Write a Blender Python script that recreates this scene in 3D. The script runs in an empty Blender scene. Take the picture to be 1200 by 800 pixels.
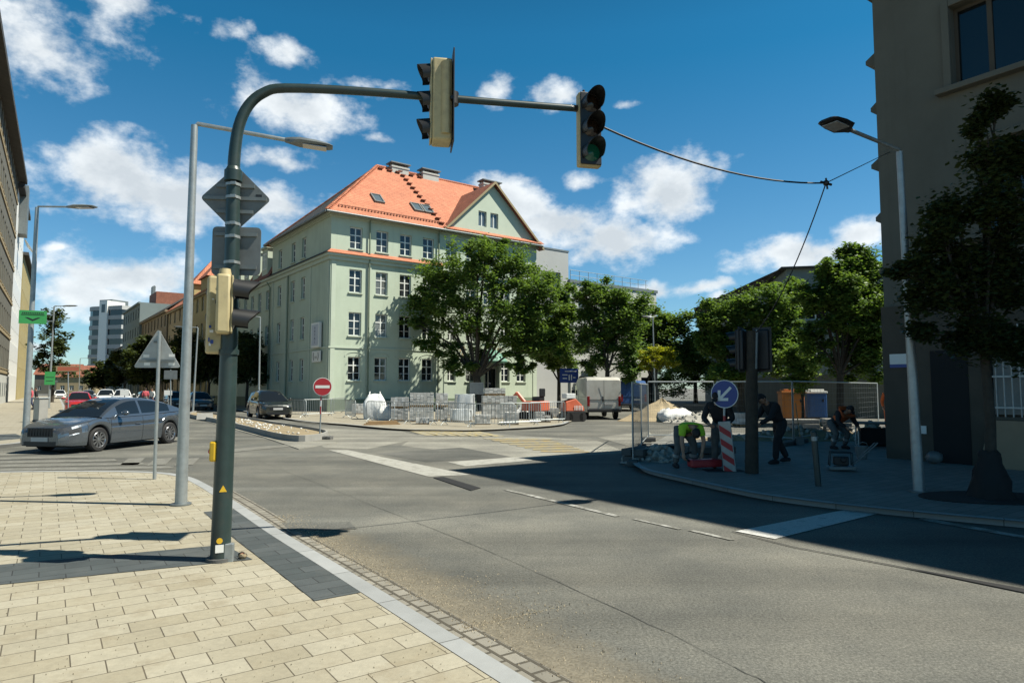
import bpy, bmesh, math, random
from mathutils import Vector, Matrix
R = math.radians
PI = math.pi
S = bpy.context.scene
COL = S.collection
random.seed(7)

# ------------------------------------------------------------------ camera geometry (photo measured on a 1200 x 800 grid)
F, PITCH, CAMZ = 780.0, math.atan(55/780.0), 1.75
def ray(u, v):
    a, b = (u-600)/F, (400-v)/F
    return Vector((a, math.cos(PITCH)-b*math.sin(PITCH), math.sin(PITCH)+b*math.cos(PITCH)))
def gp(u, v, z=0.0):
    d = ray(u, v); k = (z-CAMZ)/d.z
    return Vector((d.x*k, d.y*k, z))
def at(u, v, Y):
    d = ray(u, v); k = Y/d.y
    return Vector((d.x*k, Y, CAMZ+d.z*k))
def zat(v, Y): return at(600, v, Y).z
SD = Vector((-.571, .821)); TD = Vector((.821, .571))       # along the main street, across it

# ------------------------------------------------------------------ mesh builder
class MB:
    def __init__(s): s.v=[]; s.f=[]; s.m=[]; s.uv=[]; s.M=Matrix.Identity(4)
    def add(s, vs, fs, mi=0, uvs=None):
        o=len(s.v); s.v += [s.M @ Vector(p) for p in vs]
        for k,f in enumerate(fs):
            s.f.append([i+o for i in f]); s.m.append(mi); s.uv.append(uvs[k] if uvs else None)
        return s
    def quad(s,a,b,c,d,mi=0,uv=None): return s.add([a,b,c,d],[(0,1,2,3)],mi,[uv] if uv else None)
    def poly(s,pts,mi=0): return s.add(pts,[tuple(range(len(pts)))],mi)
    def box(s,c,size,mi=0,rot=None):
        x,y,z=[k/2 for k in size]; c=Vector(c)
        vs=[Vector(p) for p in ((-x,-y,-z),(x,-y,-z),(x,y,-z),(-x,y,-z),(-x,-y,z),(x,-y,z),(x,y,z),(-x,y,z))]
        if rot is not None: vs=[rot@p for p in vs]
        return s.add([p+c for p in vs],[(0,3,2,1),(4,5,6,7),(0,1,5,4),(1,2,6,5),(2,3,7,6),(3,0,4,7)],mi)
    def b2(s,x0,x1,y0,y1,z0,z1,mi=0): return s.box(((x0+x1)/2,(y0+y1)/2,(z0+z1)/2),(x1-x0,y1-y0,z1-z0),mi)
    def tube(s,pts,rad,n=10,mi=0,cap=True,ex=1.0):
        pts=[Vector(p) for p in pts]
        if not isinstance(rad,(list,tuple)): rad=[rad]*len(pts)
        vs=[];fs=[]; up=None
        for i,p in enumerate(pts):
            d=(pts[min(i+1,len(pts)-1)]-pts[max(i-1,0)]).normalized()
            if up is None:
                up=Vector((0,0,1)) if abs(d.z)<.9 else Vector((1,0,0))
            a=d.cross(up); a.normalize(); b=a.cross(d); b.normalize(); up=b
            for k in range(n):
                t=2*PI*k/n; vs.append(p+a*math.cos(t)*rad[i]+b*math.sin(t)*rad[i]*ex)
        for i in range(len(pts)-1):
            for k in range(n):
                k2=(k+1)%n; fs.append((i*n+k,i*n+k2,(i+1)*n+k2,(i+1)*n+k))
        if cap:
            fs.append(tuple(range(n-1,-1,-1))); fs.append(tuple(range((len(pts)-1)*n,len(pts)*n)))
        return s.add(vs,[tuple(reversed(f)) for f in fs],mi)
    def bar(s,a,b,r,n=6,mi=0): return s.tube([a,b],r,n,mi)
    def prism(s,poly,z0,z1,mi=0):
        n=len(poly); vs=[(p[0],p[1],z0) for p in poly]+[(p[0],p[1],z1) for p in poly]
        fs=[tuple(range(n-1,-1,-1)),tuple(range(n,2*n))]+[(i,(i+1)%n,n+(i+1)%n,n+i) for i in range(n)]
        return s.add(vs,fs,mi)
    def slabpoly(s,poly3,off,mi=0):
        "a flat polygon (3D points) given thickness by vector off"
        n=len(poly3); off=Vector(off); vs=[Vector(p) for p in poly3]+[Vector(p)+off for p in poly3]
        fs=[tuple(range(n)),tuple(range(2*n-1,n-1,-1))]+[((i+1)%n,i,n+i,n+(i+1)%n) for i in range(n)]
        return s.add(vs,fs,mi)
    def lathe(s,prof,n=24,mi=0,M=None):
        vs=[];fs=[]
        for r,z in prof:
            for k in range(n):
                t=2*PI*k/n; p=Vector((r*math.cos(t),r*math.sin(t),z)); vs.append(M@p if M else p)
        m=len(prof)
        for i in range(m-1):
            for k in range(n):
                k2=(k+1)%n; fs.append((i*n+k,i*n+k2,(i+1)*n+k2,(i+1)*n+k))
        return s.add(vs,fs,mi)
    def ball(s,c,r,n=10,mi=0):
        c=Vector(c)
        if not isinstance(r,(list,tuple,Vector)): r=(r,r,r)
        m=max(4,n//2); prof=[]; vs=[];fs=[]
        for i in range(m+1):
            a=-PI/2+PI*i/m
            for k in range(n):
                t=2*PI*k/n; vs.append(c+Vector((r[0]*math.cos(a)*math.cos(t),r[1]*math.cos(a)*math.sin(t),r[2]*math.sin(a))))
        for i in range(m):
            for k in range(n):
                k2=(k+1)%n; fs.append((i*n+k,i*n+k2,(i+1)*n+k2,(i+1)*n+k))
        return s.add(vs,fs,mi)
    def build(s,name,mats,parent=None,smooth=None,bevel=0,loc=None,rz=0,label=None):
        me=bpy.data.meshes.new(name); me.from_pydata([tuple(p) for p in s.v],[],s.f)
        if not isinstance(mats,(list,tuple)): mats=[mats]
        for m in mats: me.materials.append(m)
        me.polygons.foreach_set('material_index',s.m)
        if any(u for u in s.uv):
            L=me.uv_layers.new(name='UVMap'); i=0
            for p,u in zip(me.polygons,s.uv):
                for k,li in enumerate(p.loop_indices):
                    if u: L.data[li].uv=u[k]
        if smooth is not None:
            me.polygons.foreach_set('use_smooth',[True]*len(me.polygons))
            me.set_sharp_from_angle(angle=R(smooth))
        me.update(); me.validate()
        return link(name,me,parent,bevel,loc,rz,label)
def link(name,me,parent=None,bevel=0,loc=None,rz=0,label=None):
    o=bpy.data.objects.new(name,me); COL.objects.link(o)
    if parent is not None: o.parent=parent
    if loc is not None: o.location=loc
    if rz: o.rotation_euler=(0,0,rz)
    if bevel:
        b=o.modifiers.new('edge','BEVEL'); b.width=bevel; b.segments=2; b.limit_method='ANGLE'; b.angle_limit=R(40)
    if label: o['label']=label
    return o
def tag(o,label=None,cat=None,group=None,kind=None):
    if label: o['label']=label
    if cat: o['category']=cat
    if group: o['group']=group
    if kind: o['kind']=kind
    return o
def thing(name,label,cat,loc=(0,0,0),rz=0,group=None):
    o=bpy.data.objects.new(name,None); COL.objects.link(o); o.empty_display_size=.2
    o.location=loc; o.rotation_euler=(0,0,rz); return tag(o,label,cat,group)
def structure(o): o['kind']='structure'; return o
def dup(root,loc,rz,label=None,group=None,scale=None):
    def cp(o,par):
        c=o.copy(); COL.objects.link(c)
        if par is not None: c.parent=par
        for k in list(o.children): cp(k,c)
        return c
    r=cp(root,None); r.location=loc; r.rotation_euler=(0,0,rz)
    if label: r['label']=label
    if group: r['group']=group
    if scale: r.scale=scale
    return r
def frame(o,u,z=Vector((0,0,1))):
    "matrix whose x axis runs along u (2D), y inward, z up"
    u=Vector((u[0],u[1],0)).normalized(); y=z.cross(u)
    return Matrix(((u.x,y.x,0,o[0]),(u.y,y.y,0,o[1]),(u.z,y.z,1,o[2]),(0,0,0,1)))
def interp(tab,x):
    "piecewise smooth interpolation in a table sorted by descending or ascending x"
    t=sorted(tab)
    if x<=t[0][0]: return t[0][1]
    for i in range(len(t)-1):
        if x<=t[i+1][0]:
            x0,y0=t[i];x1,y1=t[i+1]
            m0=(y1-t[i-1][1])/(x1-t[i-1][0]) if i>0 else (y1-y0)/(x1-x0)
            m1=(t[i+2][1]-y0)/(t[i+2][0]-x0) if i+2<len(t) else (y1-y0)/(x1-x0)
            h=x1-x0; k=(x-x0)/h
            sl=(y1-y0)/h
            if m0*sl<=0: m0=0
            if m1*sl<=0: m1=0
            m0=max(-3*abs(sl),min(3*abs(sl),m0)); m1=max(-3*abs(sl),min(3*abs(sl),m1))
            return (2*k**3-3*k*k+1)*y0+(k**3-2*k*k+k)*h*m0+(-2*k**3+3*k*k)*y1+(k**3-k*k)*h*m1
    return t[-1][1]
def catmull(pts,n=6):
    out=[]
    for i in range(len(pts)-1):
        p0=pts[max(i-1,0)];p1=pts[i];p2=pts[i+1];p3=pts[min(i+2,len(pts)-1)]
        for k in range(n):
            t=k/n; out.append(.5*((2*p1)+(p2-p0)*t+(2*p0-5*p1+4*p2-p3)*t*t+(3*p1-p0-3*p2+p3)*t**3))
    out.append(pts[-1]); return out

# ------------------------------------------------------------------ materials
def new_mat(name):
    m=bpy.data.materials.new(name); m.use_nodes=True; nt=m.node_tree
    return m,nt,nt.nodes,nt.links,nt.nodes['Principled BSDF']
def N(nt,t,**kw):
    n=nt.nodes.new(t)
    for k,v in kw.items():
        if k.startswith('_'): setattr(n,k[1:],v)
        else: n.inputs[k.replace('__',' ')].default_value=v
    return n
def mat(name,col,rough=.6,metal=0.0,*,streak=False,var=.12,scale=3.0,bump=0.0,bscale=40.0,spec=.5,dirt=None,coat=0,emis=None):
    m,nt,nd,lk,b=new_mat(name)
    c=(col[0],col[1],col[2],1)
    b.inputs['Roughness'].default_value=rough; b.inputs['Metallic'].default_value=metal
    b.inputs['Specular IOR Level'].default_value=spec
    if coat: b.inputs['Coat Weight'].default_value=coat; b.inputs['Coat Roughness'].default_value=.04
    tc=nd.new('ShaderNodeTexCoord'); co=tc.outputs['Object']
    n=N(nt,'ShaderNodeTexNoise',Scale=scale,Detail=6.0,Roughness=.62); lk.new(co,n.inputs['Vector'])
    mp=N(nt,'ShaderNodeMapRange'); mp.inputs[1].default_value=.25; mp.inputs[2].default_value=.75
    mp.inputs[3].default_value=1-var; mp.inputs[4].default_value=1+var; lk.new(n.outputs['Fac'],mp.inputs[0])
    mul=N(nt,'ShaderNodeMix',_data_type='RGBA',_blend_type='MULTIPLY'); mul.inputs[0].default_value=1
    mul.inputs[6].default_value=c; lk.new(mp.outputs[0],mul.inputs[7]); out=mul.outputs[2]
    if dirt:
        n2=N(nt,'ShaderNodeTexNoise',Scale=dirt[1],Detail=8.0,Roughness=.7)
        if streak:
            mpp=nd.new('ShaderNodeMapping'); mpp.inputs['Scale'].default_value=(1.6,1.6,.16); lk.new(co,mpp.inputs[0]); lk.new(mpp.outputs[0],n2.inputs['Vector'])
        else: lk.new(co,n2.inputs['Vector'])
        r=N(nt,'ShaderNodeMapRange'); r.inputs[1].default_value=.5; r.inputs[2].default_value=.72; r.inputs[4].default_value=dirt[2]; lk.new(n2.outputs['Fac'],r.inputs[0])
        mx=N(nt,'ShaderNodeMix',_data_type='RGBA'); lk.new(r.outputs[0],mx.inputs[0]); lk.new(out,mx.inputs[6]); mx.inputs[7].default_value=(*dirt[0],1); out=mx.outputs[2]
    lk.new(out,b.inputs['Base Color'])
    if bump:
        n3=N(nt,'ShaderNodeTexNoise',Scale=bscale,Detail=4.0); lk.new(co,n3.inputs['Vector'])
        bp=N(nt,'ShaderNodeBump',Strength=bump,Distance=.02); lk.new(n3.outputs['Fac'],bp.inputs['Height']); lk.new(bp.outputs[0],b.inputs['Normal'])
    if emis:
        b.inputs['Emission Color'].default_value=(*emis[0],1); b.inputs['Emission Strength'].default_value=emis[1]
    return m
def brick_mat(name,c1,c2,mortar,bw,bh,msize=.006,rot=0.0,var=.15,coord='Object',rough=.8,bump=.4,stain=None,offset=.5,sq=1.0,nscale=1.2,gum=False):
    m,nt,nd,lk,b=new_mat(name)
    tc=nd.new('ShaderNodeTexCoord'); mp=nd.new('ShaderNodeMapping'); mp.inputs['Rotation'].default_value[2]=rot
    lk.new(tc.outputs[coord],mp.inputs['Vector'])
    br=nd.new('ShaderNodeTexBrick'); lk.new(mp.outputs[0],br.inputs['Vector'])
    br.inputs['Color1'].default_value=(*c1,1); br.inputs['Color2'].default_value=(*c2,1); br.inputs['Mortar'].default_value=(*mortar,1)
    br.inputs['Scale'].default_value=1; br.inputs['Mortar Size'].default_value=msize; br.inputs['Mortar Smooth'].default_value=.2
    br.inputs['Brick Width'].default_value=bw; br.inputs['Row Height'].default_value=bh; br.offset=offset; br.squash=sq; br.squash_frequency=2
    n=N(nt,'ShaderNodeTexNoise',Scale=nscale,Detail=10.0,Roughness=.68); lk.new(tc.outputs[coord],n.inputs['Vector'])
    r=N(nt,'ShaderNodeMapRange'); r.inputs[1].default_value=.25; r.inputs[2].default_value=.75; r.inputs[3].default_value=1-var; r.inputs[4].default_value=1+var; lk.new(n.outputs['Fac'],r.inputs[0])
    mul=N(nt,'ShaderNodeMix',_data_type='RGBA',_blend_type='MULTIPLY'); mul.inputs[0].default_value=1
    lk.new(br.outputs['Color'],mul.inputs[6]); lk.new(r.outputs[0],mul.inputs[7]); out=mul.outputs[2]
    if stain:
        n2=N(nt,'ShaderNodeTexNoise',Scale=stain[1],Detail=9.0,Roughness=.7); lk.new(tc.outputs[coord],n2.inputs['Vector'])
        r2=N(nt,'ShaderNodeMapRange'); r2.inputs[1].default_value=.52; r2.inputs[2].default_value=.75; r2.inputs[4].default_value=stain[2]; lk.new(n2.outputs['Fac'],r2.inputs[0])
        mx=N(nt,'ShaderNodeMix',_data_type='RGBA'); lk.new(r2.outputs[0],mx.inputs[0]); lk.new(out,mx.inputs[6]); mx.inputs[7].default_value=(*stain[0],1); out=mx.outputs[2]
    if gum:
        vg=N(nt,'ShaderNodeTexVoronoi',Scale=2.6); lk.new(tc.outputs[coord],vg.inputs['Vector']); sg_=nd.new('ShaderNodeSeparateColor'); lk.new(vg.outputs['Color'],sg_.inputs[0])
        th=N(nt,'ShaderNodeMath',_operation='MULTIPLY_ADD'); lk.new(sg_.outputs[0],th.inputs[0]); th.inputs[1].default_value=.075; th.inputs[2].default_value=-.045
        lt=N(nt,'ShaderNodeMath',_operation='LESS_THAN'); lk.new(vg.outputs['Distance'],lt.inputs[0]); lk.new(th.outputs[0],lt.inputs[1])
        mg=N(nt,'ShaderNodeMath',_operation='MULTIPLY'); lk.new(lt.outputs[0],mg.inputs[0]); mg.inputs[1].default_value=.5
        nf=N(nt,'ShaderNodeTexNoise',Scale=22.0,Detail=8.0,Roughness=.75); lk.new(tc.outputs[coord],nf.inputs['Vector']); rf=N(nt,'ShaderNodeMapRange'); rf.inputs[1].default_value=.3; rf.inputs[2].default_value=.7; rf.inputs[3].default_value=.86; rf.inputs[4].default_value=1.12; lk.new(nf.outputs['Fac'],rf.inputs[0])
        mf=N(nt,'ShaderNodeMix',_data_type='RGBA',_blend_type='MULTIPLY'); mf.inputs[0].default_value=1; lk.new(out,mf.inputs[6]); lk.new(rf.outputs[0],mf.inputs[7])
        mx2=N(nt,'ShaderNodeMix',_data_type='RGBA'); lk.new(mg.outputs[0],mx2.inputs[0]); lk.new(mf.outputs[2],mx2.inputs[6]); mx2.inputs[7].default_value=(.09,.08,.065,1); out=mx2.outputs[2]
    lk.new(out,b.inputs['Base Color']); b.inputs['Roughness'].default_value=rough
    n3=N(nt,'ShaderNodeTexNoise',Scale=90.0,Detail=3.0); lk.new(tc.outputs[coord],n3.inputs['Vector'])
    ad=N(nt,'ShaderNodeMath',_operation='MULTIPLY_ADD'); lk.new(n3.outputs['Fac'],ad.inputs[0]); ad.inputs[1].default_value=.25
    sb=N(nt,'ShaderNodeMath',_operation='SUBTRACT'); sb.inputs[0].default_value=1; lk.new(br.outputs['Fac'],sb.inputs[1]); lk.new(sb.outputs[0],ad.inputs[2])
    bp=N(nt,'ShaderNodeBump',Strength=bump,Distance=.01); lk.new(ad.outputs[0],bp.inputs['Height']); lk.new(bp.outputs[0],b.inputs['Normal'])
    return m
def asphalt_mat(name,base,warm,rot):
    m,nt,nd,lk,b=new_mat(name)
    tc=nd.new('ShaderNodeTexCoord'); mp=nd.new('ShaderNodeMapping'); mp.inputs['Rotation'].default_value[2]=rot; mp.inputs['Scale'].default_value=(.05,.75,1)
    lk.new(tc.outputs['Object'],mp.inputs[0])
    n1=N(nt,'ShaderNodeTexNoise',Scale=1.0,Detail=6.0,Roughness=.55); lk.new(mp.outputs[0],n1.inputs['Vector'])
    n2=N(nt,'ShaderNodeTexNoise',Scale=.45,Detail=9.0,Roughness=.65); lk.new(tc.outputs['Object'],n2.inputs['Vector'])
    n3=N(nt,'ShaderNodeTexNoise',Scale=42.0,Detail=5.0,Roughness=.85); lk.new(tc.outputs['Object'],n3.inputs['Vector'])
    vo=N(nt,'ShaderNodeTexVoronoi',Scale=70.0); lk.new(tc.outputs['Object'],vo.inputs['Vector'])
    def rng(o,a,c,d,e):
        r=N(nt,'ShaderNodeMapRange'); r.inputs[1].default_value=a; r.inputs[2].default_value=c; r.inputs[3].default_value=d; r.inputs[4].default_value=e; lk.new(o,r.inputs[0]); return r.outputs[0]
    def mulf(a,c):
        q=N(nt,'ShaderNodeMath',_operation='MULTIPLY'); lk.new(a,q.inputs[0]); lk.new(c,q.inputs[1]); return q.outputs[0]
    f=mulf(rng(n1.outputs['Fac'],.3,.7,.66,1.28),rng(n2.outputs['Fac'],.3,.7,.85,1.18))
    f=mulf(f,rng(n3.outputs['Fac'],.34,.66,.5,1.55)); f=mulf(f,rng(vo.outputs['Distance'],0,.7,1.18,.8))
    cm=N(nt,'ShaderNodeMix',_data_type='RGBA'); cm.inputs[6].default_value=(*base,1); cm.inputs[7].default_value=(*warm,1)
    lk.new(rng(n2.outputs['Fac'],.4,.65,0,1),cm.inputs[0])
    mul=N(nt,'ShaderNodeMix',_data_type='RGBA',_blend_type='MULTIPLY'); mul.inputs[0].default_value=1; lk.new(cm.outputs[2],mul.inputs[6]); lk.new(f,mul.inputs[7])
    # fine cracks
    vc=N(nt,'ShaderNodeTexVoronoi',_feature='DISTANCE_TO_EDGE',Scale=.23); wn=N(nt,'ShaderNodeTexNoise',Scale=1.6,Detail=5.0); lk.new(tc.outputs['Object'],wn.inputs['Vector'])
    va=N(nt,'ShaderNodeVectorMath',_operation='ADD'); lk.new(tc.outputs['Object'],va.inputs[0]); lk.new(wn.outputs['Color'],va.inputs[1]); lk.new(va.outputs[0],vc.inputs['Vector'])
    ck=rng(vc.outputs['Distance'],.0005,.003,.86,1); mul2=N(nt,'ShaderNodeMix',_data_type='RGBA',_blend_type='MULTIPLY'); mul2.inputs[0].default_value=1
    lk.new(mul.outputs[2],mul2.inputs[6]); lk.new(ck,mul2.inputs[7])
    lk.new(mul2.outputs[2],b.inputs['Base Color']); b.inputs['Roughness'].default_value=.85; b.inputs['Specular IOR Level'].default_value=.3
    bp=N(nt,'ShaderNodeBump',Strength=.55,Distance=.012); lk.new(n3.outputs['Fac'],bp.inputs['Height']); lk.new(bp.outputs[0],b.inputs['Normal'])
    return m
def worn_paint(name,col,under,amount=.5):
    m,nt,nd,lk,b=new_mat(name); tc=nd.new('ShaderNodeTexCoord')
    n=N(nt,'ShaderNodeTexNoise',Scale=4.0,Detail=12.0,Roughness=.75); lk.new(tc.outputs['Object'],n.inputs['Vector'])
    r=N(nt,'ShaderNodeMapRange'); r.inputs[1].default_value=amount-.08; r.inputs[2].default_value=amount+.08; lk.new(n.outputs['Fac'],r.inputs[0])
    mx=N(nt,'ShaderNodeMix',_data_type='RGBA'); lk.new(r.outputs[0],mx.inputs[0]); mx.inputs[6].default_value=(*col,1); mx.inputs[7].default_value=(*under,1)
    n3=N(nt,'ShaderNodeTexNoise',Scale=60.0,Detail=3.0); lk.new(tc.outputs['Object'],n3.inputs['Vector'])
    r3=N(nt,'ShaderNodeMapRange'); r3.inputs[1].default_value=.3; r3.inputs[2].default_value=.7; r3.inputs[3].default_value=.75; r3.inputs[4].default_value=1.2; lk.new(n3.outputs['Fac'],r3.inputs[0])
    mu=N(nt,'ShaderNodeMix',_data_type='RGBA',_blend_type='MULTIPLY'); mu.inputs[0].default_value=1; lk.new(mx.outputs[2],mu.inputs[6]); lk.new(r3.outputs[0],mu.inputs[7])
    lk.new(mu.outputs[2],b.inputs['Base Color']); b.inputs['Roughness'].default_value=.8
    return m
def leaf_mat(name,c1,c2,trans=.3,scale=1.1):
    m,nt,nd,lk,b=new_mat(name); tc=nd.new('ShaderNodeTexCoord')
    n=N(nt,'ShaderNodeTexNoise',Scale=scale,Detail=4.0,Roughness=.7); lk.new(tc.outputs['Object'],n.inputs['Vector'])
    r=N(nt,'ShaderNodeMapRange'); r.inputs[1].default_value=.32; r.inputs[2].default_value=.68; lk.new(n.outputs['Fac'],r.inputs[0])
    mx=N(nt,'ShaderNodeMix',_data_type='RGBA'); lk.new(r.outputs[0],mx.inputs[0]); mx.inputs[6].default_value=(*c1,1); mx.inputs[7].default_value=(*c2,1)
    lk.new(mx.outputs[2],b.inputs['Base Color']); b.inputs['Roughness'].default_value=.5; b.inputs['Specular IOR Level'].default_value=.35
    tr=nd.new('ShaderNodeBsdfTranslucent')
    ty=N(nt,'ShaderNodeMix',_data_type='RGBA',_blend_type='MULTIPLY'); ty.inputs[0].default_value=1; lk.new(mx.outputs[2],ty.inputs[6]); ty.inputs[7].default_value=(1.5,1.5,.6,1)
    lk.new(ty.outputs[2],tr.inputs['Color'])
    ms=nd.new('ShaderNodeMixShader'); ms.inputs[0].default_value=trans; lk.new(b.outputs[0],ms.inputs[1]); lk.new(tr.outputs[0],ms.inputs[2])
    lk.new(ms.outputs[0],nd['Material Output'].inputs['Surface'])
    return m
def glass_mat(name,col=(.012,.016,.02),rough=.04,curtain=False):
    m,nt,nd,lk,b=new_mat(name); b.inputs['Base Color'].default_value=(*col,1); b.inputs['Roughness'].default_value=rough
    b.inputs['Specular IOR Level'].default_value=.6
    tc=nd.new('ShaderNodeTexCoord'); n=N(nt,'ShaderNodeTexNoise',Scale=.9,Detail=2.0); lk.new(tc.outputs['Object'],n.inputs['Vector'])
    bp=N(nt,'ShaderNodeBump',Strength=.03,Distance=.05); lk.new(n.outputs['Fac'],bp.inputs['Height']); lk.new(bp.outputs[0],b.inputs['Normal'])
    if curtain:
        oi=nd.new('ShaderNodeObjectInfo'); r=N(nt,'ShaderNodeMapRange'); r.inputs[1].default_value=.55; r.inputs[2].default_value=1; lk.new(oi.outputs['Random'],r.inputs[0])
        mx=N(nt,'ShaderNodeMix',_data_type='RGBA'); lk.new(r.outputs[0],mx.inputs[0]); mx.inputs[6].default_value=(*col,1); mx.inputs[7].default_value=(.16,.17,.16,1); lk.new(mx.outputs[2],b.inputs['Base Color'])
    return m
def tile_mat(name,c1,c2,pitch=.33):
    "clay roof tiles: rows follow the height, so the same tile pattern works on any slope"
    m,nt,nd,lk,b=new_mat(name); tc=nd.new('ShaderNodeTexCoord')
    br=nd.new('ShaderNodeTexBrick'); sp=nd.new('ShaderNodeSeparateXYZ'); cb=nd.new('ShaderNodeCombineXYZ')
    lk.new(tc.outputs['Object'],sp.inputs[0])
    ad=N(nt,'ShaderNodeMath',_operation='ADD'); lk.new(sp.outputs[0],ad.inputs[0]); lk.new(sp.outputs[1],ad.inputs[1])
    lk.new(ad.outputs[0],cb.inputs[0]); lk.new(sp.outputs[2],cb.inputs[1]); lk.new(cb.outputs[0],br.inputs['Vector'])
    br.inputs['Scale'].default_value=1; br.inputs['Brick Width'].default_value=.22; br.inputs['Row Height'].default_value=.2; br.inputs['Mortar Size'].default_value=.018
    br.inputs['Color1'].default_value=(*c1,1); br.inputs['Color2'].default_value=(*c2,1); br.inputs['Mortar'].default_value=(c1[0]*.45,c1[1]*.45,c1[2]*.45,1)
    n=N(nt,'ShaderNodeTexNoise',Scale=.8,Detail=8.0,Roughness=.7); lk.new(tc.outputs['Object'],n.inputs['Vector'])
    r=N(nt,'ShaderNodeMapRange'); r.inputs[1].default_value=.3; r.inputs[2].default_value=.7; r.inputs[3].default_value=.82; r.inputs[4].default_value=1.15; lk.new(n.outputs['Fac'],r.inputs[0])
    mu=N(nt,'ShaderNodeMix',_data_type='RGBA',_blend_type='MULTIPLY'); mu.inputs[0].default_value=1; lk.new(br.outputs['Color'],mu.inputs[6]); lk.new(r.outputs[0],mu.inputs[7])
    lk.new(mu.outputs[2],b.inputs['Base Color']); b.inputs['Roughness'].default_value=.75
    bp=N(nt,'ShaderNodeBump',Strength=.5,Distance=.03); iv=N(nt,'ShaderNodeMath',_operation='SUBTRACT'); iv.inputs[0].default_value=1; lk.new(br.outputs['Fac'],iv.inputs[1]); lk.new(iv.outputs[0],bp.inputs['Height']); lk.new(bp.outputs[0],b.inputs['Normal'])
    return m
SROT=-math.atan2(SD.y,SD.x)
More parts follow.
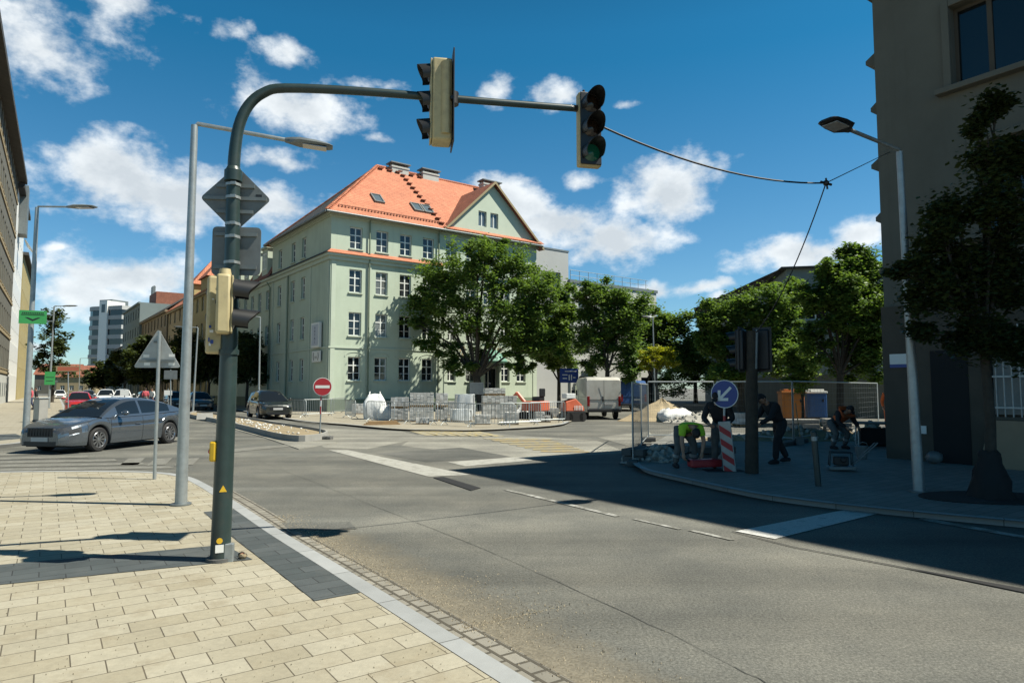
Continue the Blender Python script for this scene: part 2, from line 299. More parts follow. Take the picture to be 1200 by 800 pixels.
M=dict(
 road=asphalt_mat('asphalt',(.116,.117,.103),(.148,.144,.121),SROT),
 dark_patch_and_shadow=asphalt_mat('dark_asphalt_and_shadow',(.085,.087,.078),(.105,.104,.092),SROT),
 patch_light=asphalt_mat('pale_asphalt',(.20,.196,.168),(.245,.238,.2),SROT),
 ground=mat('city_ground',(.13,.125,.11),.9,var=.3,scale=.3),
 slabs=brick_mat('cream_slabs',(.275,.247,.175),(.338,.313,.238),(.085,.072,.048),.36,.225,.0045,-math.atan2(TD.y,TD.x),.17,stain=((.17,.135,.08),2.4,.7),gum=True),
 band=brick_mat('charcoal_slabs',(.045,.055,.055),(.065,.075,.075),(.02,.022,.022),.4,.2,.005,-math.atan2(TD.y,TD.x),.2,nscale=2.5,stain=((.12,.12,.11),2.1,.4)),
 kerb=brick_mat('granite_kerb',(.25,.26,.255),(.30,.31,.305),(.09,.09,.085),1.0,5.0,.006,0,.14,coord='UV',nscale=3),
 setts=brick_mat('granite_setts',(.17,.16,.13),(.25,.235,.195),(.07,.062,.045),.17,.13,.014,0,.22,coord='UV',bump=.9,nscale=3),
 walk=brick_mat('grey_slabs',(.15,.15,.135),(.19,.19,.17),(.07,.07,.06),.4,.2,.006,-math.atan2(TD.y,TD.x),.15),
 walk_tan=brick_mat('tan_slabs',(.25,.225,.165),(.29,.265,.205),(.12,.105,.075),.6,.3,.006,-math.atan2(TD.y,TD.x),.15),
 white_line=worn_paint('worn_white_paint',(.37,.37,.34),(.145,.142,.12),.47),
 faint_line=worn_paint('faded_white_paint',(.205,.20,.175),(.145,.142,.12),.45),
 yellow_line=worn_paint('worn_yellow_paint',(.40,.31,.10),(.245,.235,.195),.47),
 orange_line=worn_paint('worn_orange_paint',(.38,.27,.09),(.245,.235,.195),.5),
 white_bar=worn_paint('white_bar_paint',(.50,.50,.47),(.2,.195,.17),.62),
 pale_strip=worn_paint('pale_strip',(.34,.335,.295),(.2,.195,.165),.56),
 sign_back_pale=mat('pale_sign_back',(.36,.38,.37),.5,.2,var=.15,scale=6,dirt=((.2,.2,.19),4,.5)),
 glass_black=glass_mat('dark_window_glass',(.008,.01,.01),.1),
 hole=mat('dark_pit',(.012,.012,.012),.9),
 pole_green=mat('dark_green_paint',(.022,.04,.038),.38,var=.25,scale=5,dirt=((.06,.06,.05),9,.35)),
 galv=mat('galvanised_steel',(.33,.36,.36),.45,.55,var=.15,scale=9,dirt=((.2,.2,.19),6,.4)),
 galv_dark=mat('dull_steel',(.16,.18,.18),.5,.4,var=.2,scale=6),
 sign_back=mat('sign_back_grey',(.14,.155,.155),.5,.2,var=.18,scale=6,dirt=((.09,.09,.085),4,.5)),
 black=mat('black_plastic',(.012,.013,.014),.45),
 black_matt=mat('black_matt',(.012,.012,.012),.85),
 yellow_old=mat('faded_yellow_housing',(.44,.37,.20),.55,var=.12,scale=6,dirt=((.22,.19,.12),7,.6)),
 yellow=mat('yellow_plastic',(.65,.40,.02),.4),
 white=mat('white_paint',(.72,.72,.68),.4,var=.05),
 white_frame=mat('white_window_frame',(.68,.70,.66),.45,var=.06),
 red=mat('red_reflective',(.38,.022,.028),.4,var=.08),
 blue=mat('blue_reflective',(.016,.05,.24),.4,var=.08),
 green_sign=mat('green_sign_face',(.035,.26,.07),.5,var=.08),
 lens_green=mat('green_lens',(.006,.045,.03),.15,emis=((.0,.3,.16),.02)),
 lens_dark=mat('dark_lens',(.02,.012,.008),.15),
 chrome=mat('chrome',(.5,.5,.5),.12,1.0,var=.05),
 glass=glass_mat('window_glass',curtain=True),
 glass_lit=glass_mat('pale_window_glass',(.09,.12,.14),.08),
 car_glass=glass_mat('car_glass',(.01,.013,.016),.02),
 rubber=mat('rubber',(.016,.016,.016),.8,var=.2),
 rim=mat('alloy',(.42,.43,.44),.28,.9,var=.05),
 plaster_green=mat('green_plaster',(.425,.49,.385),.85,var=.07,scale=.8,bump=.15,bscale=25,dirt=((.30,.35,.27),.9,.6),streak=True),
 trim_green=mat('pale_green_trim',(.44,.50,.40),.8,var=.06,scale=1.2),
 plinth_green=mat('plinth',(.15,.19,.13),.85,var=.15,scale=1.2),
 tiles=tile_mat('clay_tiles',(.45,.15,.075),(.54,.20,.105)),
 tiles_old=tile_mat('old_clay_tiles',(.24,.085,.05),(.31,.115,.065)),
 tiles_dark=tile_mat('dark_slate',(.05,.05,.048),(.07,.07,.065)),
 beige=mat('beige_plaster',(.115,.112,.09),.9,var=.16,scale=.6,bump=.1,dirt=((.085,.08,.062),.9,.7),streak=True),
 brown_wall=mat('brown_stone',(.075,.062,.045),.85,var=.2,scale=1.5,bump=.2),
 grey_wall=mat('grey_plaster',(.36,.37,.36),.85,var=.06,scale=.6),
 pale_wall=mat('pale_plaster',(.42,.43,.40),.85,var=.06,scale=.6),
 teal_wall=mat('grey_teal_plaster',(.16,.20,.20),.85,var=.08,scale=.6),
 ochre=mat('ochre_plaster',(.36,.30,.14),.85,var=.1,scale=.5),
 tan=mat('tan_plaster',(.29,.23,.13),.85,var=.1,scale=.5),
 brownp=mat('brown_plaster',(.2,.16,.10),.85,var=.1,scale=.5),
 concrete=mat('concrete',(.28,.275,.25),.9,var=.15,scale=2,bump=.25),
 conc_dark=mat('dark_concrete',(.09,.09,.085),.9,var=.2,scale=4,bump=.25),
 paver_g=brick_mat('stacked_grey_pavers',(.34,.34,.32),(.45,.45,.42),(.1,.1,.1),.21,.105,.012,0,.12),
 wood=mat('pallet_wood',(.30,.20,.10),.85,var=.25,scale=5),
 plywood=mat('plywood',(.30,.21,.13),.8,var=.12,scale=2),
 wrap=mat('plastic_wrap',(.62,.65,.65),.3,var=.1,scale=4,bump=.5,bscale=12),
 bag=mat('white_woven_bag',(.68,.69,.67),.75,var=.08,scale=6,bump=.8,bscale=7),
 orange=mat('orange_machine_paint',(.52,.11,.05),.45,var=.15,dirt=((.2,.13,.09),3,.5)),
 orange_box=mat('orange_shell',(.45,.15,.03),.5,var=.1),
 hivis_y=mat('yellow_green_fabric',(.38,.62,.03),.8,var=.15,scale=9,bump=1,bscale=11),
 hivis_o=mat('orange_fabric',(.65,.13,.03),.8,var=.1,scale=9),
 cloth_black=mat('black_fabric',(.018,.018,.02),.9,var=.4,scale=9,bump=1,bscale=11),
 cloth_grey=mat('grey_fabric',(.11,.11,.105),.9,var=.35,scale=9,bump=1,bscale=11),
 cloth_pink=mat('pink_fabric',(.5,.09,.11),.9,var=.1,scale=9),
 cloth_blue=mat('navy_fabric',(.03,.04,.09),.9,var=.2,scale=9),
 skin=mat('skin',(.36,.19,.12),.55,var=.08,scale=12),
 hair=mat('dark_hair',(.02,.014,.01),.7),
 sand=mat('sand',(.36,.29,.18),.95,var=.18,scale=3,bump=.8,bscale=14),
 dirt=mat('dug_earth',(.25,.20,.12),.95,var=.3,scale=2.5,bump=1,bscale=9),
 rubble=mat('rubble_stone',(.33,.32,.28),.9,var=.25,scale=2,bump=.6,bscale=12),
 bark=mat('bark',(.045,.038,.028),.95,var=.35,scale=6,bump=1,bscale=16),
 bark_pale=mat('pale_bark',(.13,.12,.095),.95,var=.3,scale=6,bump=1,bscale=16),
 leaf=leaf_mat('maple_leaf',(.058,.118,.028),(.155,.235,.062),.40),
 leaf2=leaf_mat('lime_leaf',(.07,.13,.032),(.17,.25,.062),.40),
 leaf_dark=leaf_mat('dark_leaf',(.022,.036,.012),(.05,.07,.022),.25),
 leaf_yellow=leaf_mat('golden_leaf',(.22,.25,.02),(.36,.36,.03),.4),
 leaf_street=leaf_mat('street_leaf',(.034,.052,.016),(.075,.095,.03),.3),
)
# ================================================================== WORLD, SUN, CAMERA
SUN_EL=R(55); SUN_H=Vector((.9925,-.122))            # horizontal direction towards the sun
w=bpy.data.worlds.new('World'); S.world=w; w.use_nodes=True
nt=w.node_tree; nd=nt.nodes; lk=nt.links; bg=nd['Background']
sky=nd.new('ShaderNodeTexSky'); sky.sky_type='NISHITA'; sky.sun_disc=False
sky.sun_elevation=SUN_EL; sky.sun_rotation=math.atan2(SUN_H.x,SUN_H.y)
sky.air_density=1.0; sky.dust_density=.35; sky.ozone_density=3.0; sky.altitude=200
SKYK=.05
tc=nd.new('ShaderNodeTexCoord'); D=tc.outputs['Generated']
def vm(op,a,b=None,c=None):
    n=nd.new('ShaderNodeVectorMath'); n.operation=op
    for i,x in enumerate((a,b,c)):
        if x is None: continue
        if isinstance(x,(tuple,Vector)): n.inputs[i].default_value=tuple(x)
        else: lk.new(x,n.inputs[i])
    return n.outputs['Value' if op in('LENGTH','DOT_PRODUCT') else 'Vector']
def fm(op,a,b=None,c=None,clamp=False):
    n=nd.new('ShaderNodeMath'); n.operation=op; n.use_clamp=clamp
    for i,x in enumerate((a,b,c)):
        if x is None: continue
        if isinstance(x,(int,float)): n.inputs[i].default_value=x
        else: lk.new(x,n.inputs[i])
    return n.outputs[0]
def noise(vec,scale,detail,rough=.6):
    n=nd.new('ShaderNodeTexNoise'); n.inputs['Scale'].default_value=scale; n.inputs['Detail'].default_value=detail; n.inputs['Roughness'].default_value=rough; lk.new(vec,n.inputs['Vector']); return n
wn=noise(D,7,4); warp=vm('MULTIPLY_ADD',wn.outputs['Color'],(.07,.07,.05),(-.035,-.035,-.025))
Dw=vm('ADD',D,warp)
fb=noise(vm('MULTIPLY',D,(1,1,1.5)),15,13,.6).outputs['Fac']
fb2=noise(vm('ADD',vm('MULTIPLY',D,(1,1,1.5)),(.012,-.004,.03)),13,7,.6).outputs['Fac']
# (u,v,half width,half height,strength) of every cloud, turned into sky directions
CL=[(45,45,75,50,.46),(150,5,55,16,.55),(275,32,18,11,.75),(340,60,30,16,.6),(140,205,75,44,1.15),(215,232,120,32,1.1),(300,242,70,26,1.0),
    (150,322,80,30,.95),(110,350,70,26,.8),(350,125,62,27,.85),(335,190,38,13,.7),(415,92,40,9,.6),(440,160,22,6,.55),(588,112,18,18,.62),(655,118,26,13,.7),
    (600,240,52,28,1.1),(650,262,70,28,1.1),(720,285,66,30,1.25),(782,225,52,36,1.2),(745,245,30,14,.7),(672,215,32,12,.6),(930,296,60,19,1.0),(1012,272,32,20,.9),
    (825,338,40,7,.75),(765,341,34,8,.8),(842,352,16,8,.6),(60,292,16,6,.6),(505,150,14,5,.5),(730,118,16,5,.4),(35,410,30,7,.6),(80,300,40,12,.4)]
dens=None; base=None
for (u,v,a,b_,k) in CL:
    c=ray(u,v).normalized(); g=c.length_squared/ (1+((u-600)/F)**2+((400-v)/F)**2)**.5
    rx=a/F*g*1.5; rz=b_/F*g*1.5
    q=vm('MULTIPLY',vm('SUBTRACT',Dw,c),(1/rx,1/rx,1/rz)); l=vm('LENGTH',q)
    m_=fm('MULTIPLY',fm('SUBTRACT',1.0,l),min(k,1.0)); dens=m_ if dens is None else fm('SMOOTH_MAX',dens,m_,.12)
# scattered clouds in the rest of the sky, away from the view ahead
oth=fm('MULTIPLY',fm('SUBTRACT',noise(vm('MULTIPLY',D,(1,1,2.2)),2.6,4).outputs['Fac'],.60),2.2)
back=nd.new('ShaderNodeMapRange'); sx=nd.new('ShaderNodeSeparateXYZ'); lk.new(D,sx.inputs[0]); lk.new(sx.outputs[1],back.inputs[0])
back.inputs[1].default_value=.45; back.inputs[2].default_value=.2; back.inputs[3].default_value=0; back.inputs[4].default_value=1
dens=fm('MAXIMUM',dens,fm('SUBTRACT',fm('MULTIPLY',fm('ADD',oth,.3),back.outputs[0]),.3))
e=fm('ADD',dens,fm('MULTIPLY',fm('SUBTRACT',fb,.57),1.75))
al=nd.new('ShaderNodeMapRange'); al.interpolation_type='SMOOTHSTEP'; lk.new(e,al.inputs[0]); al.inputs[1].default_value=-.02; al.inputs[2].default_value=.6
# the underside of a cloud is greyer: density looked up a little higher in the sky
e2=fm('ADD',dens,fm('MULTIPLY',fm('SUBTRACT',fb2,.5),2.2))
sh=nd.new('ShaderNodeMapRange'); lk.new(e2,sh.inputs[0]); sh.inputs[1].default_value=.1; sh.inputs[2].default_value=1.0
cc=nd.new('ShaderNodeMix'); cc.data_type='RGBA'; lk.new(sh.outputs[0],cc.inputs[0])
cc.inputs[6].default_value=(.72/SKYK,.75/SKYK,.76/SKYK,1); cc.inputs[7].default_value=(.46/SKYK,.50/SKYK,.53/SKYK,1)
for i in (6,7):
    q=cc.inputs[i].default_value; cc.inputs[i].default_value=(q[0]*.88,q[1]*.88,q[2]*.88,1)
tint=nd.new('ShaderNodeMix'); tint.data_type='RGBA'; tint.blend_type='MULTIPLY'; tint.inputs[0].default_value=1; lk.new(sky.outputs[0],tint.inputs[6]); tg=nd.new('ShaderNodeMix'); tg.data_type='RGBA'; eh=nd.new('ShaderNodeMapRange'); sz=nd.new('ShaderNodeSeparateXYZ'); lk.new(D,sz.inputs[0]); lk.new(sz.outputs[2],eh.inputs[0]); eh.inputs[1].default_value=.02; eh.inputs[2].default_value=.45; lk.new(eh.outputs[0],tg.inputs[0]); tg.inputs[6].default_value=(1.1,1.40,1.52,1); tg.inputs[7].default_value=(.21,1.13,1.34,1); zd=nd.new('ShaderNodeMapRange'); lk.new(sz.outputs[2],zd.inputs[0]); zd.inputs[1].default_value=.48; zd.inputs[2].default_value=.8; zd.inputs[3].default_value=1; zd.inputs[4].default_value=.3; tz_=nd.new('ShaderNodeMix'); tz_.data_type='RGBA'; tz_.blend_type='MULTIPLY'; tz_.inputs[0].default_value=1; lk.new(tg.outputs[2],tz_.inputs[6]); lk.new(zd.outputs[0],tz_.inputs[7]); lk.new(tz_.outputs[2],tint.inputs[7])
mx=nd.new('ShaderNodeMix'); mx.data_type='RGBA'; lk.new(fm('MULTIPLY',al.outputs[0],.94),mx.inputs[0]); lk.new(tint.outputs[2],mx.inputs[6]); lk.new(cc.outputs[2],mx.inputs[7])
lk.new(mx.outputs[2],bg.inputs['Color']); bg.inputs['Strength'].default_value=SKYK

sl=bpy.data.lights.new('sun','SUN'); sl.energy=5.0; sl.angle=R(.5); sl.color=(1,.95,.83)
so=bpy.data.objects.new('sun',sl); COL.objects.link(so)
sd=Vector((SUN_H.x*math.cos(SUN_EL),SUN_H.y*math.cos(SUN_EL),math.sin(SUN_EL)))
so.rotation_euler=sd.to_track_quat('Z','Y').to_euler(); so.location=(20,-5,40)
cd=bpy.data.cameras.new('camera'); cam=bpy.data.objects.new('camera',cd); COL.objects.link(cam)
cd.sensor_width=36; cd.lens=F/1200*36; cd.clip_start=.05; cd.clip_end=6000
cam.location=(0,0,CAMZ); cam.rotation_euler=(PI/2+PITCH,0,0); S.camera=cam
vs=S.view_settings; vs.view_transform='Standard'; vs.look='None'; vs.exposure=.75; vs.gamma=1; vs.use_curve_mapping=False
S.render.engine='CYCLES'; S.cycles.use_denoising=True; S.cycles.max_bounces=5; S.cycles.diffuse_bounces=1; S.cycles.transparent_max_bounces=4

# ================================================================== GROUND, ROAD, PAVEMENTS
def sheet(name,pts,m,z=None):
    b=MB(); b.poly([(p[0],p[1],p[2] if z is None else z) for p in pts]); o=b.build(name,m); return structure(o)
g=MB(); g.quad((-1500,-300,-.02),(1500,-300,-.02),(1500,3000,-.02),(-1500,3000,-.02)); structure(g.build('ground',M['ground']))
def st(s,t,z=0): return Vector((SD.x*s+TD.x*t,SD.y*s+TD.y*t,z))
sheet('road',[(-140,-40),(90,-40),(120,130),(60,160),(-140,200)],M['road'],0)

# near pavement: kerb line read off the photo, smoothed
KZ=.07
kp=[st(-25,2.38,KZ),st(-6,2.4,KZ)]+[gp(u,v,KZ) for u,v in ((630,800),(500,722),(400,662),(330,621),(285,592),(262,578),(243,567),(222,558),(190,553),(120,551),(0,552),(-200,556))]
kp=catmull(kp,8)
def offs(path,d):
    out=[]
    for i,p in enumerate(path):
        t=(path[min(i+1,len(path)-1)]-path[max(i-1,0)]); t.z=0; t.normalize(); out.append(p+Vector((t.y,-t.x,0))*d)
    return out
def ribbon(path,d0,d1,z0,z1=None):
    b=MB(); A=offs(path,d0); B=offs(path,d1); z1=z0 if z1 is None else z1; s=0
    for i in range(len(path)-1):
        l=(path[i+1]-path[i]).length
        b.quad((A[i].x,A[i].y,z0),(A[i+1].x,A[i+1].y,z0),(B[i+1].x,B[i+1].y,z1),(B[i].x,B[i].y,z1),0,[(s,d0),(s+l,d0),(s+l,d1),(s,d1)]); s+=l
    return b
# outward (right of the travel direction away from the camera) is the road
inner=offs(kp,-.17)
pv=MB(); pv.poly([(p.x,p.y,KZ-.004) for p in inner]+[(-60,12,KZ-.004),(-60,-20,KZ-.004),(0,-30,KZ-.004)]); structure(pv.build('pavement',M['slabs']))
kb=ribbon(kp,-.17,-.012,KZ); kk=ribbon(kp,-.012,0.0,KZ,KZ-.012); kc=ribbon(kp,0,.001,KZ-.012,-.01)
for x in (kk,kc): kb.add(x.v,x.f,0,x.uv)
structure(kb.build('kerb',M['kerb']))
n0=int(len(kp)*.0); structure(ribbon(kp[:int(len(kp)*.62)],.002,.30,.008,.004).build('gutter_setts',M['setts']))
# charcoal tactile band beside the kerb and across the pavement
bi=[p for p in kp if 3.9<p.dot(SD.to_3d() if hasattr(SD,'to_3d') else Vector((SD.x,SD.y,0)))<10.2 and p.dot(Vector((SD.x,SD.y,0)))>5.25]
bnd=ribbon(bi,-.56,-.174,KZ+.001); structure(bnd.build('charcoal_band',M['band']))
p0=gp(250,640,KZ);p1=gp(296,657,KZ);p2=gp(0,686,KZ);p3=gp(0,662,KZ)
e1=(p3-p0)*3; e2_=(p2-p1)*3
sheet('charcoal_band',[gp(262,638,KZ),gp(296,655,KZ),p1+e2_,p0+e1],M['band'],KZ+.001)

# far side pavement with the building site
fz=.10
fp=[gp(u,v,fz) for u,v in ((764,520),(746,533),(741,541),(752,549),(790,558),(850,571),(900,580),(980,590),(1080,600),(1200,611))]
d_=(fp[-1]-fp[-2]).normalized(); fp.append(fp[-1]+d_*6); fp.append(fp[-1]-SD.to_3d()*16)
fp=catmull(fp,6)
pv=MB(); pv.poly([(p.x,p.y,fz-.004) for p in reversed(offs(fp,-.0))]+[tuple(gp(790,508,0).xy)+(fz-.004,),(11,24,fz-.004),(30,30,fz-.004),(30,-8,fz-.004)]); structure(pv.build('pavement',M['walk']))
kb=ribbon(fp,-.15,.0,fz); kc=ribbon(fp,-.15,-.151,fz,-.01)
kb.add(kc.v,kc.f,0,kc.uv); structure(kb.build('kerb',M['kerb']))

# pavement by the left building
lz=.10
lp=[gp(u,v,lz) for u,v in ((-160,534),(-60,526),(0,521),(34,517),(58,511),(74,502),(80,494),(80,486),(78,480),(73,470),(69,464)) ]
lp=catmull(lp,6)
pv=MB(); pv.poly([(p.x,p.y,lz-.004) for p in lp]+[(-140,160,lz-.004),(-140,20,lz-.004)]); structure(pv.build('pavement',M['walk_tan']))
structure(ribbon(lp,-.2,0,lz).build('kerb',M['kerb'])); structure(ribbon(lp,0,.001,lz,0).build('kerb',M['kerb']))
b=MB(); b.poly([gp(u,v,lz) for u,v in ((-60,511),(18,508),(32,513),(-60,521))]); structure(b.build('charcoal_band',M['band']))

# pavement in front of the green house (work area) and the square behind it
gz=.06
gpv=[gp(u,v,gz) for u,v in ((240,473),(330,490),(400,497),(470,503),(560,504),(650,499),(668,494))]
pv=MB(); pv.poly([(p.x,p.y,gz) for p in reversed(gpv)]+[(-34,70,gz),(5,75,gz),(8,62,gz)]); structure(pv.build('pavement',M['walk_tan']))
structure(ribbon(catmull(gpv,5),-.2,0,gz+.03).build('kerb',M['kerb']))

# road patches, markings, one painted shadow
def mark(name,px,m,z=.004): return sheet(name,[gp(u,v,z) for u,v in px],M[m],z)
mark('road_patch_and_shadow',((385,527),(408,527),(552,556),(502,558)),'pale_strip',.008)
mark('road_patch_and_shadow',((525,541),(610,535),(625,539),(545,546)),'pale_strip',.006)
mark('road_patch_and_shadow',((440,531),(540,524),(600,535),(500,541)),'dark_patch_and_shadow',.004)
mark('road_patch_and_shadow',((500,503),(700,516),(735,530),(610,538),(470,522)),'patch_light',.002)
mark('road_patch_and_shadow',((330,500),(470,505),(500,512),(430,526),(380,524)),'patch_light',.0045)
mark('road_patch_and_shadow',((700,512),(760,505),(770,515),(735,522)),'patch_light',.006)
for k in range(7):        # worn yellow hatching before the stacked pavers
    x=468+k*13; mark('yellow_marking',((x,501.5+k*.4),(x+9,501.5+k*.4),(x+46,510+k*.2),(x+31,510+k*.2)),'yellow_line',.012)
for k in range(8):
    y0=513+k*2.1; mark('yellow_marking',((565+k*10,y0),(640+k*7,y0+.9),(650+k*6,y0+2.1),(570+k*9,y0+1.3)),'orange_line' if k%3==1 else 'yellow_line',.014)
for (a,b_,c,d) in (((590,573.5),(596,572.9),(728,604),(721,604.8)),((740,607.5),(745,607),(800,619),(795,619.8)),((806,621),(812,620.3),(862,631.6),(856,632.4))):
    mark('road_marking',(a,b_,c,d),'white_line',.009)
mark('road_marking',((862,622),(1020,591),(1046,597),(908,631)),'white_bar',.009)
mark('road_marking',((1075,608),(1082,606),(1210,629),(1208,632)),'white_line',.009)
mark('road_marking',((255,527),(345,520),(350,522),(255,531)),'faint_line',.009)
for k in range(5):      # zebra crossing on the left
    y=531+k*4.2; mark('zebra_stripe',((-60,y+2),(70+k*32,y-2.0),(70+k*34,y+.4),(-60,y+4.6)),'faint_line',.009)
for k in range(3):
    x=150+k*32; mark('zebra_stripe',((x,537),(x+20,536),(x+12,544),(x-10,545)),'faint_line',.009)
mark('road_patch_and_shadow',((330,612),(410,611),(418,619),(340,622)),'dark_patch_and_shadow',.007)  # cast shadow of the far signal head, painted as a dark sheet
# slot drain in the road: a flat slab, the hole's darkness put into its colour
b=MB()
q=[gp(u,v,0) for u,v in ((508,560),(520,559),(563,572),(552,575))]
b.slabpoly([p+Vector((0,0,.013)) for p in q],(0,0,-.02)); structure(b.build('slot_drain',M['hole']))
# trench cut across the lane on the right
q=[gp(u,v,.011) for u,v in ((858,622),(930,640),(1060,664),(1200,689),(1202,694),(1059,664.7),(929,640.4),(857,622.2))]
b=MB(); 
for i in range(3): b.quad(q[i],q[i+1],q[6-i],q[7-i])
structure(b.build('cut_joint',M['hole']))
for line in (((300,538),(420,585),(560,640),(760,730),(900,800)),):
    b=MB(); pts=catmull([gp(u,v,.005) for u,v in line],8)
    for i in range(len(pts)-1):
        t=(pts[i+1]-pts[i]).normalized(); n_=Vector((t.y,-t.x,0))*(.002+.003*random.random()); j=Vector((random.uniform(-.012,.012),random.uniform(-.012,.012),0))
        pts[i+1]=pts[i+1]+j; b.quad(pts[i]-n_,pts[i]+n_,pts[i+1]+n_,pts[i+1]-n_)
    structure(b.build('tar_joint',M['dark_patch_and_shadow']))
# loose gravel along the gutter
b=MB(); rr=random.Random(3)
base=[p for p in kp if p.dot(SD.to_3d())<9.5]
for k in range(5200):
    i=rr.randrange(len(base)-1); f=rr.random(); p=base[i].lerp(base[i+1],f)
    if p.y<1 or p.y>9.5: continue
    t=(base[i+1]-base[i]).normalized(); n_=Vector((t.y,-t.x,0)); d=.2+abs(rr.gauss(0,.42)) * (1.0 if p.y<6 else .45)
    if rr.random()<.12: d=rr.uniform(.02,.3)
    c=p+n_*d; r=rr.uniform(.003,.0085); a=rr.random()*6.3
    vs_=[(c.x+r*math.cos(a+q*2.1)*(.7+.6*rr.random()),c.y+r*math.sin(a+q*2.1)*(.7+.6*rr.random()),.004) for q in range(3)]+[(c.x,c.y,.005+r*1.1)]
    b.add(vs_,[(0,1,3),(1,2,3),(2,0,3)],rr.choice((0,0,1)))
o=b.build('gravel',[mat('gravel_grain',(.34,.29,.2),.9,var=.4,scale=60),mat('gravel_grain_dark',(.2,.17,.12),.9,var=.4,scale=60)]); o['kind']='stuff'
# fine grit film that the gravel lies in
m_,nt_,nd_,lk_,b_s=new_mat('grit'); tcx=nd_.new('ShaderNodeTexCoord')
n1=N(nt_,'ShaderNodeTexNoise',Scale=2.2,Detail=9.0,Roughness=.7); lk_.new(tcx.outputs['Object'],n1.inputs[0]); n2=N(nt_,'ShaderNodeTexVoronoi',Scale=70.0); lk_.new(tcx.outputs['Object'],n2.inputs['Vector'])
sp=nd_.new('ShaderNodeSeparateXYZ'); lk_.new(tcx.outputs['UV'],sp.inputs[0])
r1=N(nt_,'ShaderNodeMapRange'); lk_.new(sp.outputs[1],r1.inputs[0]); r1.inputs[1].default_value=.25; r1.inputs[2].default_value=1.35; r1.inputs[3].default_value=.95; r1.inputs[4].default_value=-.45
ad=N(nt_,'ShaderNodeMath',_operation='ADD'); lk_.new(r1.outputs[0],ad.inputs[0]); lk_.new(n1.outputs['Fac'],ad.inputs[1])
r2=N(nt_,'ShaderNodeMapRange'); lk_.new(ad.outputs[0],r2.inputs[0]); r2.inputs[1].default_value=.62; r2.inputs[2].default_value=1.25; r2.inputs[4].default_value=.55
cr=N(nt_,'ShaderNodeMix',_data_type='RGBA'); lk_.new(n2.outputs['Color'],cr.inputs[0]); cr.inputs[6].default_value=(.15,.13,.09,1); cr.inputs[7].default_value=(.33,.29,.21,1)
lk_.new(cr.outputs[2],b_s.inputs['Base Color']); b_s.inputs['Roughness'].default_value=.95; lk_.new(r2.outputs[0],b_s.inputs['Alpha'])
fl=[p for p in kp if p.dot(SD.to_3d())<8.6 and p.dot(SD.to_3d())>-6]
o=ribbon(fl,.28,1.5,.006).build('grit',m_); o['kind']='stuff'

# traffic island with planted trough
isl=[(376,516),(350,518),(322,514),(292,506),(250,495),(222,489),(230,485),(262,489),(300,495),(345,503),(372,508),(384,512)]
ip=[gp(u,v,0) for u,v in isl]
pad=[gp(u,v,0) for u,v in ((222,488),(262,500),(310,513),(350,526.5),(395,519),(384,512),(300,497),(232,485))]
b=MB(); b.prism([p.xy for p in pad],0,.02); structure(b.build('traffic_island',M['patch_light']))
rim=catmull(ip+[ip[0]],4)
b=MB(); A=rim; B=[p+( (sum(ip,Vector())/len(ip)-p).normalized()*.17) for p in rim]
for i in range(len(rim)-1):
    for (z0,P0,z1,P1) in ((.02,A,.22,A),(.22,A,.22,B),(.22,B,.08,B)):
        b.quad((P0[i].x,P0[i].y,z0),(P0[i+1].x,P0[i+1].y,z0),(P1[i+1].x,P1[i+1].y,z1),(P1[i].x,P1[i].y,z1))
structure(b.build('island_kerb',M['concrete']))
b=MB(); b.poly([(p.x,p.y,.12) for p in rim[:-1]]); structure(b.build('island_soil',M['dirt']))
b=MB()
for k in range(150):
    f=rr.random(); i=rr.randrange(len(ip)); c=sum(ip,Vector())/len(ip); p=ip[i].lerp(ip[(i+1)%len(ip)],rr.random()).lerp(c,rr.uniform(.18,.9)); r=rr.uniform(.02,.055)
    b.ball((p.x,p.y,.12+r*.4),(r,r,r*.7),6,rr.choice((0,0,1)))
o=b.build('white_stones',[M['white'],M['rubble']]); o['kind']='stuff'
# ================================================================== BUILDINGS
_wcache={}
def win_meshes(wd,ht,style,fm_,gm):
    k=(round(wd,2),round(ht,2),style,fm_,gm)
    if k in _wcache: return _wcache[k]
    b=MB(); f=.075; x=wd/2
    b.b2(-x,-x+f,.0,.06,0,ht); b.b2(x-f,x,.0,.06,0,ht); b.b2(-x+f,x-f,.0,.06,0,f); b.b2(-x+f,x-f,.0,.06,ht-f,ht)
    if style in('cross','grid','four'):
        b.b2(-.045,.045,-.006,.055,f,ht-f)
        tz=ht*.64; b.b2(-x+f,x-f,-.004,.056,tz-.04,tz+.04)
        if style=='grid':
            for sx in(-1,1): b.b2(min(sx*.045,sx*(x-f)),max(sx*.045,sx*(x-f)),.004,.05,tz*.5-.018,tz*.5+.018)
        if style=='four':
            for sx in(-1,1): b.b2(sx*x*.5-.025,sx*x*.5+.025,.003,.05,f,ht-f)
    elif style=='split': b.b2(-.04,.04,-.006,.055,f,ht-f)
    elif style=='tri':
        for sx in(-1,1): b.b2(sx*x/3-.05,sx*x/3+.05,-.006,.055,f,ht-f)
    me=b.build('window',M[fm_]); md=me.data; bpy.data.objects.remove(me)
    p=MB(); p.quad((-x+f*.5,.03,f*.5),(x-f*.5,.03,f*.5),(x-f*.5,.03,ht-f*.5),(-x+f*.5,.03,ht-f*.5)); po=p.build('pane',M[gm]); pd=po.data; bpy.data.objects.remove(po)
    _wcache[k]=(md,pd); return md,pd
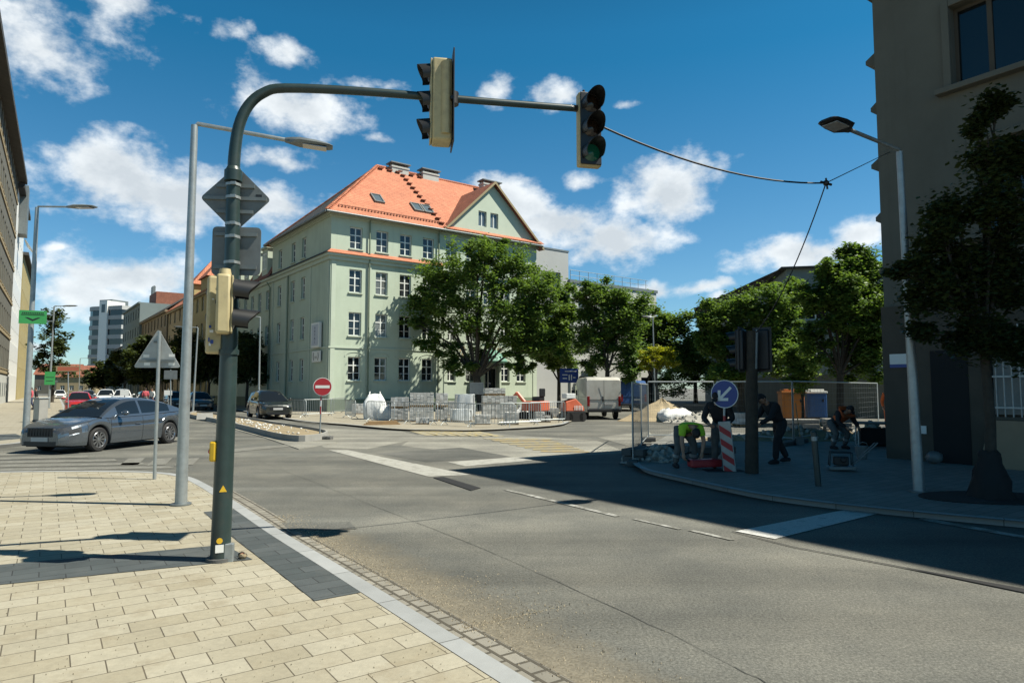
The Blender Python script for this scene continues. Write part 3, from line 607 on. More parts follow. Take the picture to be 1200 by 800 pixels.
def facade(par,org,u,L,z0,z1,wins,wm,depth=.16,style='cross',fm_='white_frame',sill=None,gm='glass',wname='wall',top=None):
    "wall with real openings; wins = (x centre, z bottom, width, height[, style])"
    Mx=frame(org,u); b=MB(); b.M=Mx
    xs={0,L}; zs={z0,z1}
    for q in wins:
        xs|={q[0]-q[2]/2,q[0]+q[2]/2}; zs|={q[1],q[1]+q[3]}
    xs=sorted(xs); zs=sorted(zs)
    def hole(x,z): return any(abs(x-q[0])<q[2]/2 and q[1]<z<q[1]+q[3] for q in wins)
    for i in range(len(xs)-1):
        j=0
        while j<len(zs)-1:
            xm=(xs[i]+xs[i+1])/2
            if not hole(xm,(zs[j]+zs[j+1])/2): b.quad((xs[i],0,zs[j]),(xs[i+1],0,zs[j]),(xs[i+1],0,zs[j+1]),(xs[i],0,zs[j+1]))
            j+=1
    for q in wins:
        a,c,e,f=q[0]-q[2]/2,q[0]+q[2]/2,q[1],q[1]+q[3]
        b.quad((a,0,e),(a,0,f),(a,depth+.05,f),(a,depth+.05,e)); b.quad((c,0,f),(c,0,e),(c,depth+.05,e),(c,depth+.05,f))
        b.quad((a,0,f),(c,0,f),(c,depth+.05,f),(a,depth+.05,f)); b.quad((c,0,e),(a,0,e),(a,depth+.05,e),(c,depth+.05,e))
    wall=b.build(wname,M[wm],par)
    ang=math.atan2(u[1],u[0])
    for q in wins:
        md,pd=win_meshes(q[2],q[3],q[4] if len(q)>4 else style,fm_,gm)
        o=bpy.data.objects.new('window',md); COL.objects.link(o); o.parent=par; o.location=Mx@Vector((q[0],depth,q[1])); o.rotation_euler=(0,0,ang)
        p=bpy.data.objects.new('pane',pd); COL.objects.link(p); p.parent=o
        if sill:
            k=('sill',round(q[2],2),sill)
            if k not in _wcache:
                s=MB(); s.b2(-q[2]/2-.08,q[2]/2+.08,-depth-.11,-depth-.003,-.09,-.005); so_=s.build('sill',M[sill]); _wcache[k]=so_.data; bpy.data.objects.remove(so_)
            o2=bpy.data.objects.new('sill',_wcache[k]); COL.objects.link(o2); o2.parent=o
    return wall,Mx

# ------------------------------------------------ the green corner house
GB=Vector((-13.5,49.0,0)); GA=math.atan2(.6,.8)
gh=thing('corner_house','long pale green corner house with an orange hipped tile roof and a front gable','house',GB,GA)
cols=[2.0,4.17,6.23,8.3]; cols2=[10.5,12.5,16.1,17.9]; W=[]
for x in cols+cols2+[14.3]:
    for i,(zb,h) in enumerate(((2.35,1.78),(5.72,1.78),(9.0,1.78),(12.35,1.68))):
        if x==14.3 and i==0: continue
        W.append((x,zb,1.02,h,'grid'))
W.append((14.4,.55,1.7,3.0,'split'))
facade(gh,(0,0,0),(1,0),19.7,0,15.0,W,'plaster_green',style='grid',sill='trim_green')
WL=[(14-y,zb,.95,h,'grid') for y in (5.8,8.3,11.8) for zb,h in ((2.35,1.78),(5.72,1.78),(9.0,1.78),(12.35,1.68))]
facade(gh,(0,14,0),(0,-1),14,0,15.0,WL,'plaster_green',style='grid',sill='trim_green')
WW=[(23-k*2.45-1.2,zb,.95,h,'grid') for k in range(9) for zb,h in ((2.35,1.78),(5.72,1.78),(9.0,1.78))]
facade(gh,(0.0,37,0),(0,-1),23,0,11.8,WW,'plaster_green',style='grid',sill='trim_green')
b=MB(); b.quad((19.7,0,0),(19.7,14,0),(19.7,14,15),(19.7,0,15)); b.poly([(19.7,0,15),(19.7,14,15),(19.7,7,21.6)])
b.quad((0,14,11.8),(0,14,15),(14,14,15),(14,14,11.8)); b.quad((19.7,14,0),(0,14,0),(0,14,15),(19.7,14,15)); b.build('rear_wall',M['plaster_green'],gh)
# trims: plinth, cornices, corner strips, arches over ground-floor windows
b=MB()
b.b2(-.07,13.4,-.07,-.003,-.02,.95); b.b2(15.5,19.8,-.07,-.003,-.02,.95); b.b2(-.07,-.003,-.003,37,-.02,.95)
b.build('plinth',M['plinth_green'],gh,bevel=.01)
b=MB()
def corn(z,h,out,x1=19.9,y1=14.2,y0s=True):
    b.b2(-out,x1,-out,-.004,z,z+h); b.b2(-out,-.004,-.004,y1,z,z+h)
corn(11.35,.28,.16,19.85,37.1); corn(11.63,.2,.34,9.6,37.1); corn(14.62,.18,.14); corn(14.8,.16,.3)
corn(4.75,.12,.07,19.8,37.0)
for x in (.25,3.1,9.45,10.0,19.4): b.b2(x-.17,x+.17,-.05,-.003,.95,11.33)
for y in (.3,4.1,9.9,13.6): b.b2(-.05,-.003,y-.17,y+.17,.95,11.33)
for x in cols+cols2:
    n=8
    for k in range(n):
        a0,a1=PI*k/n,PI*(k+1)/n; r0,r1=.72,.80; cz=4.15
        pp=[(x+r*math.cos(a),-.035,cz+r*.45*math.sin(a)) for r,a in ((r0,a0),(r1,a0),(r1,a1),(r0,a1))]
        b.slabpoly(pp,(0,.032,0))
b.build('cornice',M['trim_green'],gh)
for x,nm in ((3.05,'drainpipe'),(9.2,'drainpipe')):
    b=MB(); b.tube([(x,-.16,.3),(x,-.16,14.7)],.06,8); b.build(nm,M['plinth_green'],gh,40)
b=MB(); b.tube([(-.16,9.0,.3),(-.16,9.0,11.3)],.06,8); b.build('drainpipe',M['plinth_green'],gh,40)
b=MB(); b.tube([(-.16,14.0,.3),(-.16,14.0,10.9),(-.4,14.2,11.4)],.06,8); b.build('drainpipe',M['plinth_green'],gh,40)
# tile skirt on the upper cornice (x 0..9.6) and at the gable foot
b=MB(); 
b.slabpoly([(-.42,-.42,11.84),(9.6,-.42,11.84),(9.6,-.01,12.15),(-.01,-.01,12.15)],(0,0,-.05))
b.slabpoly([(9.6,-.75,14.98),(20.0,-.75,14.98),(20.0,-.27,15.3),(9.6,-.27,15.3)],(0,0,-.05)); b.build('tile_skirt',M['tiles'],gh)
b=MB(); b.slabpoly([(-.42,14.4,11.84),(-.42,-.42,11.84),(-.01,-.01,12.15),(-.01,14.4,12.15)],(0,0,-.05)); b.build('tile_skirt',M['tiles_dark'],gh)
# main roof
ez=15.05; e=.55; rz_=21.75
b=MB(); P=lambda *a:Vector(a)
E0,E1,E2,E3=P(-e,-e,ez-.2),P(19.95,-e,ez-.2),P(19.95,14+e,ez-.2),P(-e,14+e,ez-.2); R0,R1=P(7,7,rz_),P(19.95,7,rz_)
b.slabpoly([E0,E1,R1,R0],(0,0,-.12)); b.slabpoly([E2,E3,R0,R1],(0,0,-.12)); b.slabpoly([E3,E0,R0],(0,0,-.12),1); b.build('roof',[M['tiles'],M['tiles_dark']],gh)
b=MB(); b.tube([E0+P(.1,.1,.05),R0],.13,8); b.tube([E3,R0],.13,8); b.tube([R0,R1],.13,8)
for k in range(46): b.ball(E0.lerp(R0,k/46)+P(0,0,.1),(.17,.17,.12),6)
b.build('ridge_tiles',M['tiles'],gh,50)
b=MB(); b.tube([E0+P(-.08,-.1,-.05),E1+P(0,-.1,-.05)],.09,8); b.tube([E0+P(-.1,-.08,-.05),E3+P(-.1,0,-.05)],.09,8); b.build('gutter',M['galv_dark'],gh,50)
# snow guards and step tiles
rs=lambda x,t:P(x,-e+t*(7+e),ez-.2+t*(rz_-ez+.2))
b=MB()
for k in range(36): q=rs(.6+k*.27,.085); b.box(q+P(0,0,.1),(.05,.12,.18))
b.bar(rs(.7,.085)+P(0,0,.17),rs(9.9,.085)+P(0,0,.17),.03); b.build('snow_guard',M['tiles_old'],gh)
b=MB()
for k in range(13):
    q=rs(9.55-k*.045,.08+k*.073); b.box(q+P(0,-.06,.13),(.42,.32,.07)); b.box(q+P(0,.03,.06),(.36,.1,.16))
for x in (5.9+1.1,7.9,8.7,10.1,11.0): q=rs(x,.93); b.box(q+P(0,-.06,.13),(.45,.3,.07)); b.box(q+P(0,.03,.06),(.36,.1,.16))
b.build('step_tile',M['tiles_old'],gh)
# roof windows
n_=Vector((0,-(rz_-ez+.2),7+e)).normalized(); up=Vector((0,7+e,rz_-ez+.2)).normalized()
rot=Matrix(((1,0,0),(0,up.y,n_.y),(0,up.z,n_.z)))
for x,t in ((4.6,.33),(8.1,.30),(9.1,.30)):
    q=rs(x,t); f=MB()
    for dx,dy,sx,sy in ((-.4,0,.1,1.3),(.4,0,.1,1.3),(0,.6,.7,.1),(0,-.6,.7,.1)): f.box(q+rot@Vector((dx,dy,.08)),(sx,sy,.16),0,rot)
    fo=f.build('roof_window',M['galv_dark'],gh); p=MB(); p.quad(*[q+rot@Vector((dx,dy,.1)) for dx,dy in ((-.36,-.56),(.36,-.56),(.36,.56),(-.36,.56))]); p.build('pane',M['glass_lit'],fo)
# chimneys with plates on posts
for x,y,zt,l in ((9.0,6.9,22.05,1.7),(12.2,6.9,22.1,1.7),(18.6,6.0,22.0,2.0)):
    b=MB(); b.b2(x-l/2,x+l/2,y-.4,y+.4,20.3,zt-.25); b.b2(x-l/2-.06,x+l/2+.06,y-.46,y+.46,zt-.26,zt-.1); co=b.build('chimney',M['pale_wall'],gh,bevel=.01)
    c=MB(); c.b2(x-l/2-.15,x+l/2+.15,y-.55,y+.55,zt+.14,zt+.24)
    for sx in(-1,1):
        for sy in(-1,1): c.b2(x+sx*(l/2-.1)-.04,x+sx*(l/2-.1)+.04,y+sy*.35-.04,y+sy*.35+.04,zt-.12,zt+.16)
    c.build('chimney_plate',M['galv_dark'],co)
# front gable
gx0,gx1,gc,gt=9.75,19.75,14.6,19.6
b=MB()
def gz_(x): return 15.0+(gt-15.0)*(1-abs(x-gc)/(4.95))
ws=[(13.5,15.75,.85,1.35),(14.75,15.75,.85,1.35)]
F0=Matrix.Translation((0,-.24,0)); b.M=F0
xsplit=[gx0,13.075,13.925,14.325,15.175,gx1]
b.poly([(gx0,0,15),(13.075,0,15),(13.075,0,gz_(13.075))]); b.poly([(15.175,0,15),(gx1,0,15),(15.175,0,gz_(15.175))])
b.poly([(13.925,0,15),(14.325,0,15),(14.325,0,gz_(14.325)),(13.925,0,gz_(13.925))])
for x0,x1 in ((13.075,13.925),(14.325,15.175)):
    b.quad((x0,0,15),(x1,0,15),(x1,0,15.75),(x0,0,15.75)); pts=[(x0,0,17.1),(x1,0,17.1),(x1,0,gz_(x1))]
    if x0<gc<x1: pts.append((gc,0,gt))
    b.poly(pts+[(x0,0,gz_(x0))])
    b.quad((x0,0,15.75),(x0,0,17.1),(x0,.2,17.1),(x0,.2,15.75)); b.quad((x1,0,17.1),(x1,0,15.75),(x1,.2,15.75),(x1,.2,17.1)); b.quad((x0,0,17.1),(x1,0,17.1),(x1,.2,17.1),(x0,.2,17.1)); b.quad((x0,.2,15.75),(x1,.2,15.75),(x1,0,15.75),(x0,0,15.75))
b.build('gable',M['trim_green'],gh)
for q in ws:
    md,pd=win_meshes(.85,1.35,'split','white_frame','glass_lit'); o=bpy.data.objects.new('window',md); COL.objects.link(o); o.parent=gh; o.location=(q[0],-.08,q[1]); p=bpy.data.objects.new('pane',pd); COL.objects.link(p); p.parent=o
b=MB(); yb=5.4
for sx,ex in ((-1,gx0-.35),(1,gx1+.35)):
    zl=gz_(ex)-.0; b.slabpoly([(ex,-.62,zl+.1),(gc,-.62,gt+.25),(gc,yb,gt+.25),(ex,.1,zl+.1)] if sx<0 else [(gc,-.62,gt+.25),(ex,-.62,zl+.1),(ex,.1,zl+.1),(gc,yb,gt+.25)],(0,0,-.14))
b.build('gable_roof',M['tiles_old'],gh)
b=MB()
for ex in (gx0-.35,gx1+.35):
    zl=gz_(ex); b.slabpoly([(ex,-.66,zl-.12),(gc,-.66,gt+.03),(gc,-.66,gt+.27),(ex,-.66,zl+.12)],(0,.036,0))
b.build('verge_board',M['tan'],gh)
# mansard over the wing
b=MB(); b.slabpoly([(-.3,37,11.95),(-.3,14.1,11.95),(1.3,14.1,15.0),(1.3,37,15.0)],(.1,0,-.05)); b.slabpoly([(1.3,37,15.0),(1.3,14.1,15.0),(7,14.1,18.6),(7,37,18.6)],(0,0,-.1),1)
b.slabpoly([(13.5,14.1,14.0),(13.5,37,14.0),(7,37,18.6),(7,14.1,18.6)],(0,0,-.1),1); b.build('mansard_roof',[M['tiles_old'],M['tiles']],gh)
for k in range(7):
    y=15.9+k*3.0; f=MB(); f.b2(-.12,1.4,y-.85,y+.85,12.3,14.75); f.b2(-.3,1.6,y-1.0,y+1.0,14.75,14.95)
    do=f.build('dormer',M['trim_green'],gh); 
    md,pd=win_meshes(1.0,1.5,'cross','white_frame','glass'); o=bpy.data.objects.new('window',md); COL.objects.link(o); o.parent=do; o.location=(-.16,y,12.8); o.rotation_euler=(0,0,-PI/2)
# entrance: copper canopy dome, dark door, relief panels
b=MB(); b.lathe([(1.35,0),(1.4,.12),(1.2,.35),(.95,.7),(.55,1.0),(.12,1.2),(.06,1.5),(0,1.55)],20); b.lathe([(1.35,0),(0,.02)],20); b.build('canopy',mat('copper_green',(.10,.24,.18),.6,var=.15),gh,40,loc=(14.4,-.35,3.95))
b=MB(); b.b2(13.45,13.65,-.5,-.01,0,3.9); b.b2(15.15,15.35,-.5,-.01,0,3.9); b.build('door_surround',M['trim_green'],gh,bevel=.02)
for x in (11.5,15.3):
    b=MB(); b.b2(x-.55,x+.55,-.05,-.004,4.5,5.55,0)
    for k in range(9): b.ball((x-.4+.1*k,-.06,4.85+.35*math.sin(k*2.1)),(.09,.05,.16),6,1)
    b.build('relief_panel',[M['trim_green'],M['tan']],gh)
# wall signs
b=MB(); b.b2(-.30,-.10,1.25,2.95,4.85,6.75,0); sg=b.build('wall_sign',M['white'],gh,bevel=.015)
b=MB(); b.b2(-.312,-.302,1.42,2.78,5.0,6.6,0); pn=b.build('sign_panel',mat('sign_panel_blue_grey',(.42,.46,.52),.4,var=.05),sg)
def text(s,size,m,par,loc,rot,name='lettering',ext=.004,line=1.0):
    c=bpy.data.curves.new(name,'FONT'); c.body=s; c.size=size; c.align_x='CENTER'; c.align_y='CENTER'; c.extrude=ext; c.space_line=line
    o=bpy.data.objects.new('tmp',c); COL.objects.link(o); dg=bpy.context.evaluated_depsgraph_get(); me=bpy.data.meshes.new_from_object(o.evaluated_get(dg)); bpy.data.objects.remove(o); bpy.data.curves.remove(c)
    me.name=name; me.materials.clear(); me.materials.append(m); o=link(name,me,par,loc=loc); o.rotation_euler=rot; return o
c=text('A\nH\nY\nA\nL',.30,mat('navy_ink',(.03,.04,.10),.5),sg,(-.318,2.1,5.8),(PI/2,0,-PI/2),line=.9)
b=MB(); b.b2(-.2,-.1,1.25,2.95,3.75,4.6,0)
s2=b.build('wall_sign',M['white'],gh,bevel=.015)
b=MB()
for sy in(-1,1):
    for k in range(6): b.ball((-.21,2.1+sy*(.42+.1*math.sin(k*.55)),3.92+k*.1),(.012,.06,.05),6)
b.b2(-.215,-.202,1.85,2.35,4.13,4.17); b.b2(-.215,-.202,1.8,2.4,4.02,4.05); b.build('emblem',M['black'],s2)

# ------------------------------------------------ generic block
def block(name,label,org,u,L,depth,h,wm,wins,roof=None,rm='tiles',style='cross',fm_='white_frame',gm='glass',wins2=None,cornice=None,group=None,sill=None,name_roof='roof',base=None):
    "front runs along u from org; a second front on its left end"
    ang=math.atan2(u[1],u[0]); t=thing(name,label,'building',org,ang,group)
    facade(t,(0,0,0),(1,0),L,0,h,wins,wm,style=style,fm_=fm_,gm=gm,sill=sill)
    facade(t,(0,depth,0),(0,-1),depth,0,h,wins2 or [],wm,style=style,fm_=fm_,gm=gm,sill=sill)
    b=MB(); b.quad((L,0,0),(L,depth,0),(L,depth,h),(L,0,h)); b.quad((L,depth,0),(0,depth,0),(0,depth,h),(L,depth,h)); 
    if roof is None: b.quad((0,0,h-.02),(L,0,h-.02),(L,depth,h-.02),(0,depth,h-.02))
    b.build('rear_wall',M[wm],t)
    if cornice:
        b=MB(); o=cornice[0]; b.b2(-o,L+o,-o,-.004,h-cornice[1],h+.05); b.b2(-o,-.004,-.004,depth+o,h-cornice[1],h+.05); b.build('cornice',M[cornice[2]],t)
    if base:
        b=MB(); b.b2(-.05,L+.05,-.05,-.003,0,base[0]); b.b2(-.05,-.003,-.003,depth,0,base[0]); b.build('plinth',M[base[1]],t)
    if roof:
        kind,rh=roof; e=.4; b=MB(); z=h-.05+.1
        A,B,C,D_=P(-e,-e,z),P(L+e,-e,z),P(L+e,depth+e,z),P(-e,depth+e,z)
        if kind=='hip': r0,r1=P(depth/2,depth/2,z+rh),P(L-depth/2,depth/2,z+rh)
        else: r0,r1=P(-e,depth/2,z+rh),P(L+e,depth/2,z+rh)
        b.slabpoly([A,B,r1,r0],(0,0,-.1)); b.slabpoly([C,D_,r0,r1],(0,0,-.1))
        if kind=='hip': b.slabpoly([D_,A,r0],(0,0,-.1)); b.slabpoly([B,C,r1],(0,0,-.1))
        b.build(name_roof,M[rm],t)
        if kind=='gable':
            b=MB(); b.poly([(0,depth,h),(0,0,h),(0,depth/2,h+rh)]); b.poly([(L,0,h),(L,depth,h),(L,depth/2,h+rh)]); b.build('gable',M[wm],t)
    return t
def grid(x0,x1,nx,zs,w,h,style=None):
    out=[]
    for i in range(nx):
        x=x0+(x1-x0)*(i/(nx-1) if nx>1 else .5)
        for z in zs: out.append((x,z,w,h)+((style,) if style else ()))
    return out
tb=Vector((.8,.6)); sb=Vector((-.6,.8)); G2=GB.xy
def gpt(x,y): q=G2+tb*x+sb*y; return (q.x,q.y,0)
# grey annex beyond the gable, then the lower pale block
def bld(*a,**k): return block(*a,**k)
a1=bld('annex_building','smooth grey flat roofed annex joined to the right end of the green house',gpt(19.78,.5),tb,4.3,12,15.0,'grey_wall',[(2.3,11.2,2.0,1.6,'tri'),(2.3,7.4,2.0,1.6,'tri'),(2.3,3.9,2.0,1.6,'tri')],fm_='galv_dark',cornice=(.05,.1,'galv_dark'))
a2=bld('office_building','pale low office block with a roof railing behind the kerbside trees',gpt(24.12,.3),tb,12.4,12,12.2,'pale_wall',grid(1.8,10.6,4,(1.2,5.2,8.7),1.5,1.7),cornice=(.12,.25,'galv_dark'),fm_='galv_dark')
b=MB()
for k in range(10): b.bar((.3+k*1.2,.3,12.2),(.3+k*1.2,.3,13.25),.025)
for z in (12.75,13.25): b.bar((.3,.3,z),(11.4,.3,z),.025)
b.build('roof_railing',M['galv_dark'],a2)
b=MB(); b.b2(0,12.4,-.1,-.004,4.3,4.55); b.build('string_course',M['grey_wall'],a2)
# houses further down the street, right side (their fronts face the street, u runs towards the camera)
def row(name,label,y0,y1,h,wm,floors,roof,rm,st_='cross',group=None,cor=None,pitch=2.9,dx=0):
    L=y1-y0; n=max(2,int(L/pitch))
    zs=[1.2+k*3.4 for k in range(floors)]
    wl=[(1.4+(L-2.8)*i/(n-1),z,1.1,1.8) for i in range(n) for z in zs]
    return bld(name,label,gpt(dx,y1),-sb,L,12,h,wm,wl,roof,rm,style=st_,cornice=cor,group=group)
oh=row('ochre_house','ochre house with a steep orange tile roof next beyond the green house',37.3,52,13.6,'ochre',4,('gable',5.0),'tiles',cor=(.3,.3,'tan'))
for x0 in (10.2,2.2):
    b=MB(); b.b2(x0,x0+4.2,-.25,4,13.4,15.2); gb=b.build('gable',M['ochre'],oh)
    b=MB(); A_=(x0-.35,-.6,15.2); B_=(x0+4.55,-.6,15.2); T_=(x0+2.1,2.2,18.9); b.add([A_,B_,(x0+4.55,5,15.2),(x0-.35,5,15.2),T_],[(0,1,4),(1,2,4),(2,3,4),(3,0,4),(3,2,1,0)]); b.build('gable_roof',M['tiles'],gb)
row('tan_house','tan house under an orange tile roof, third down the right side of the street',52.2,66,13.4,'tan',4,('gable',5.6),'tiles',cor=(.3,.3,'tan'),dx=.3)
row('brown_house','brown house with a dark metal roof, halfway down the right side of the street',66.3,91,13.8,'brownp',4,('gable',4.6),'tiles_dark',cor=(.4,.3,'brownp'),dx=.1)
r3=row('grey_house','tall grey green house with a rooftop aerial, last before the banded tower',91.3,114,17.6,'teal_wall',5,None,'tiles_dark',cor=(.3,.3,'teal_wall'),dx=-.3)
b=MB(); b.b2(12,20,3,8,17.6,20.2); b.build('penthouse',M['tiles_old'],r3)
b=MB()
for k in range(3): b.bar((9+k*.9,4,17.5),(9+k*.9,4,22.5),.12); b.b2(8.8+k*.9,9.2+k*.9,3.7,4.2,19.6+k*.5,22.4)
b.build('aerial',M['galv_dark'],r3)
row('white_house','white rendered low house between the trees before the banded tower',114.4,134,10.5,'pale_wall',3,('gable',3.5),'tiles_dark')
# banded tower at the end of the street
tp=at(96,455,215); tw=thing('office_tower','dark office tower with pale balcony bands and a white stair shaft, at the street end','building',(tp.x,tp.y,0),R(-18))
b=MB(); n=10; Lx=15.5
for k in range(9): b.prism([(0,3),(1.2,.8),(3.2,0),(Lx,0),(Lx,12),(0,12)],.2+k*3.1,2.0+k*3.1)
b.build('window_band',M['glass'],tw)
b=MB()
for k in range(10): b.prism([(-.2,2.9),(1.1,.6),(3.1,-.25),(Lx+.2,-.25),(Lx+.2,12.2),(-.2,12.2)],2.0+(k-1)*3.1,3.28+(k-1)*3.1)
b.build('balcony_band',M['grey_wall'],tw)
b=MB(); b.b2(6.6,9.9,-.6,6,0,29.8); b.build('stair_shaft',M['white'],tw)
b=MB(); b.b2(7.6,9.0,-.66,-.61,26,28.6); b.build('window',M['glass'],tw)
b=MB(); b.b2(3.5,9,2,8,28,30.5); b.build('roof_hut',M['galv_dark'],tw)
# low houses closing the view
for u0,Y,h,rh,wm,lab,wd in ((66,190,5.0,3.4,'tan','small tan house with a red roof closing the street, left of the tower',10),(40,230,6.5,3.8,'beige','pale house with a red roof far down the street behind the kerbside tree',13)):
    p=at(u0,455,Y); bld('distant_house',lab,(p.x,p.y,0),Vector((1,.25)),wd,8,h,wm,grid(1.5,wd-1.5,4,(1.2,),1.1,1.4),('gable',rh),'tiles_old',group='low houses at the end of the street')
# ------------------------------------------------ left building along the street
L0=at(-32,455,50); su=Vector((-.56,.8285))
org=L0.xy-su*18; tl=su
# seen from the street the far end is at the right: u runs away from the camera
def left_front(name,label,s0,s1,h,wm,floors,fh,z1,win,cor,st_,sill=None,off=0,piers=True):
    o=L0.xy+su*s0; nrm=Vector((su.y,-su.x)); o=o+nrm*off
    L=s1-s0; n=int(L/2.6); wl=[(1.3+(L-2.6)*i/(n-1),z1+k*fh,win[0],win[1]) for i in range(n) for k in range(floors)]
    t=bld(name,label,(o.x,o.y,0),su,L,14,h,wm,wl,None,style=st_,cornice=cor,sill=sill); return t,L,n
t,L,n=left_front('stone_office','long tan stone office block with rows of windows and a dark overhanging eave, left edge',-8,39,28.2,'beige',6,4.25,4.0,(1.55,2.35),(.9,.5,'tiles_dark'),'cross',sill='tan')
b=MB(); b.b2(-.1,L,-.12,-.004,0,3.2); b.build('plinth',M['pale_wall'],t)
b=MB()
for k in range(6): b.b2(0,L,-.1,-.004,3.45+k*4.25,3.75+k*4.25)
b.build('string_course',M['tan'],t)
b=MB()
for k in range(int(L/3.2)): b.b2(1+k*3.2,1.6+k*3.2,-.16,-.122,.9,2.4)
b.build('basement_grille',M['galv_dark'],t)
t2,L2,n2=left_front('white_oriel_house','narrow white fronted house with a projecting bay beyond the stone office',39.4,58,27.5,'white',6,4.1,3.5,(1.2,1.9),(.7,.5,'tiles_dark'),'cross',off=.0)
b=MB(); b.b2(4,7,-.9,-.004,22,28.5); b.build('oriel',M['galv_dark'],t2)
b=MB(); b.lathe([(0,0),(.9,.15),(1.0,.3)],16,0,Matrix.Translation((5,-1.0,20.5))@Matrix.Rotation(R(60),4,'X')); b.build('satellite_dish',M['white'],t2,40)
t3,L3,n3=left_front('yellow_house','yellowish house with a dark bay behind the tall lamp post, past the white front',58.5,92,22,'ochre',5,3.9,3.0,(1.2,1.9),(.6,.4,'tiles_dark'),'cross',off=.1)
# ------------------------------------------------ the shaded house on the right
rc=Vector((9.0,16.0)); ru=-SD
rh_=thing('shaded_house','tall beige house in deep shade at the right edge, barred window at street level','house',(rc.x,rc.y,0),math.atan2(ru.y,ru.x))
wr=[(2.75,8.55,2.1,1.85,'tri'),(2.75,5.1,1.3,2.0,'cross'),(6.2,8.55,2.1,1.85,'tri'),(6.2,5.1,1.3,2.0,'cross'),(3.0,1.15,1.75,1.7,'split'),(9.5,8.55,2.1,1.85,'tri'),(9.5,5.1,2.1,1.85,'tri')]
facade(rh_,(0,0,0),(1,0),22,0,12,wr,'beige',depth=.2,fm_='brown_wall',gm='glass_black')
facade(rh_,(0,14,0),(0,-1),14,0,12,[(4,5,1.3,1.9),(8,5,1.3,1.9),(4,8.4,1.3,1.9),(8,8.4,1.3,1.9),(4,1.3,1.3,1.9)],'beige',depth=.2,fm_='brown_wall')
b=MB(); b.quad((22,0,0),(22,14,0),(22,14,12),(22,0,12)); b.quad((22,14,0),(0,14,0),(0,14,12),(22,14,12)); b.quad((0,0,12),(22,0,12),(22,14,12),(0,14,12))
b.b2(3.4,22.2,-.3,13,12.01,17.4); b.b2(-.3,22.3,-.45,14.3,11.7,11.99); b.build('unseen_shadow_storey',M['beige'],rh_)  # unseen top block, set back and sized to shape the shadow on the road
b=MB(); b.b2(-.05,2.08,-.06,-.004,0,3.7); b.b2(3.92,22,-.06,-.004,0,3.7); b.b2(2.08,3.92,-.06,-.004,0,1.1); b.b2(2.08,3.92,-.06,-.004,2.9,3.7); b.b2(-.05,-.004,-.004,14,0,3.7); b.build('ground_floor_cladding',M['brown_wall'],rh_)
b=MB()
for q in wr[:4]+wr[5:]:
    x,z,w_,h_=q[:4]
    b.b2(x-w_/2-.16,x-w_/2-.002,-.09,-.003,z,z+h_+.16); b.b2(x+w_/2+.002,x+w_/2+.16,-.09,-.003,z,z+h_+.16); b.b2(x-w_/2,x+w_/2,-.09,-.003,z+h_+.002,z+h_+.16)
    b.b2(x-w_/2-.3,x+w_/2+.3,-.24,-.003,z-.16,z-.03)
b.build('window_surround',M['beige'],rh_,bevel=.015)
b=MB()   # profiles that stand out from the end wall
for z,o in ((10.0,.34),(8.75,.26),(7.3,.3),(5.95,.24),(4.6,.2)):
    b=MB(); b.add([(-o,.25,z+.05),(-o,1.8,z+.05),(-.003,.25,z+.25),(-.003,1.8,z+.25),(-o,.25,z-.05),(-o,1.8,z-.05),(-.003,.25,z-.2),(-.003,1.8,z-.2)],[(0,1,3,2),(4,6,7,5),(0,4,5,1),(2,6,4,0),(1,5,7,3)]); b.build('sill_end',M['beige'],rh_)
b=MB()
for k in range(13): b.bar((2.14+k*.143,-.13,1.16),(2.14+k*.143,-.13,2.98 if k%2 else 3.08),.014)
for z in (1.35,2.0,2.75): b.b2(2.08,3.92,-.15,-.11,z-.02,z+.02)
b.build('window_bars',M['galv'],rh_)
b=MB(); b.b2(2.15,3.85,.12,.16,1.2,2.8); b.build('curtain',M['concrete'],rh_)
b=MB(); b.b2(1.0,1.75,-.075,-.063,.02,2.6); b.build('door',M['hole'],rh_,bevel=.004)
b=MB(); b.b2(.72,.86,-.09,-.063,.72,.9); b.build('meter_box',M['white'],rh_)
b=MB(); b.b2(.12,.62,-.085,-.063,2.32,2.56,0); b.b2(.12,.62,-.086,-.063,2.24,2.318,1); b.build('street_name_plate',[M['white'],M['blue']],rh_)
# ------------------------------------------------ grey teal house behind the site
dv=Vector((.19,.98)).normalized(); fv=Vector((.98,-.19)).normalized(); bc=Vector((16.9,40.5))
bt=bld('teal_house','grey teal apartment house with white windows behind the orange cabin',(bc.x,bc.y,0),fv,24,55,9.1,'teal_wall',[(x,z,1.25,1.35,'split') for x in (1.6,3.6,5.8,8.0,10.2) for z in (3.2,5.9)]+[(x,.8,1.0,1.5) for x in (2.2,4.2,7)],roof=('hip',.9),rm='tiles_dark',wins2=[(2+k*2.6,z,1.2,1.4,'split') for k in range(20) for z in (3.2,5.9)],style='split')
b=MB(); b.b2(-.02,24,-.04,-.003,0,2.6); b.b2(-.04,-.003,-.003,55,0,2.6); b.build('ground_floor_cladding',M['beige'],bt)
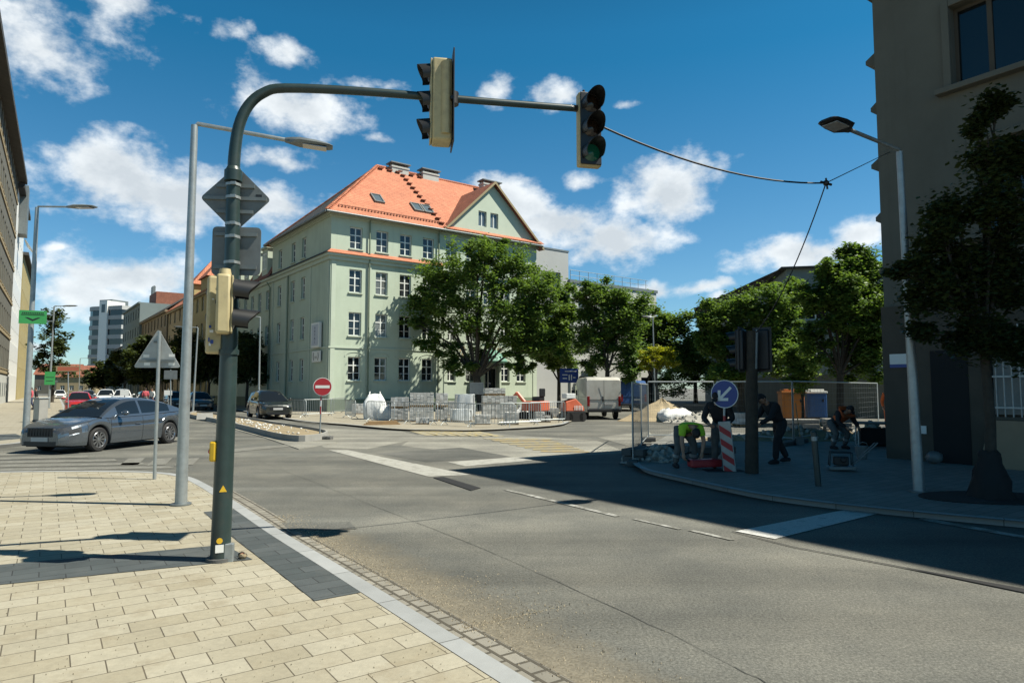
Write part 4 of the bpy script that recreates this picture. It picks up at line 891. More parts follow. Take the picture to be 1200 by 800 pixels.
# ================================================================== VEHICLES
def wheel_mesh(r,wd,sp=10):
    b=MB(); Mx=Matrix.Rotation(PI/2,4,'X')
    b.lathe([(r*.66,-wd/2),(r*.9,-wd/2),(r,-wd*.36),(r,wd*.36),(r*.9,wd/2),(r*.66,wd/2),(r*.62,0),(r*.66,-wd/2)],28,0,Mx)
    ty=b.build('tyre',M['rubber'],None,40); td=ty.data; bpy.data.objects.remove(ty)
    b=MB()
    b.lathe([(r*.69,-wd/2+.005),(r*.66,-wd/2-.004),(r*.60,-wd/2+.03),(r*.6,wd/2-.03),(r*.66,wd/2+.004),(r*.69,wd/2-.005)],28,0,Mx)
    b.lathe([(0,-.05),(r*.61,-.05)],24,1,Mx); b.lathe([(0,.05),(r*.61,.05)],24,1,Mx)
    for s_ in(-1,1):
        for k in range(sp):
            for q in (-.07,.07):
                a=2*PI*k/sp+q; c=Vector((math.cos(a)*r*.36,s_*(wd/2-.03),math.sin(a)*r*.36)); rot=Matrix.Rotation(-a,3,'Y'); b.box(c,(r*.54,.03,r*.06),0,rot)
        b.lathe([(0,s_*(wd/2-.005)),(r*.14,s_*(wd/2-.01)),(r*.15,s_*(wd/2-.06))],12,0,Mx)
    rm_=b.build('rim',[M['rim'],M['black']],None,40); rd=rm_.data; bpy.data.objects.remove(rm_)
    return td,rd
def make_car(name,label,paint,P,loc,rz,group=None,detail=True):
    t=thing(name,label,'car',loc,rz,group); Lx=P['L']/2
    nx=64; NS=13
    hood,plan,roof=P['hood'],P['plan'],P['roof']; xf,xr,wr=P['xf'],P['xr'],P['r']; sill=P['sill']
    def zb(x):
        z=interp(P['under'],x)
        for xw in(xf,xr):
            q=(wr+.055)**2-(x-xw)**2
            if q>0: z=max(z,wr+math.sqrt(q))
        return z
    xs=sorted(set([-Lx+P['L']*i/nx for i in range(nx+1)]+[xw+s*(wr+.055)*c for xw in(xf,xr) for s in(-1,1) for c in(1,.985,.93,.8,.6,.35,.0)]+[-Lx+.03,Lx-.03,-Lx+.08,Lx-.08]))
    def sec(x):
        w_=interp(plan,x); zt=interp(hood,x); z0=min(zb(x),zt-.12); zs=zt-min(.13,(zt-z0)*.25)
        cr=P.get('crease',.72)
        pts=[(w_*.90,z0),(w_*.965,z0+.02),(w_*.99,z0+(zs-z0)*.22),(w_,z0+(zs-z0)*.45),(w_*1.0,z0+(zs-z0)*cr),(w_*.985,z0+(zs-z0)*(cr+.05)),(w_*.975,z0+(zs-z0)*.92),(w_*.955,zs+.03),(w_*.92,zt-.045),(w_*.86,zt-.015),(w_*.72,zt),(w_*.4,zt+.014),(0,zt+.02)]
        return pts
    b=MB(); S_=[sec(x) for x in xs]
    def emit(side,pred,bb):
        for i in range(len(xs)-1):
            for k in range(NS-1):
                xm=(xs[i]+xs[i+1])/2; zm=(S_[i][k][1]+S_[i][k+1][1])/2; ym=(S_[i][k][0]+S_[i][k+1][0])/2
                if not pred(xm,ym,zm,k): continue
                q=[(xs[i],side*S_[i][k][0],S_[i][k][1]),(xs[i+1],side*S_[i+1][k][0],S_[i+1][k][1]),(xs[i+1],side*S_[i+1][k+1][0],S_[i+1][k+1][1]),(xs[i],side*S_[i][k+1][0],S_[i][k+1][1])]
                bb.quad(*(q if side<0 else q[::-1]))
    hl=P['head']; tl=P['tail']
    isH=lambda x,y,z,k: hl[0]<x<hl[1] and hl[2]<z<hl[3] and y>hl[4]
    isT=lambda x,y,z,k: tl[0]<x<tl[1] and tl[2]<z<tl[3] and y>tl[4]
    for s_ in(-1,1): emit(s_,lambda *a: not isH(*a) and not isT(*a),b)
    for i,o in((0,1),(len(xs)-1,-1)):
        ring=[(xs[i],-y,z) for y,z in S_[i]]+[(xs[i],y,z) for y,z in S_[i][-2::-1]]
        b.poly(ring if o>0 else ring[::-1])
    # roof shell (greenhouse), glass faces split off
    cx,rx=P['cowl'],P['rear']; gx=[cx+(rx-cx)*i/40 for i in range(41)]
    def gsec(x):
        zt=interp(hood,x)-.03; zr=max(interp(roof,x),zt+.004); w_=interp(plan,x)*.925; k=(zr-zt)
        wt=w_-P['tumble']*k; 
        return [(w_,zt),(w_-.12*P['tumble']*k,zt+.12*k),(w_-.45*P['tumble']*k,zt+.5*k),(w_-.8*P['tumble']*k,zt+.84*k),(wt-.02,zt+.93*k),(wt-.08,zt+.985*k),(wt*.55,zr+.012*k/.4),(0,zr+.02*k/.4)]
    GS=[gsec(x) for x in gx]; gl=MB(); rg=MB()
    wsx=P['ws_top']; rwx=P['rw_top']
    for s_ in(-1,1):
        sg=MB()
        for i in range(40):
            for k in range(7):
                xm=(gx[i]+gx[i+1])/2
                q=[(gx[i],s_*GS[i][k][0],GS[i][k][1]),(gx[i+1],s_*GS[i+1][k][0],GS[i+1][k][1]),(gx[i+1],s_*GS[i+1][k+1][0],GS[i+1][k+1][1]),(gx[i],s_*GS[i][k+1][0],GS[i][k+1][1])]
                if s_>0: q=q[::-1]
                q=q[::-1] if gx[1]>gx[0] else q
                if k>=5 and xm>wsx: gl.quad(*q)
                elif k>=5 and xm<rwx: rg.quad(*q)
                elif 1<=k<=2 and P['sw'][0]<xm<P['sw'][1] and not any(abs(xm-p)<.05 for p in P['pillars']): sg.quad(*q)
                else: b.quad(*q)
        sg.build('side_window',M['car_glass'],t,60)
    pm=M[paint]
    b.build('body',pm,t,32); gl.build('windscreen',M['car_glass'],t,60);  rg.build('rear_window',M['car_glass'],t,60)
    for pred,nm,mm in((isH,'headlight','car_lamp'),(isT,'tail_light','tail_red')):
        for s_ in(-1,1):
            h=MB(); emit(s_,pred,h)
            if h.f: h.build(nm,M[mm],t,40)
    # underbody, sills, grille, plates, mirrors, handles, seams
    u=MB(); u.b2(-Lx+.25,Lx-.3,-interp(plan,0)*.8,interp(plan,0)*.8,sill-.03,sill+.35); u.build('underbody',M['black_matt'],t)
    f=MB(); zf=P['grille']; xg=Lx+.004
    f.b2(xg-.06,xg,-zf[2],zf[2],zf[0],zf[1]); 
    for k in range(9 if detail else 5): y=-zf[2]+2*zf[2]*(k+.5)/(9 if detail else 5); f.b2(xg-.01,xg+.012,y-.012,y+.012,zf[0]+.02,zf[1]-.02)
    f.build('grille',M['black'],t)
    f=MB(); f.b2(xg-.06,xg+.002,-zf[2]*1.25,zf[2]*1.25,sill+.02,sill+.14); f.build('bumper_intake',M['black'],t)
    f=MB(); f.b2(xg,xg+.016,-.26,.26,P['plate'],P['plate']+.11); f.build('number_plate',M['plate'],t)
    f=MB(); f.b2(-xg-.016,-xg,-.26,.26,P['plate']+.15,P['plate']+.26); f.build('number_plate',M['plate'],t)
    for s_ in(-1,1):
        xm=P['mirror']; y=interp(plan,xm)*.93; z=interp(hood,xm)+.06
        m_=MB(); m_.bar((xm,s_*(y-.02),z-.03),(xm-.03,s_*(y+.12),z),.025); m_.ball((xm-.05,s_*(y+.19),z+.03),(.08,.12,.075),12); m_.build('wing_mirror',pm,t,60)
    if detail:
        dl=MB(); hd=MB()
        for s_ in(-1,1):
            for xd in P['seams']:
                a=[(xd-.006+max(0,(p[1]-.6))*P.get('lean',-.1),s_*(p[0]+.003),p[1]) for p in sec(xd)[1:9]]
                c=[(p[0]+.012,p[1],p[2]) for p in a]
                for k in range(len(a)-1): dl.quad(a[k],c[k],c[k+1],a[k+1])
            for xh in P['handles']:
                q=sec(xh); y=q[5][0]; hd.box((xh,s_*(y+.018),q[5][1]+.02),(.2,.03,.028))
        dl.build('door_seam',M['black'],t); hd.build('door_handle',pm,t,bevel=.008)
    td,rd=P['_w']
    for xw in(xf,xr):
        for s_ in(-1,1):
            o=bpy.data.objects.new('wheel',td); COL.objects.link(o); o.parent=t; o.location=(xw,s_*(interp(plan,xw)-.125),wr)
            q=bpy.data.objects.new('rim',rd); COL.objects.link(q); q.parent=o
    return t
M['silver']=mat('silver_blue_paint',(.155,.18,.205),.22,.75,var=.03,coat=.8)
M['carblack']=mat('dark_green_grey_paint',(.018,.024,.022),.25,.3,var=.03,coat=1)
M['carred']=mat('red_paint',(.40,.022,.02),.25,.1,var=.03,coat=1)
M['carwhite']=mat('white_car_paint',(.68,.69,.68),.25,0,var=.03,coat=1)
M['cargrey']=mat('grey_car_paint',(.09,.10,.11),.28,.4,var=.03,coat=1)
M['lamp_glass']=mat('lamp_glass',(.35,.37,.38),.08,.3,var=.2,scale=20); M['car_lamp']=mat('car_lamp',(.07,.075,.08),.06,.2,var=.4,scale=25)
M['tail_red']=mat('tail_lamp_red',(.25,.01,.01),.15)
M['plate']=mat('plate_grey',(.45,.45,.43),.5)
SED=dict(L=4.86,r=.335,xf=1.42,xr=-1.42,sill=.2,under=[(-2.43,.42),(-2.2,.28),(-1.0,.2),(1.0,.19),(2.2,.2),(2.43,.24)],
 hood=[(-2.43,.86),(-2.38,1.0),(-2.1,1.045),(-1.4,1.03),(-.5,.98),(.8,.955),(1.25,.94),(1.7,.88),(2.1,.79),(2.3,.72),(2.39,.66),(2.43,.58)],
 plan=[(-2.43,.66),(-2.37,.79),(-2.2,.865),(-1.6,.925),(-.5,.932),(.6,.932),(1.5,.925),(1.95,.885),(2.2,.81),(2.36,.70),(2.43,.58)],
 roof=[(-2.15,1.05),(-1.75,1.19),(-1.3,1.335),(-.8,1.435),(-.2,1.468),(.15,1.45),(.45,1.375),(.85,1.21),(1.3,.95)],cowl=1.3,rear=-2.12,ws_top=.3,rw_top=-1.0,tumble=.5,
 sw=(-1.45,.72),pillars=(-.2,),head=(1.98,2.42,.56,.71,.42),tail=(-2.43,-2.15,.72,.9,.45),grille=(.46,.70,.40),plate=.34,mirror=.72,seams=(1.02,-.2,-1.15),handles=(.0,-1.0))
SED['_w']=wheel_mesh(.335,.225,10)
SUV=dict(L=4.45,r=.355,xf=1.32,xr=-1.33,sill=.28,under=[(-2.22,.45),(-2.0,.33),(0,.27),(2.0,.28),(2.22,.34)],
 hood=[(-2.22,.95),(-2.15,1.08),(-1.5,1.09),(.6,1.04),(1.1,1.03),(1.6,.98),(2.0,.9),(2.15,.82),(2.22,.72)],
 plan=[(-2.22,.72),(-2.1,.84),(-1.6,.91),(0,.92),(1.4,.92),(1.9,.87),(2.12,.77),(2.22,.66)],
 roof=[(-2.18,1.1),(-2.0,1.3),(-1.75,1.52),(-1.2,1.62),(-.3,1.65),(.1,1.62),(.5,1.47),(.85,1.25),(1.15,1.04)],cowl=1.15,rear=-2.17,ws_top=.2,rw_top=-1.72,tumble=.42,
 sw=(-1.7,.7),pillars=(-.2,-1.15),head=(1.85,2.2,.70,.86,.42),tail=(-2.22,-2.0,.8,.98,.45),grille=(.52,.72,.45),plate=.55,mirror=.66,seams=(.95,-.2,-1.15),handles=(.0,-.98))
SUV['_w']=wheel_mesh(.355,.235,5)
HAT=dict(L=4.2,r=.32,xf=1.28,xr=-1.3,sill=.2,under=[(-2.1,.4),(-1.9,.26),(0,.2),(1.9,.2),(2.1,.26)],
 hood=[(-2.1,.85),(-2.03,.98),(-1.4,1.0),(.6,.95),(1.0,.93),(1.5,.87),(1.85,.79),(2.02,.72),(2.1,.6)],
 plan=[(-2.1,.68),(-2.0,.8),(-1.5,.875),(0,.88),(1.3,.88),(1.8,.83),(2.0,.74),(2.1,.6)],
 roof=[(-2.05,1.0),(-1.9,1.18),(-1.6,1.38),(-1.0,1.46),(-.2,1.49),(.2,1.45),(.55,1.3),(.85,1.1),(1.05,.94)],cowl=1.05,rear=-2.04,ws_top=.25,rw_top=-1.6,tumble=.45,
 sw=(-1.55,.65),pillars=(-.2,-1.1),head=(1.75,2.08,.58,.74,.4),tail=(-2.1,-1.9,.72,.92,.45),grille=(.44,.60,.42),plate=.36,mirror=.62,seams=(.9,-.2,-1.1),handles=(.0,-.95))
HAT['_w']=wheel_mesh(.32,.2,7)
# silver car: wheel contact points read from the photo
wf=gp(115,528.5); wb=gp(193,519.5); ax=(wf-wb).normalized(); rz=math.atan2(ax.y,ax.x)
lat=Vector((-ax.y,ax.x,0)); mid=(wf+wb)/2-lat*.80
make_car('silver_saloon','silver blue saloon car with fine spoked wheels crossing by the pavement corner','silver',SED,(mid.x,mid.y,0),rz)
p=gp(312,491); hd_=math.atan2(-.83,.53)
make_car('dark_suv','dark green grey off road car coming past the traffic island','carblack',SUV,(p.x-.3,p.y+1.2,0),hd_)
p=gp(78,483); make_car('red_hatchback','red hatchback waiting down the street behind the silver car','carred',HAT,(p.x,p.y+1.4,0),math.atan2(-.83,.50),None,False)
p=gp(124,474); make_car('white_hatchback','white car in the street, left one of the two white cars side by side','carwhite',SUV,(p.x,p.y,0),math.atan2(-.9,.5),'white cars coming down the street',False)
p=gp(143,474.5); make_car('white_estate','white car in the street, right one of the two white cars, nearest the triangle sign','carwhite',SUV,(p.x,p.y,0),math.atan2(-.9,.5),'white cars coming down the street',False)
for lab,paint,u,v in (('grey car parked under the dark street trees, seen past the lamp post','cargrey',206,478),('dark parked car between the white cars and the street trees','carblack',172,475.5),('dark car far down the street left of the white cars','cargrey',103,470),('small white car far down the street beyond the red hatchback','carwhite',70,467.5),('grey parked car at the kerb under the trees behind the dark green pole','cargrey',233,480)):
    p=gp(u,v); make_car('parked_car',lab,paint,HAT,(p.x,p.y,0),math.atan2(-.83,.56),'cars along the street',False)
# white van (rear towards the square) and blue lorry beyond it
def van(name,label,paint,loc,rz,L,wd,ht):
    t=thing(name,label,'van',loc,rz); b=MB(); y=wd/2; r=.09
    prof=[(-L/2,.42),(-L/2-.02,.9),(-L/2+.05,ht-.18),(-L/2+.22,ht-.03),(-L/2+.5,ht),(L/2-2.0,ht-.02),(L/2-1.65,ht-.12),(L/2-.95,1.42),(L/2-.2,1.16),(L/2-.02,.95),(L/2,.42)]
    n=len(prof); sects=[(-y,.0),(-y+.0,.0)]
    def ring(yy,shr): return [(px,yy,pz if pz<1 else pz-shr*(pz-.9)/(ht-.9)) for px,pz in prof]
    ys=[(-y,.12),(-y+.03,.04),(-y+.12,0),(y-.12,0),(y-.03,.04),(y,.12)]
    rings=[ring(a,s_) for a,s_ in ys]; vs=[q for r_ in rings for q in r_]
    fs=[]
    for i in range(len(rings)-1):
        for k in range(n): k2=(k+1)%n; fs.append((i*n+k,(i+1)*n+k,(i+1)*n+k2,i*n+k2))
    fs.append(tuple(range(n))); fs.append(tuple(range((len(rings)-1)*n+n-1,(len(rings)-1)*n-1,-1)))
    b.add(vs,fs); b.build('body',M[paint],t,35)
    x=-L/2
    g=MB()
    for yy in (0,): g.b2(x-.034,x-.02,yy-.008,yy+.008,.6,ht-.2)
    for zz in (.62,1.12): g.b2(x-.034,x-.0,-y+.14,y-.14,zz-.007,zz+.007)
    for xx in (L/2-2.3,L/2-1.2):
        for s_ in(-1,1): g.b2(xx-.008,xx+.008,s_*(y+.001)-.004,s_*(y+.001)+.004,.5,1.9)
    for s_ in(-1,1): g.b2(-L/2+.5,L/2-2.3,s_*(y+.002)-.003,s_*(y+.002)+.003,1.25,1.27)
    g.build('door_seam',M['black'],t)
    for s_ in(-1,1):
        q=MB(); q.b2(x-.045,x+.06,s_*(y-.09)-.07,s_*(y-.09)+.07,.75,1.3); q.build('tail_light',M['tail_red'],t,bevel=.01)
        q=MB(); q.b2(L/2-.35,L/2+.01,s_*(y-.14)-.1,s_*(y-.14)+.1,.8,1.1); q.build('headlight',M['lamp_glass'],t,bevel=.02)
        q=MB(); q.b2(L/2-1.75,L/2-1.05,s_*(y+.003)-.004,s_*(y+.003)+.004,1.35,1.95); q.build('side_window',M['car_glass'],t)
        q=MB(); q.b2(L/2-1.15,L/2-1.0,s_*(y+.14)-.1,s_*(y+.14)+.1,1.3,1.65); q.build('wing_mirror',M['black'],t,bevel=.02)
    q=MB(); q.quad((L/2-1.62,-y+.2,ht-.24),(L/2-.99,-y+.12,1.46),(L/2-.99,y-.12,1.46),(L/2-1.62,y-.2,ht-.24)); q.v=[p_+Vector((.04,0,.02)) for p_ in q.v]; q.build('windscreen',M['car_glass'],t)
    q=MB(); q.b2(x-.12,x+.1,-y+.03,y-.03,.42,.58); q.build('bumper',M['black'],t,bevel=.03)
    q=MB(); q.b2(x-.045,x-.026,-.55,-.03,.84,.96); q.build('number_plate',M['plate'],t)
    q=MB(); q.b2(x-.06,x-.02,.04,.10,1.0,1.3); q.build('door_handle',M['black'],t)
    td,rd=SUV['_w']
    for xw in(L/2-1.0,-L/2+1.05):
        for s_ in(-1,1):
            o=bpy.data.objects.new('wheel',td); COL.objects.link(o); o.parent=t; o.location=(xw,s_*(y-.12),.355); k=bpy.data.objects.new('rim',rd); COL.objects.link(k); k.parent=o
    return t
M['van_white']=mat('dusty_white_paint',(.50,.49,.43),.4,0,var=.08,scale=1,coat=.3,dirt=((.28,.25,.19),1.6,.5))
M['lorry_blue']=mat('blue_lorry_paint',(.04,.10,.26),.35,.1,var=.1,coat=.5)
p=gp(708,491.5); vd=Vector((-.05,.9987)); va=math.atan2(vd.y,vd.x)
van('white_van','dusty white panel van with closed rear doors parked beside the orange digger','van_white',(p.x+vd.x*2.75,p.y+vd.y*2.75,0),va,5.5,1.95,2.4)
p=gp(736,482); van('blue_van','blue van standing half hidden beyond the white panel van','lorry_blue',(p.x+.3,p.y+2.8,0),va,5.6,2.0,2.35)
# ================================================================== STREET FURNITURE
# ---- traffic signal mast with arm
pb=gp(257,656,KZ)
def P_(u,v,Y): return at(u,v,Y)-pb
ms=thing('traffic_signal_mast','dark green traffic light mast with a long curved arm reaching over the road','traffic light',pb)
Yp=pb.y
pts=[P_(258,655,Yp)]+[P_(u,v,Yp) for u,v in ((262,560),(266,470),(269,390),(272,300),(273.5,215))]
b=MB(); b.tube(pts,[.094,.091,.087,.081,.073,.066],24); b.build('pole',M['pole_green'],ms,50)
am=[P_(273.5,212,Yp),P_(275,180,Yp),P_(280,148,Yp+.01),P_(291,124,Yp+.03),P_(309,109,Yp+.07),P_(335,103.5,Yp+.13),P_(420,107,Yp+.38),P_(520,115,Yp+.68),P_(600,121.5,Yp+.95),P_(672,127,Yp+1.2)]
am=catmull(am,4); n=len(am); b=MB(); b.tube(am,[.062-.022*min(1,i/n*1.15) for i in range(n)],16); b.build('arm',M['pole_green'],ms,50)
b=MB(); zc=P_(273.5,206,Yp); b.tube([zc+Vector((0,0,-.06)),zc+Vector((0,0,.05))],.088,20); b.tube([zc+Vector((0,0,.05)),zc+Vector((0,0,.09))],[.08,.062],20); b.build('collar',M['pole_green'],ms,40)
b=MB(); b.tube([(0,0,-.02),(0,0,.03)],.125,20); b.build('base_ring',M['conc_dark'],ms,40)
def onpole(v):   # centre of the pole at image row v
    for i in range(len(pts)-1): pass
    u=interp([(656,257.5),(560,262),(470,266),(390,269),(300,272),(215,273.5)],v); return P_(u,v,Yp)
toC=Vector((-pb.x,-pb.y,0)).normalized(); sideV=Vector((toC.y,-toC.x,0))   # towards the camera; image left is +/- side
if sideV.x>0: sideV=-sideV
def frm(c,facing,up=Vector((0,0,1))):
    "local frame: x right as seen from the front, y into the thing, z up; front looks along facing"
    f=facing.normalized(); x=f.cross(up)*-1; x.normalize(); return Matrix(((x.x,-f.x,up.x,c.x),(x.y,-f.y,up.y,c.y),(x.z,-f.z,up.z,c.z),(0,0,0,1)))
# sign backs on the far side of the pole, facing away down the main street
away=Vector((-.12,.993,0))
def signplate(name,c,poly,facing,face,back,par,th=.012,parts=True):
    Mx=frm(c,facing); b=MB(); b.M=Mx; n=len(poly)
    b.add([(x,0,z) for x,z in poly],[tuple(range(n))],0); b.add([(x,th,z) for x,z in poly],[tuple(range(n-1,-1,-1))],1)
    b.add([(x,0,z) for x,z in poly]+[(x,th,z) for x,z in poly],[(i,n+i,n+(i+1)%n,(i+1)%n) for i in range(n)],1)
    o=b.build(name,[M[face],M[back]],par); return o,Mx
def rounded(poly,r,n=5):
    out=[]; m=len(poly)
    for i in range(m):
        p=Vector(poly[i]); a=(Vector(poly[i-1])-p).normalized(); c=(Vector(poly[(i+1)%m])-p).normalized()
        p0=p+a*r; p1=p+c*r
        for k in range(n+1):
            t=k/n; out.append(tuple((1-t)**2*p0+2*t*(1-t)*p+t*t*p1))
    return out
M['yellow_sign']=mat('yellow_sign_face',(.6,.42,.03),.45)
c=onpole(230)+away*.10; o,Mx=signplate('sign_plate',c,rounded([(0,-.35),(.35,0),(0,.35),(-.35,0)],.045),away,'yellow_sign','sign_back',ms)
for z,l in ((.13,.19),(-.0,.31),(-.14,.18)): b=MB(); b.M=Mx; b.b2(-l,l,.014,.035,z-.018,z+.018); b.build('bracket',M['galv_dark'],o)
b=MB(); b.M=Mx; b.b2(-.26,-.2,.013,.016,.02,.05); b.build('sticker',M['black'],o)
c=onpole(292)+away*.10; o,Mx=signplate('sign_plate',c,rounded([(-.255,-.25),(.225,-.25),(.225,.25),(-.255,.25)],.05),away,'white','sign_back',ms)
for z in (.17,-.17): b=MB(); b.M=Mx; b.b2(-.22,.2,.014,.035,z-.018,z+.018); b.build('bracket',M['galv_dark'],o)
for v in (217,232,263,278,308):
    b=MB(); c=onpole(v); b.tube([c+Vector((0,0,-.014)),c+Vector((0,0,.014))],.074 if v<300 else .079,20); b.box(c+toC*.078,(.05,.03,.03)); b.build('clamp_band',M['galv'],ms,40)
# signal heads
def head(par,c,facing,n,pitch,wd,dp,housing,front,name='signal_head',lens=None,visor='black',board=None,backr=False,vl=.24):
    Mx=frm(c,facing); b=MB(); b.M=Mx; H=n*pitch
    b.b2(-wd/2,wd/2,0,dp,-H/2,H/2)
    if backr: b.tube([(0,dp,-H/2+.02),(0,dp,H/2-.02)],wd*.33,14,0)
    o=b.build(name,M[housing],par,40,bevel=.025)
    if front:
        q=MB(); q.M=Mx; q.b2(-wd/2+.012,wd/2-.012,-.022,-.002,-H/2+.01,H/2-.01); q.build('front_door',M[front],o,bevel=.01)
    if board:
        q=MB(); q.M=Mx; q.b2(-board/2,board/2,dp*.0-.004+.06,dp*.0+.01+.06,-H/2-.04,H/2+.05); q.build('backing_board',M['black'],o)
    for k in range(n):
        z=H/2-pitch*(k+.5); r=pitch*.36
        q=MB(); q.M=Mx@Matrix.Translation((0,-.026,z))@Matrix.Rotation(PI/2,4,'X'); q.lathe([(0,.03),(r*.6,.02),(r*.97,.0)],18); q.build('lens',M[(lens or ['lens_dark']*n)[k]],o,40)
        q=MB(); q.M=Mx; v1=[];v2=[]; m=18
        for j in range(m+1):
            a=-R(35)+R(250)*j/m; xx,zz=math.cos(a)*r*1.08,math.sin(a)*r*1.08
            dl=vl*(.55+.45*max(0,math.sin(a)))
            v1.append((xx,-.02,z+zz)); v2.append((xx*.97,-.02-dl,z+zz*.97-.015))
        vs=v1+v2+[(x*.94,y,z_) for x,y,z_ in v1]+[(x*.94,y,z_) for x,y,z_ in v2]; L=m+1; fs=[]
        for j in range(m):
            fs+=[(j,j+1,L+j+1,L+j),(2*L+j+1,2*L+j,3*L+j,3*L+j+1),(L+j,L+j+1,3*L+j+1,3*L+j)]
        q.add(vs,fs); q.build('visor',M[visor],o,50)
    return o,Mx
# far end head: turned towards the right of the camera (green lens lit); nearer head turned away to the left
c=P_(692,151,Yp+1.2); f=Vector((.22,-.975,0)); o,Mx=head(ms,c,f,3,.305,.29,.13,'yellow_old','black',lens=['lens_dark','lens_dark','lens_green'],vl=.3)
b=MB(); b.bar(P_(668,126.5,Yp+1.18),P_(688,129,Yp+1.3),.04); b.bar(P_(684,106,Yp+1.32),P_(684,195,Yp+1.32),.018); b.build('bracket',M['black'],ms)
c=P_(506,120,Yp+.62); f=Vector((-.985,-.17,0)); o,Mx=head(ms,c,f,3,.315,.26,.22,'yellow_old','yellow_old',vl=.15)
b=MB(); b.M=Mx; b.tube([(.115,.15,-.40),(.115,.15,.42)],.055,12,0); b.build('cable_duct',M['yellow_old'],o,40)
b=MB(); b.M=Mx; b.b2(-.2,.2,.225,.24,-.5,.56); b.build('backing_board',M['black'],o,bevel=.003)
b=MB(); b.M=Mx; b.b2(-.18,.18,.2,.225,-.02,.02); b.b2(-.02,.02,.2,.225,-.4,.4); b.build('bracket',M['black'],o)
b=MB(); c=P_(532,116,Yp+.72); b.tube([c+Vector((-.02,0,-.07)),c+Vector((-.02,0,.07))],.075,12); b.build('bracket',M['black'],ms,40)
# pole heads: main two-lens pedestrian head facing right, second old one on the left
c=P_(273,357,Yp-.16); f=Vector((.93,.36,0)); c=c-f*.02; o,Mx=head(ms,c,f,2,.29,.21,.13,'yellow_old','yellow_old',visor='black',vl=.26)
b=MB(); b.M=Mx; b.b2(.106,.109,.03,.10,.08,.17); b.build('sticker',M['black'],o)
b=MB(); b.M=Mx; b.tube([(0,.06,.29),(0,.06,.35)],[.06,.05],12); b.build('cap',M['yellow_old'],o,40)
c=P_(254,370,Yp+.05); f=Vector((-.5,.866,0)); o,Mx=head(ms,c,f,3,.26,.2,.13,'yellow_old','yellow_old',visor='black',vl=.16)
rs_=random.Random(5); b=MB(); b.M=Mx
for k in range(26):
    x=rs_.uniform(-.09,.08); z=rs_.uniform(-.36,.3); wd=rs_.uniform(.012,.035); ht=rs_.uniform(.012,.04); yy=.1315+k*.0003
    b.b2(x-wd/2,x+wd/2,yy,yy+.0006,z-ht/2,z+ht/2,rs_.randrange(4))
b.build('sticker',[M['black'],M['white'],M['red'],M['blue']],o)
b=MB(); c=onpole(345); b.tube([c+Vector((0,0,-.03)),c+Vector((0,0,.03))],.092,20); b.build('clamp_band',M['pole_green'],ms,40); b=MB(); c=onpole(412); b.tube([c+Vector((0,0,-.03)),c+Vector((0,0,.02))],.096,20); b.build('clamp_band',M['pole_green'],ms,40)
# push button, warning stickers, access cover
c=onpole(528)+sideV*.095; b=MB(); b.box(c,(.07,.10,.2),0); b.build('push_button_box',M['yellow'],ms,bevel=.02)
b=MB(); b.ball(c+sideV*.035+toC*.0,(.02,.03,.03),10); b.build('push_button',M['red'],ms,60)
b=MB(); c=onpole(571)+toC*.0925; x_=-sideV; b.poly([c+x_*-.035+Vector((0,0,-.03)),c+x_*.035+Vector((0,0,-.03)),c+Vector((0,0,.035))]); b.build('warning_sticker',M['yellow'],ms)
b=MB(); c=onpole(631)+toC*.096
b.poly([c+x_*(.028*math.cos(a)-.01)+Vector((0,0,.028*math.sin(a))) for a in [2*PI*k/16 for k in range(16)]]); b.build('round_sticker',M['yellow'],ms)
b=MB(); c=onpole(638)+toC*.096; b.slabpoly([c+x_*-.045+Vector((0,0,-.055)),c+x_*.03+Vector((0,0,-.055)),c+x_*.03+Vector((0,0,.02)),c+x_*-.045+Vector((0,0,.02))],toC*.002); b.build('cable_tag',M['white'],ms)
b=MB(); c=onpole(650)+x_*.075+toC*.06; b.box(c+Vector((0,0,.02)),(.1,.07,.2),0,Matrix.Rotation(.2,3,'Z')); b.build('access_cover',M['galv'],ms,bevel=.008)
# ---- street lamps
def lamp(name,label,base,top,tipo,hlen,group='street lamps',r=(.085,.05),mm='galv',armr=.032,headm='galv_dark',elbow=True,hw=.15):
    t=thing(name,label,'street lamp',base,0,group); T=top-base; E=tipo-base
    b=MB(); b.tube([(0,0,0),T*.45,T],[r[0],(r[0]+r[1])/2,r[1]],14); b.build('pole',M[mm],t,50)
    b=MB(); b.tube([(0,0,0),(0,0,.02)],r[0]*1.7,14); b.build('base_plate',M['galv_dark'],t,40)
    b=MB(); d=(E-T); b.tube([T-Vector((0,0,.04)),T+d*.02+Vector((0,0,.03)),E-d.normalized()*hlen*.95],armr,10); b.build('arm',M[mm],t,50)
    b=MB(); dn=d.normalized(); x=dn; y=Vector((0,0,1)).cross(x).normalized(); z=x.cross(y)
    q0=E-dn*hlen; rot=Matrix((x,y,z)).transposed()
    secs=[(0,.045,.03,.03),(.12,.06,.05,.04),(.3,hw*.95,.055,.04),(.65,hw,.05,.03),(.92,hw*.85,.03,.02),(1,hw*.6,.015,.012)]
    vs=[];fs=[]
    for f_,w_,u_,d_2 in secs:
        for sy,sz in ((-1,0),(-.6,1),(.6,1),(1,0),(.85,-1),(-.85,-1)):
            vs.append(q0+dn*hlen*f_+y*w_*sy+z*(u_ if sz>0 else d_2)*sz)
    for i in range(5):
        for k in range(6): k2=(k+1)%6; fs.append((i*6+k,i*6+k2,(i+1)*6+k2,(i+1)*6+k))
    fs+=[tuple(range(5,-1,-1)),tuple(range(30,36))]
    b.add(vs,fs); ho=b.build('lamp_head',M[headm],t,40)
    b=MB(); b.box(q0+dn*hlen*.62-z*.045,(hlen*.5,hw*1.3,.012),0,rot); b.build('lamp_glass',M['lamp_glass'],ho)
    return t
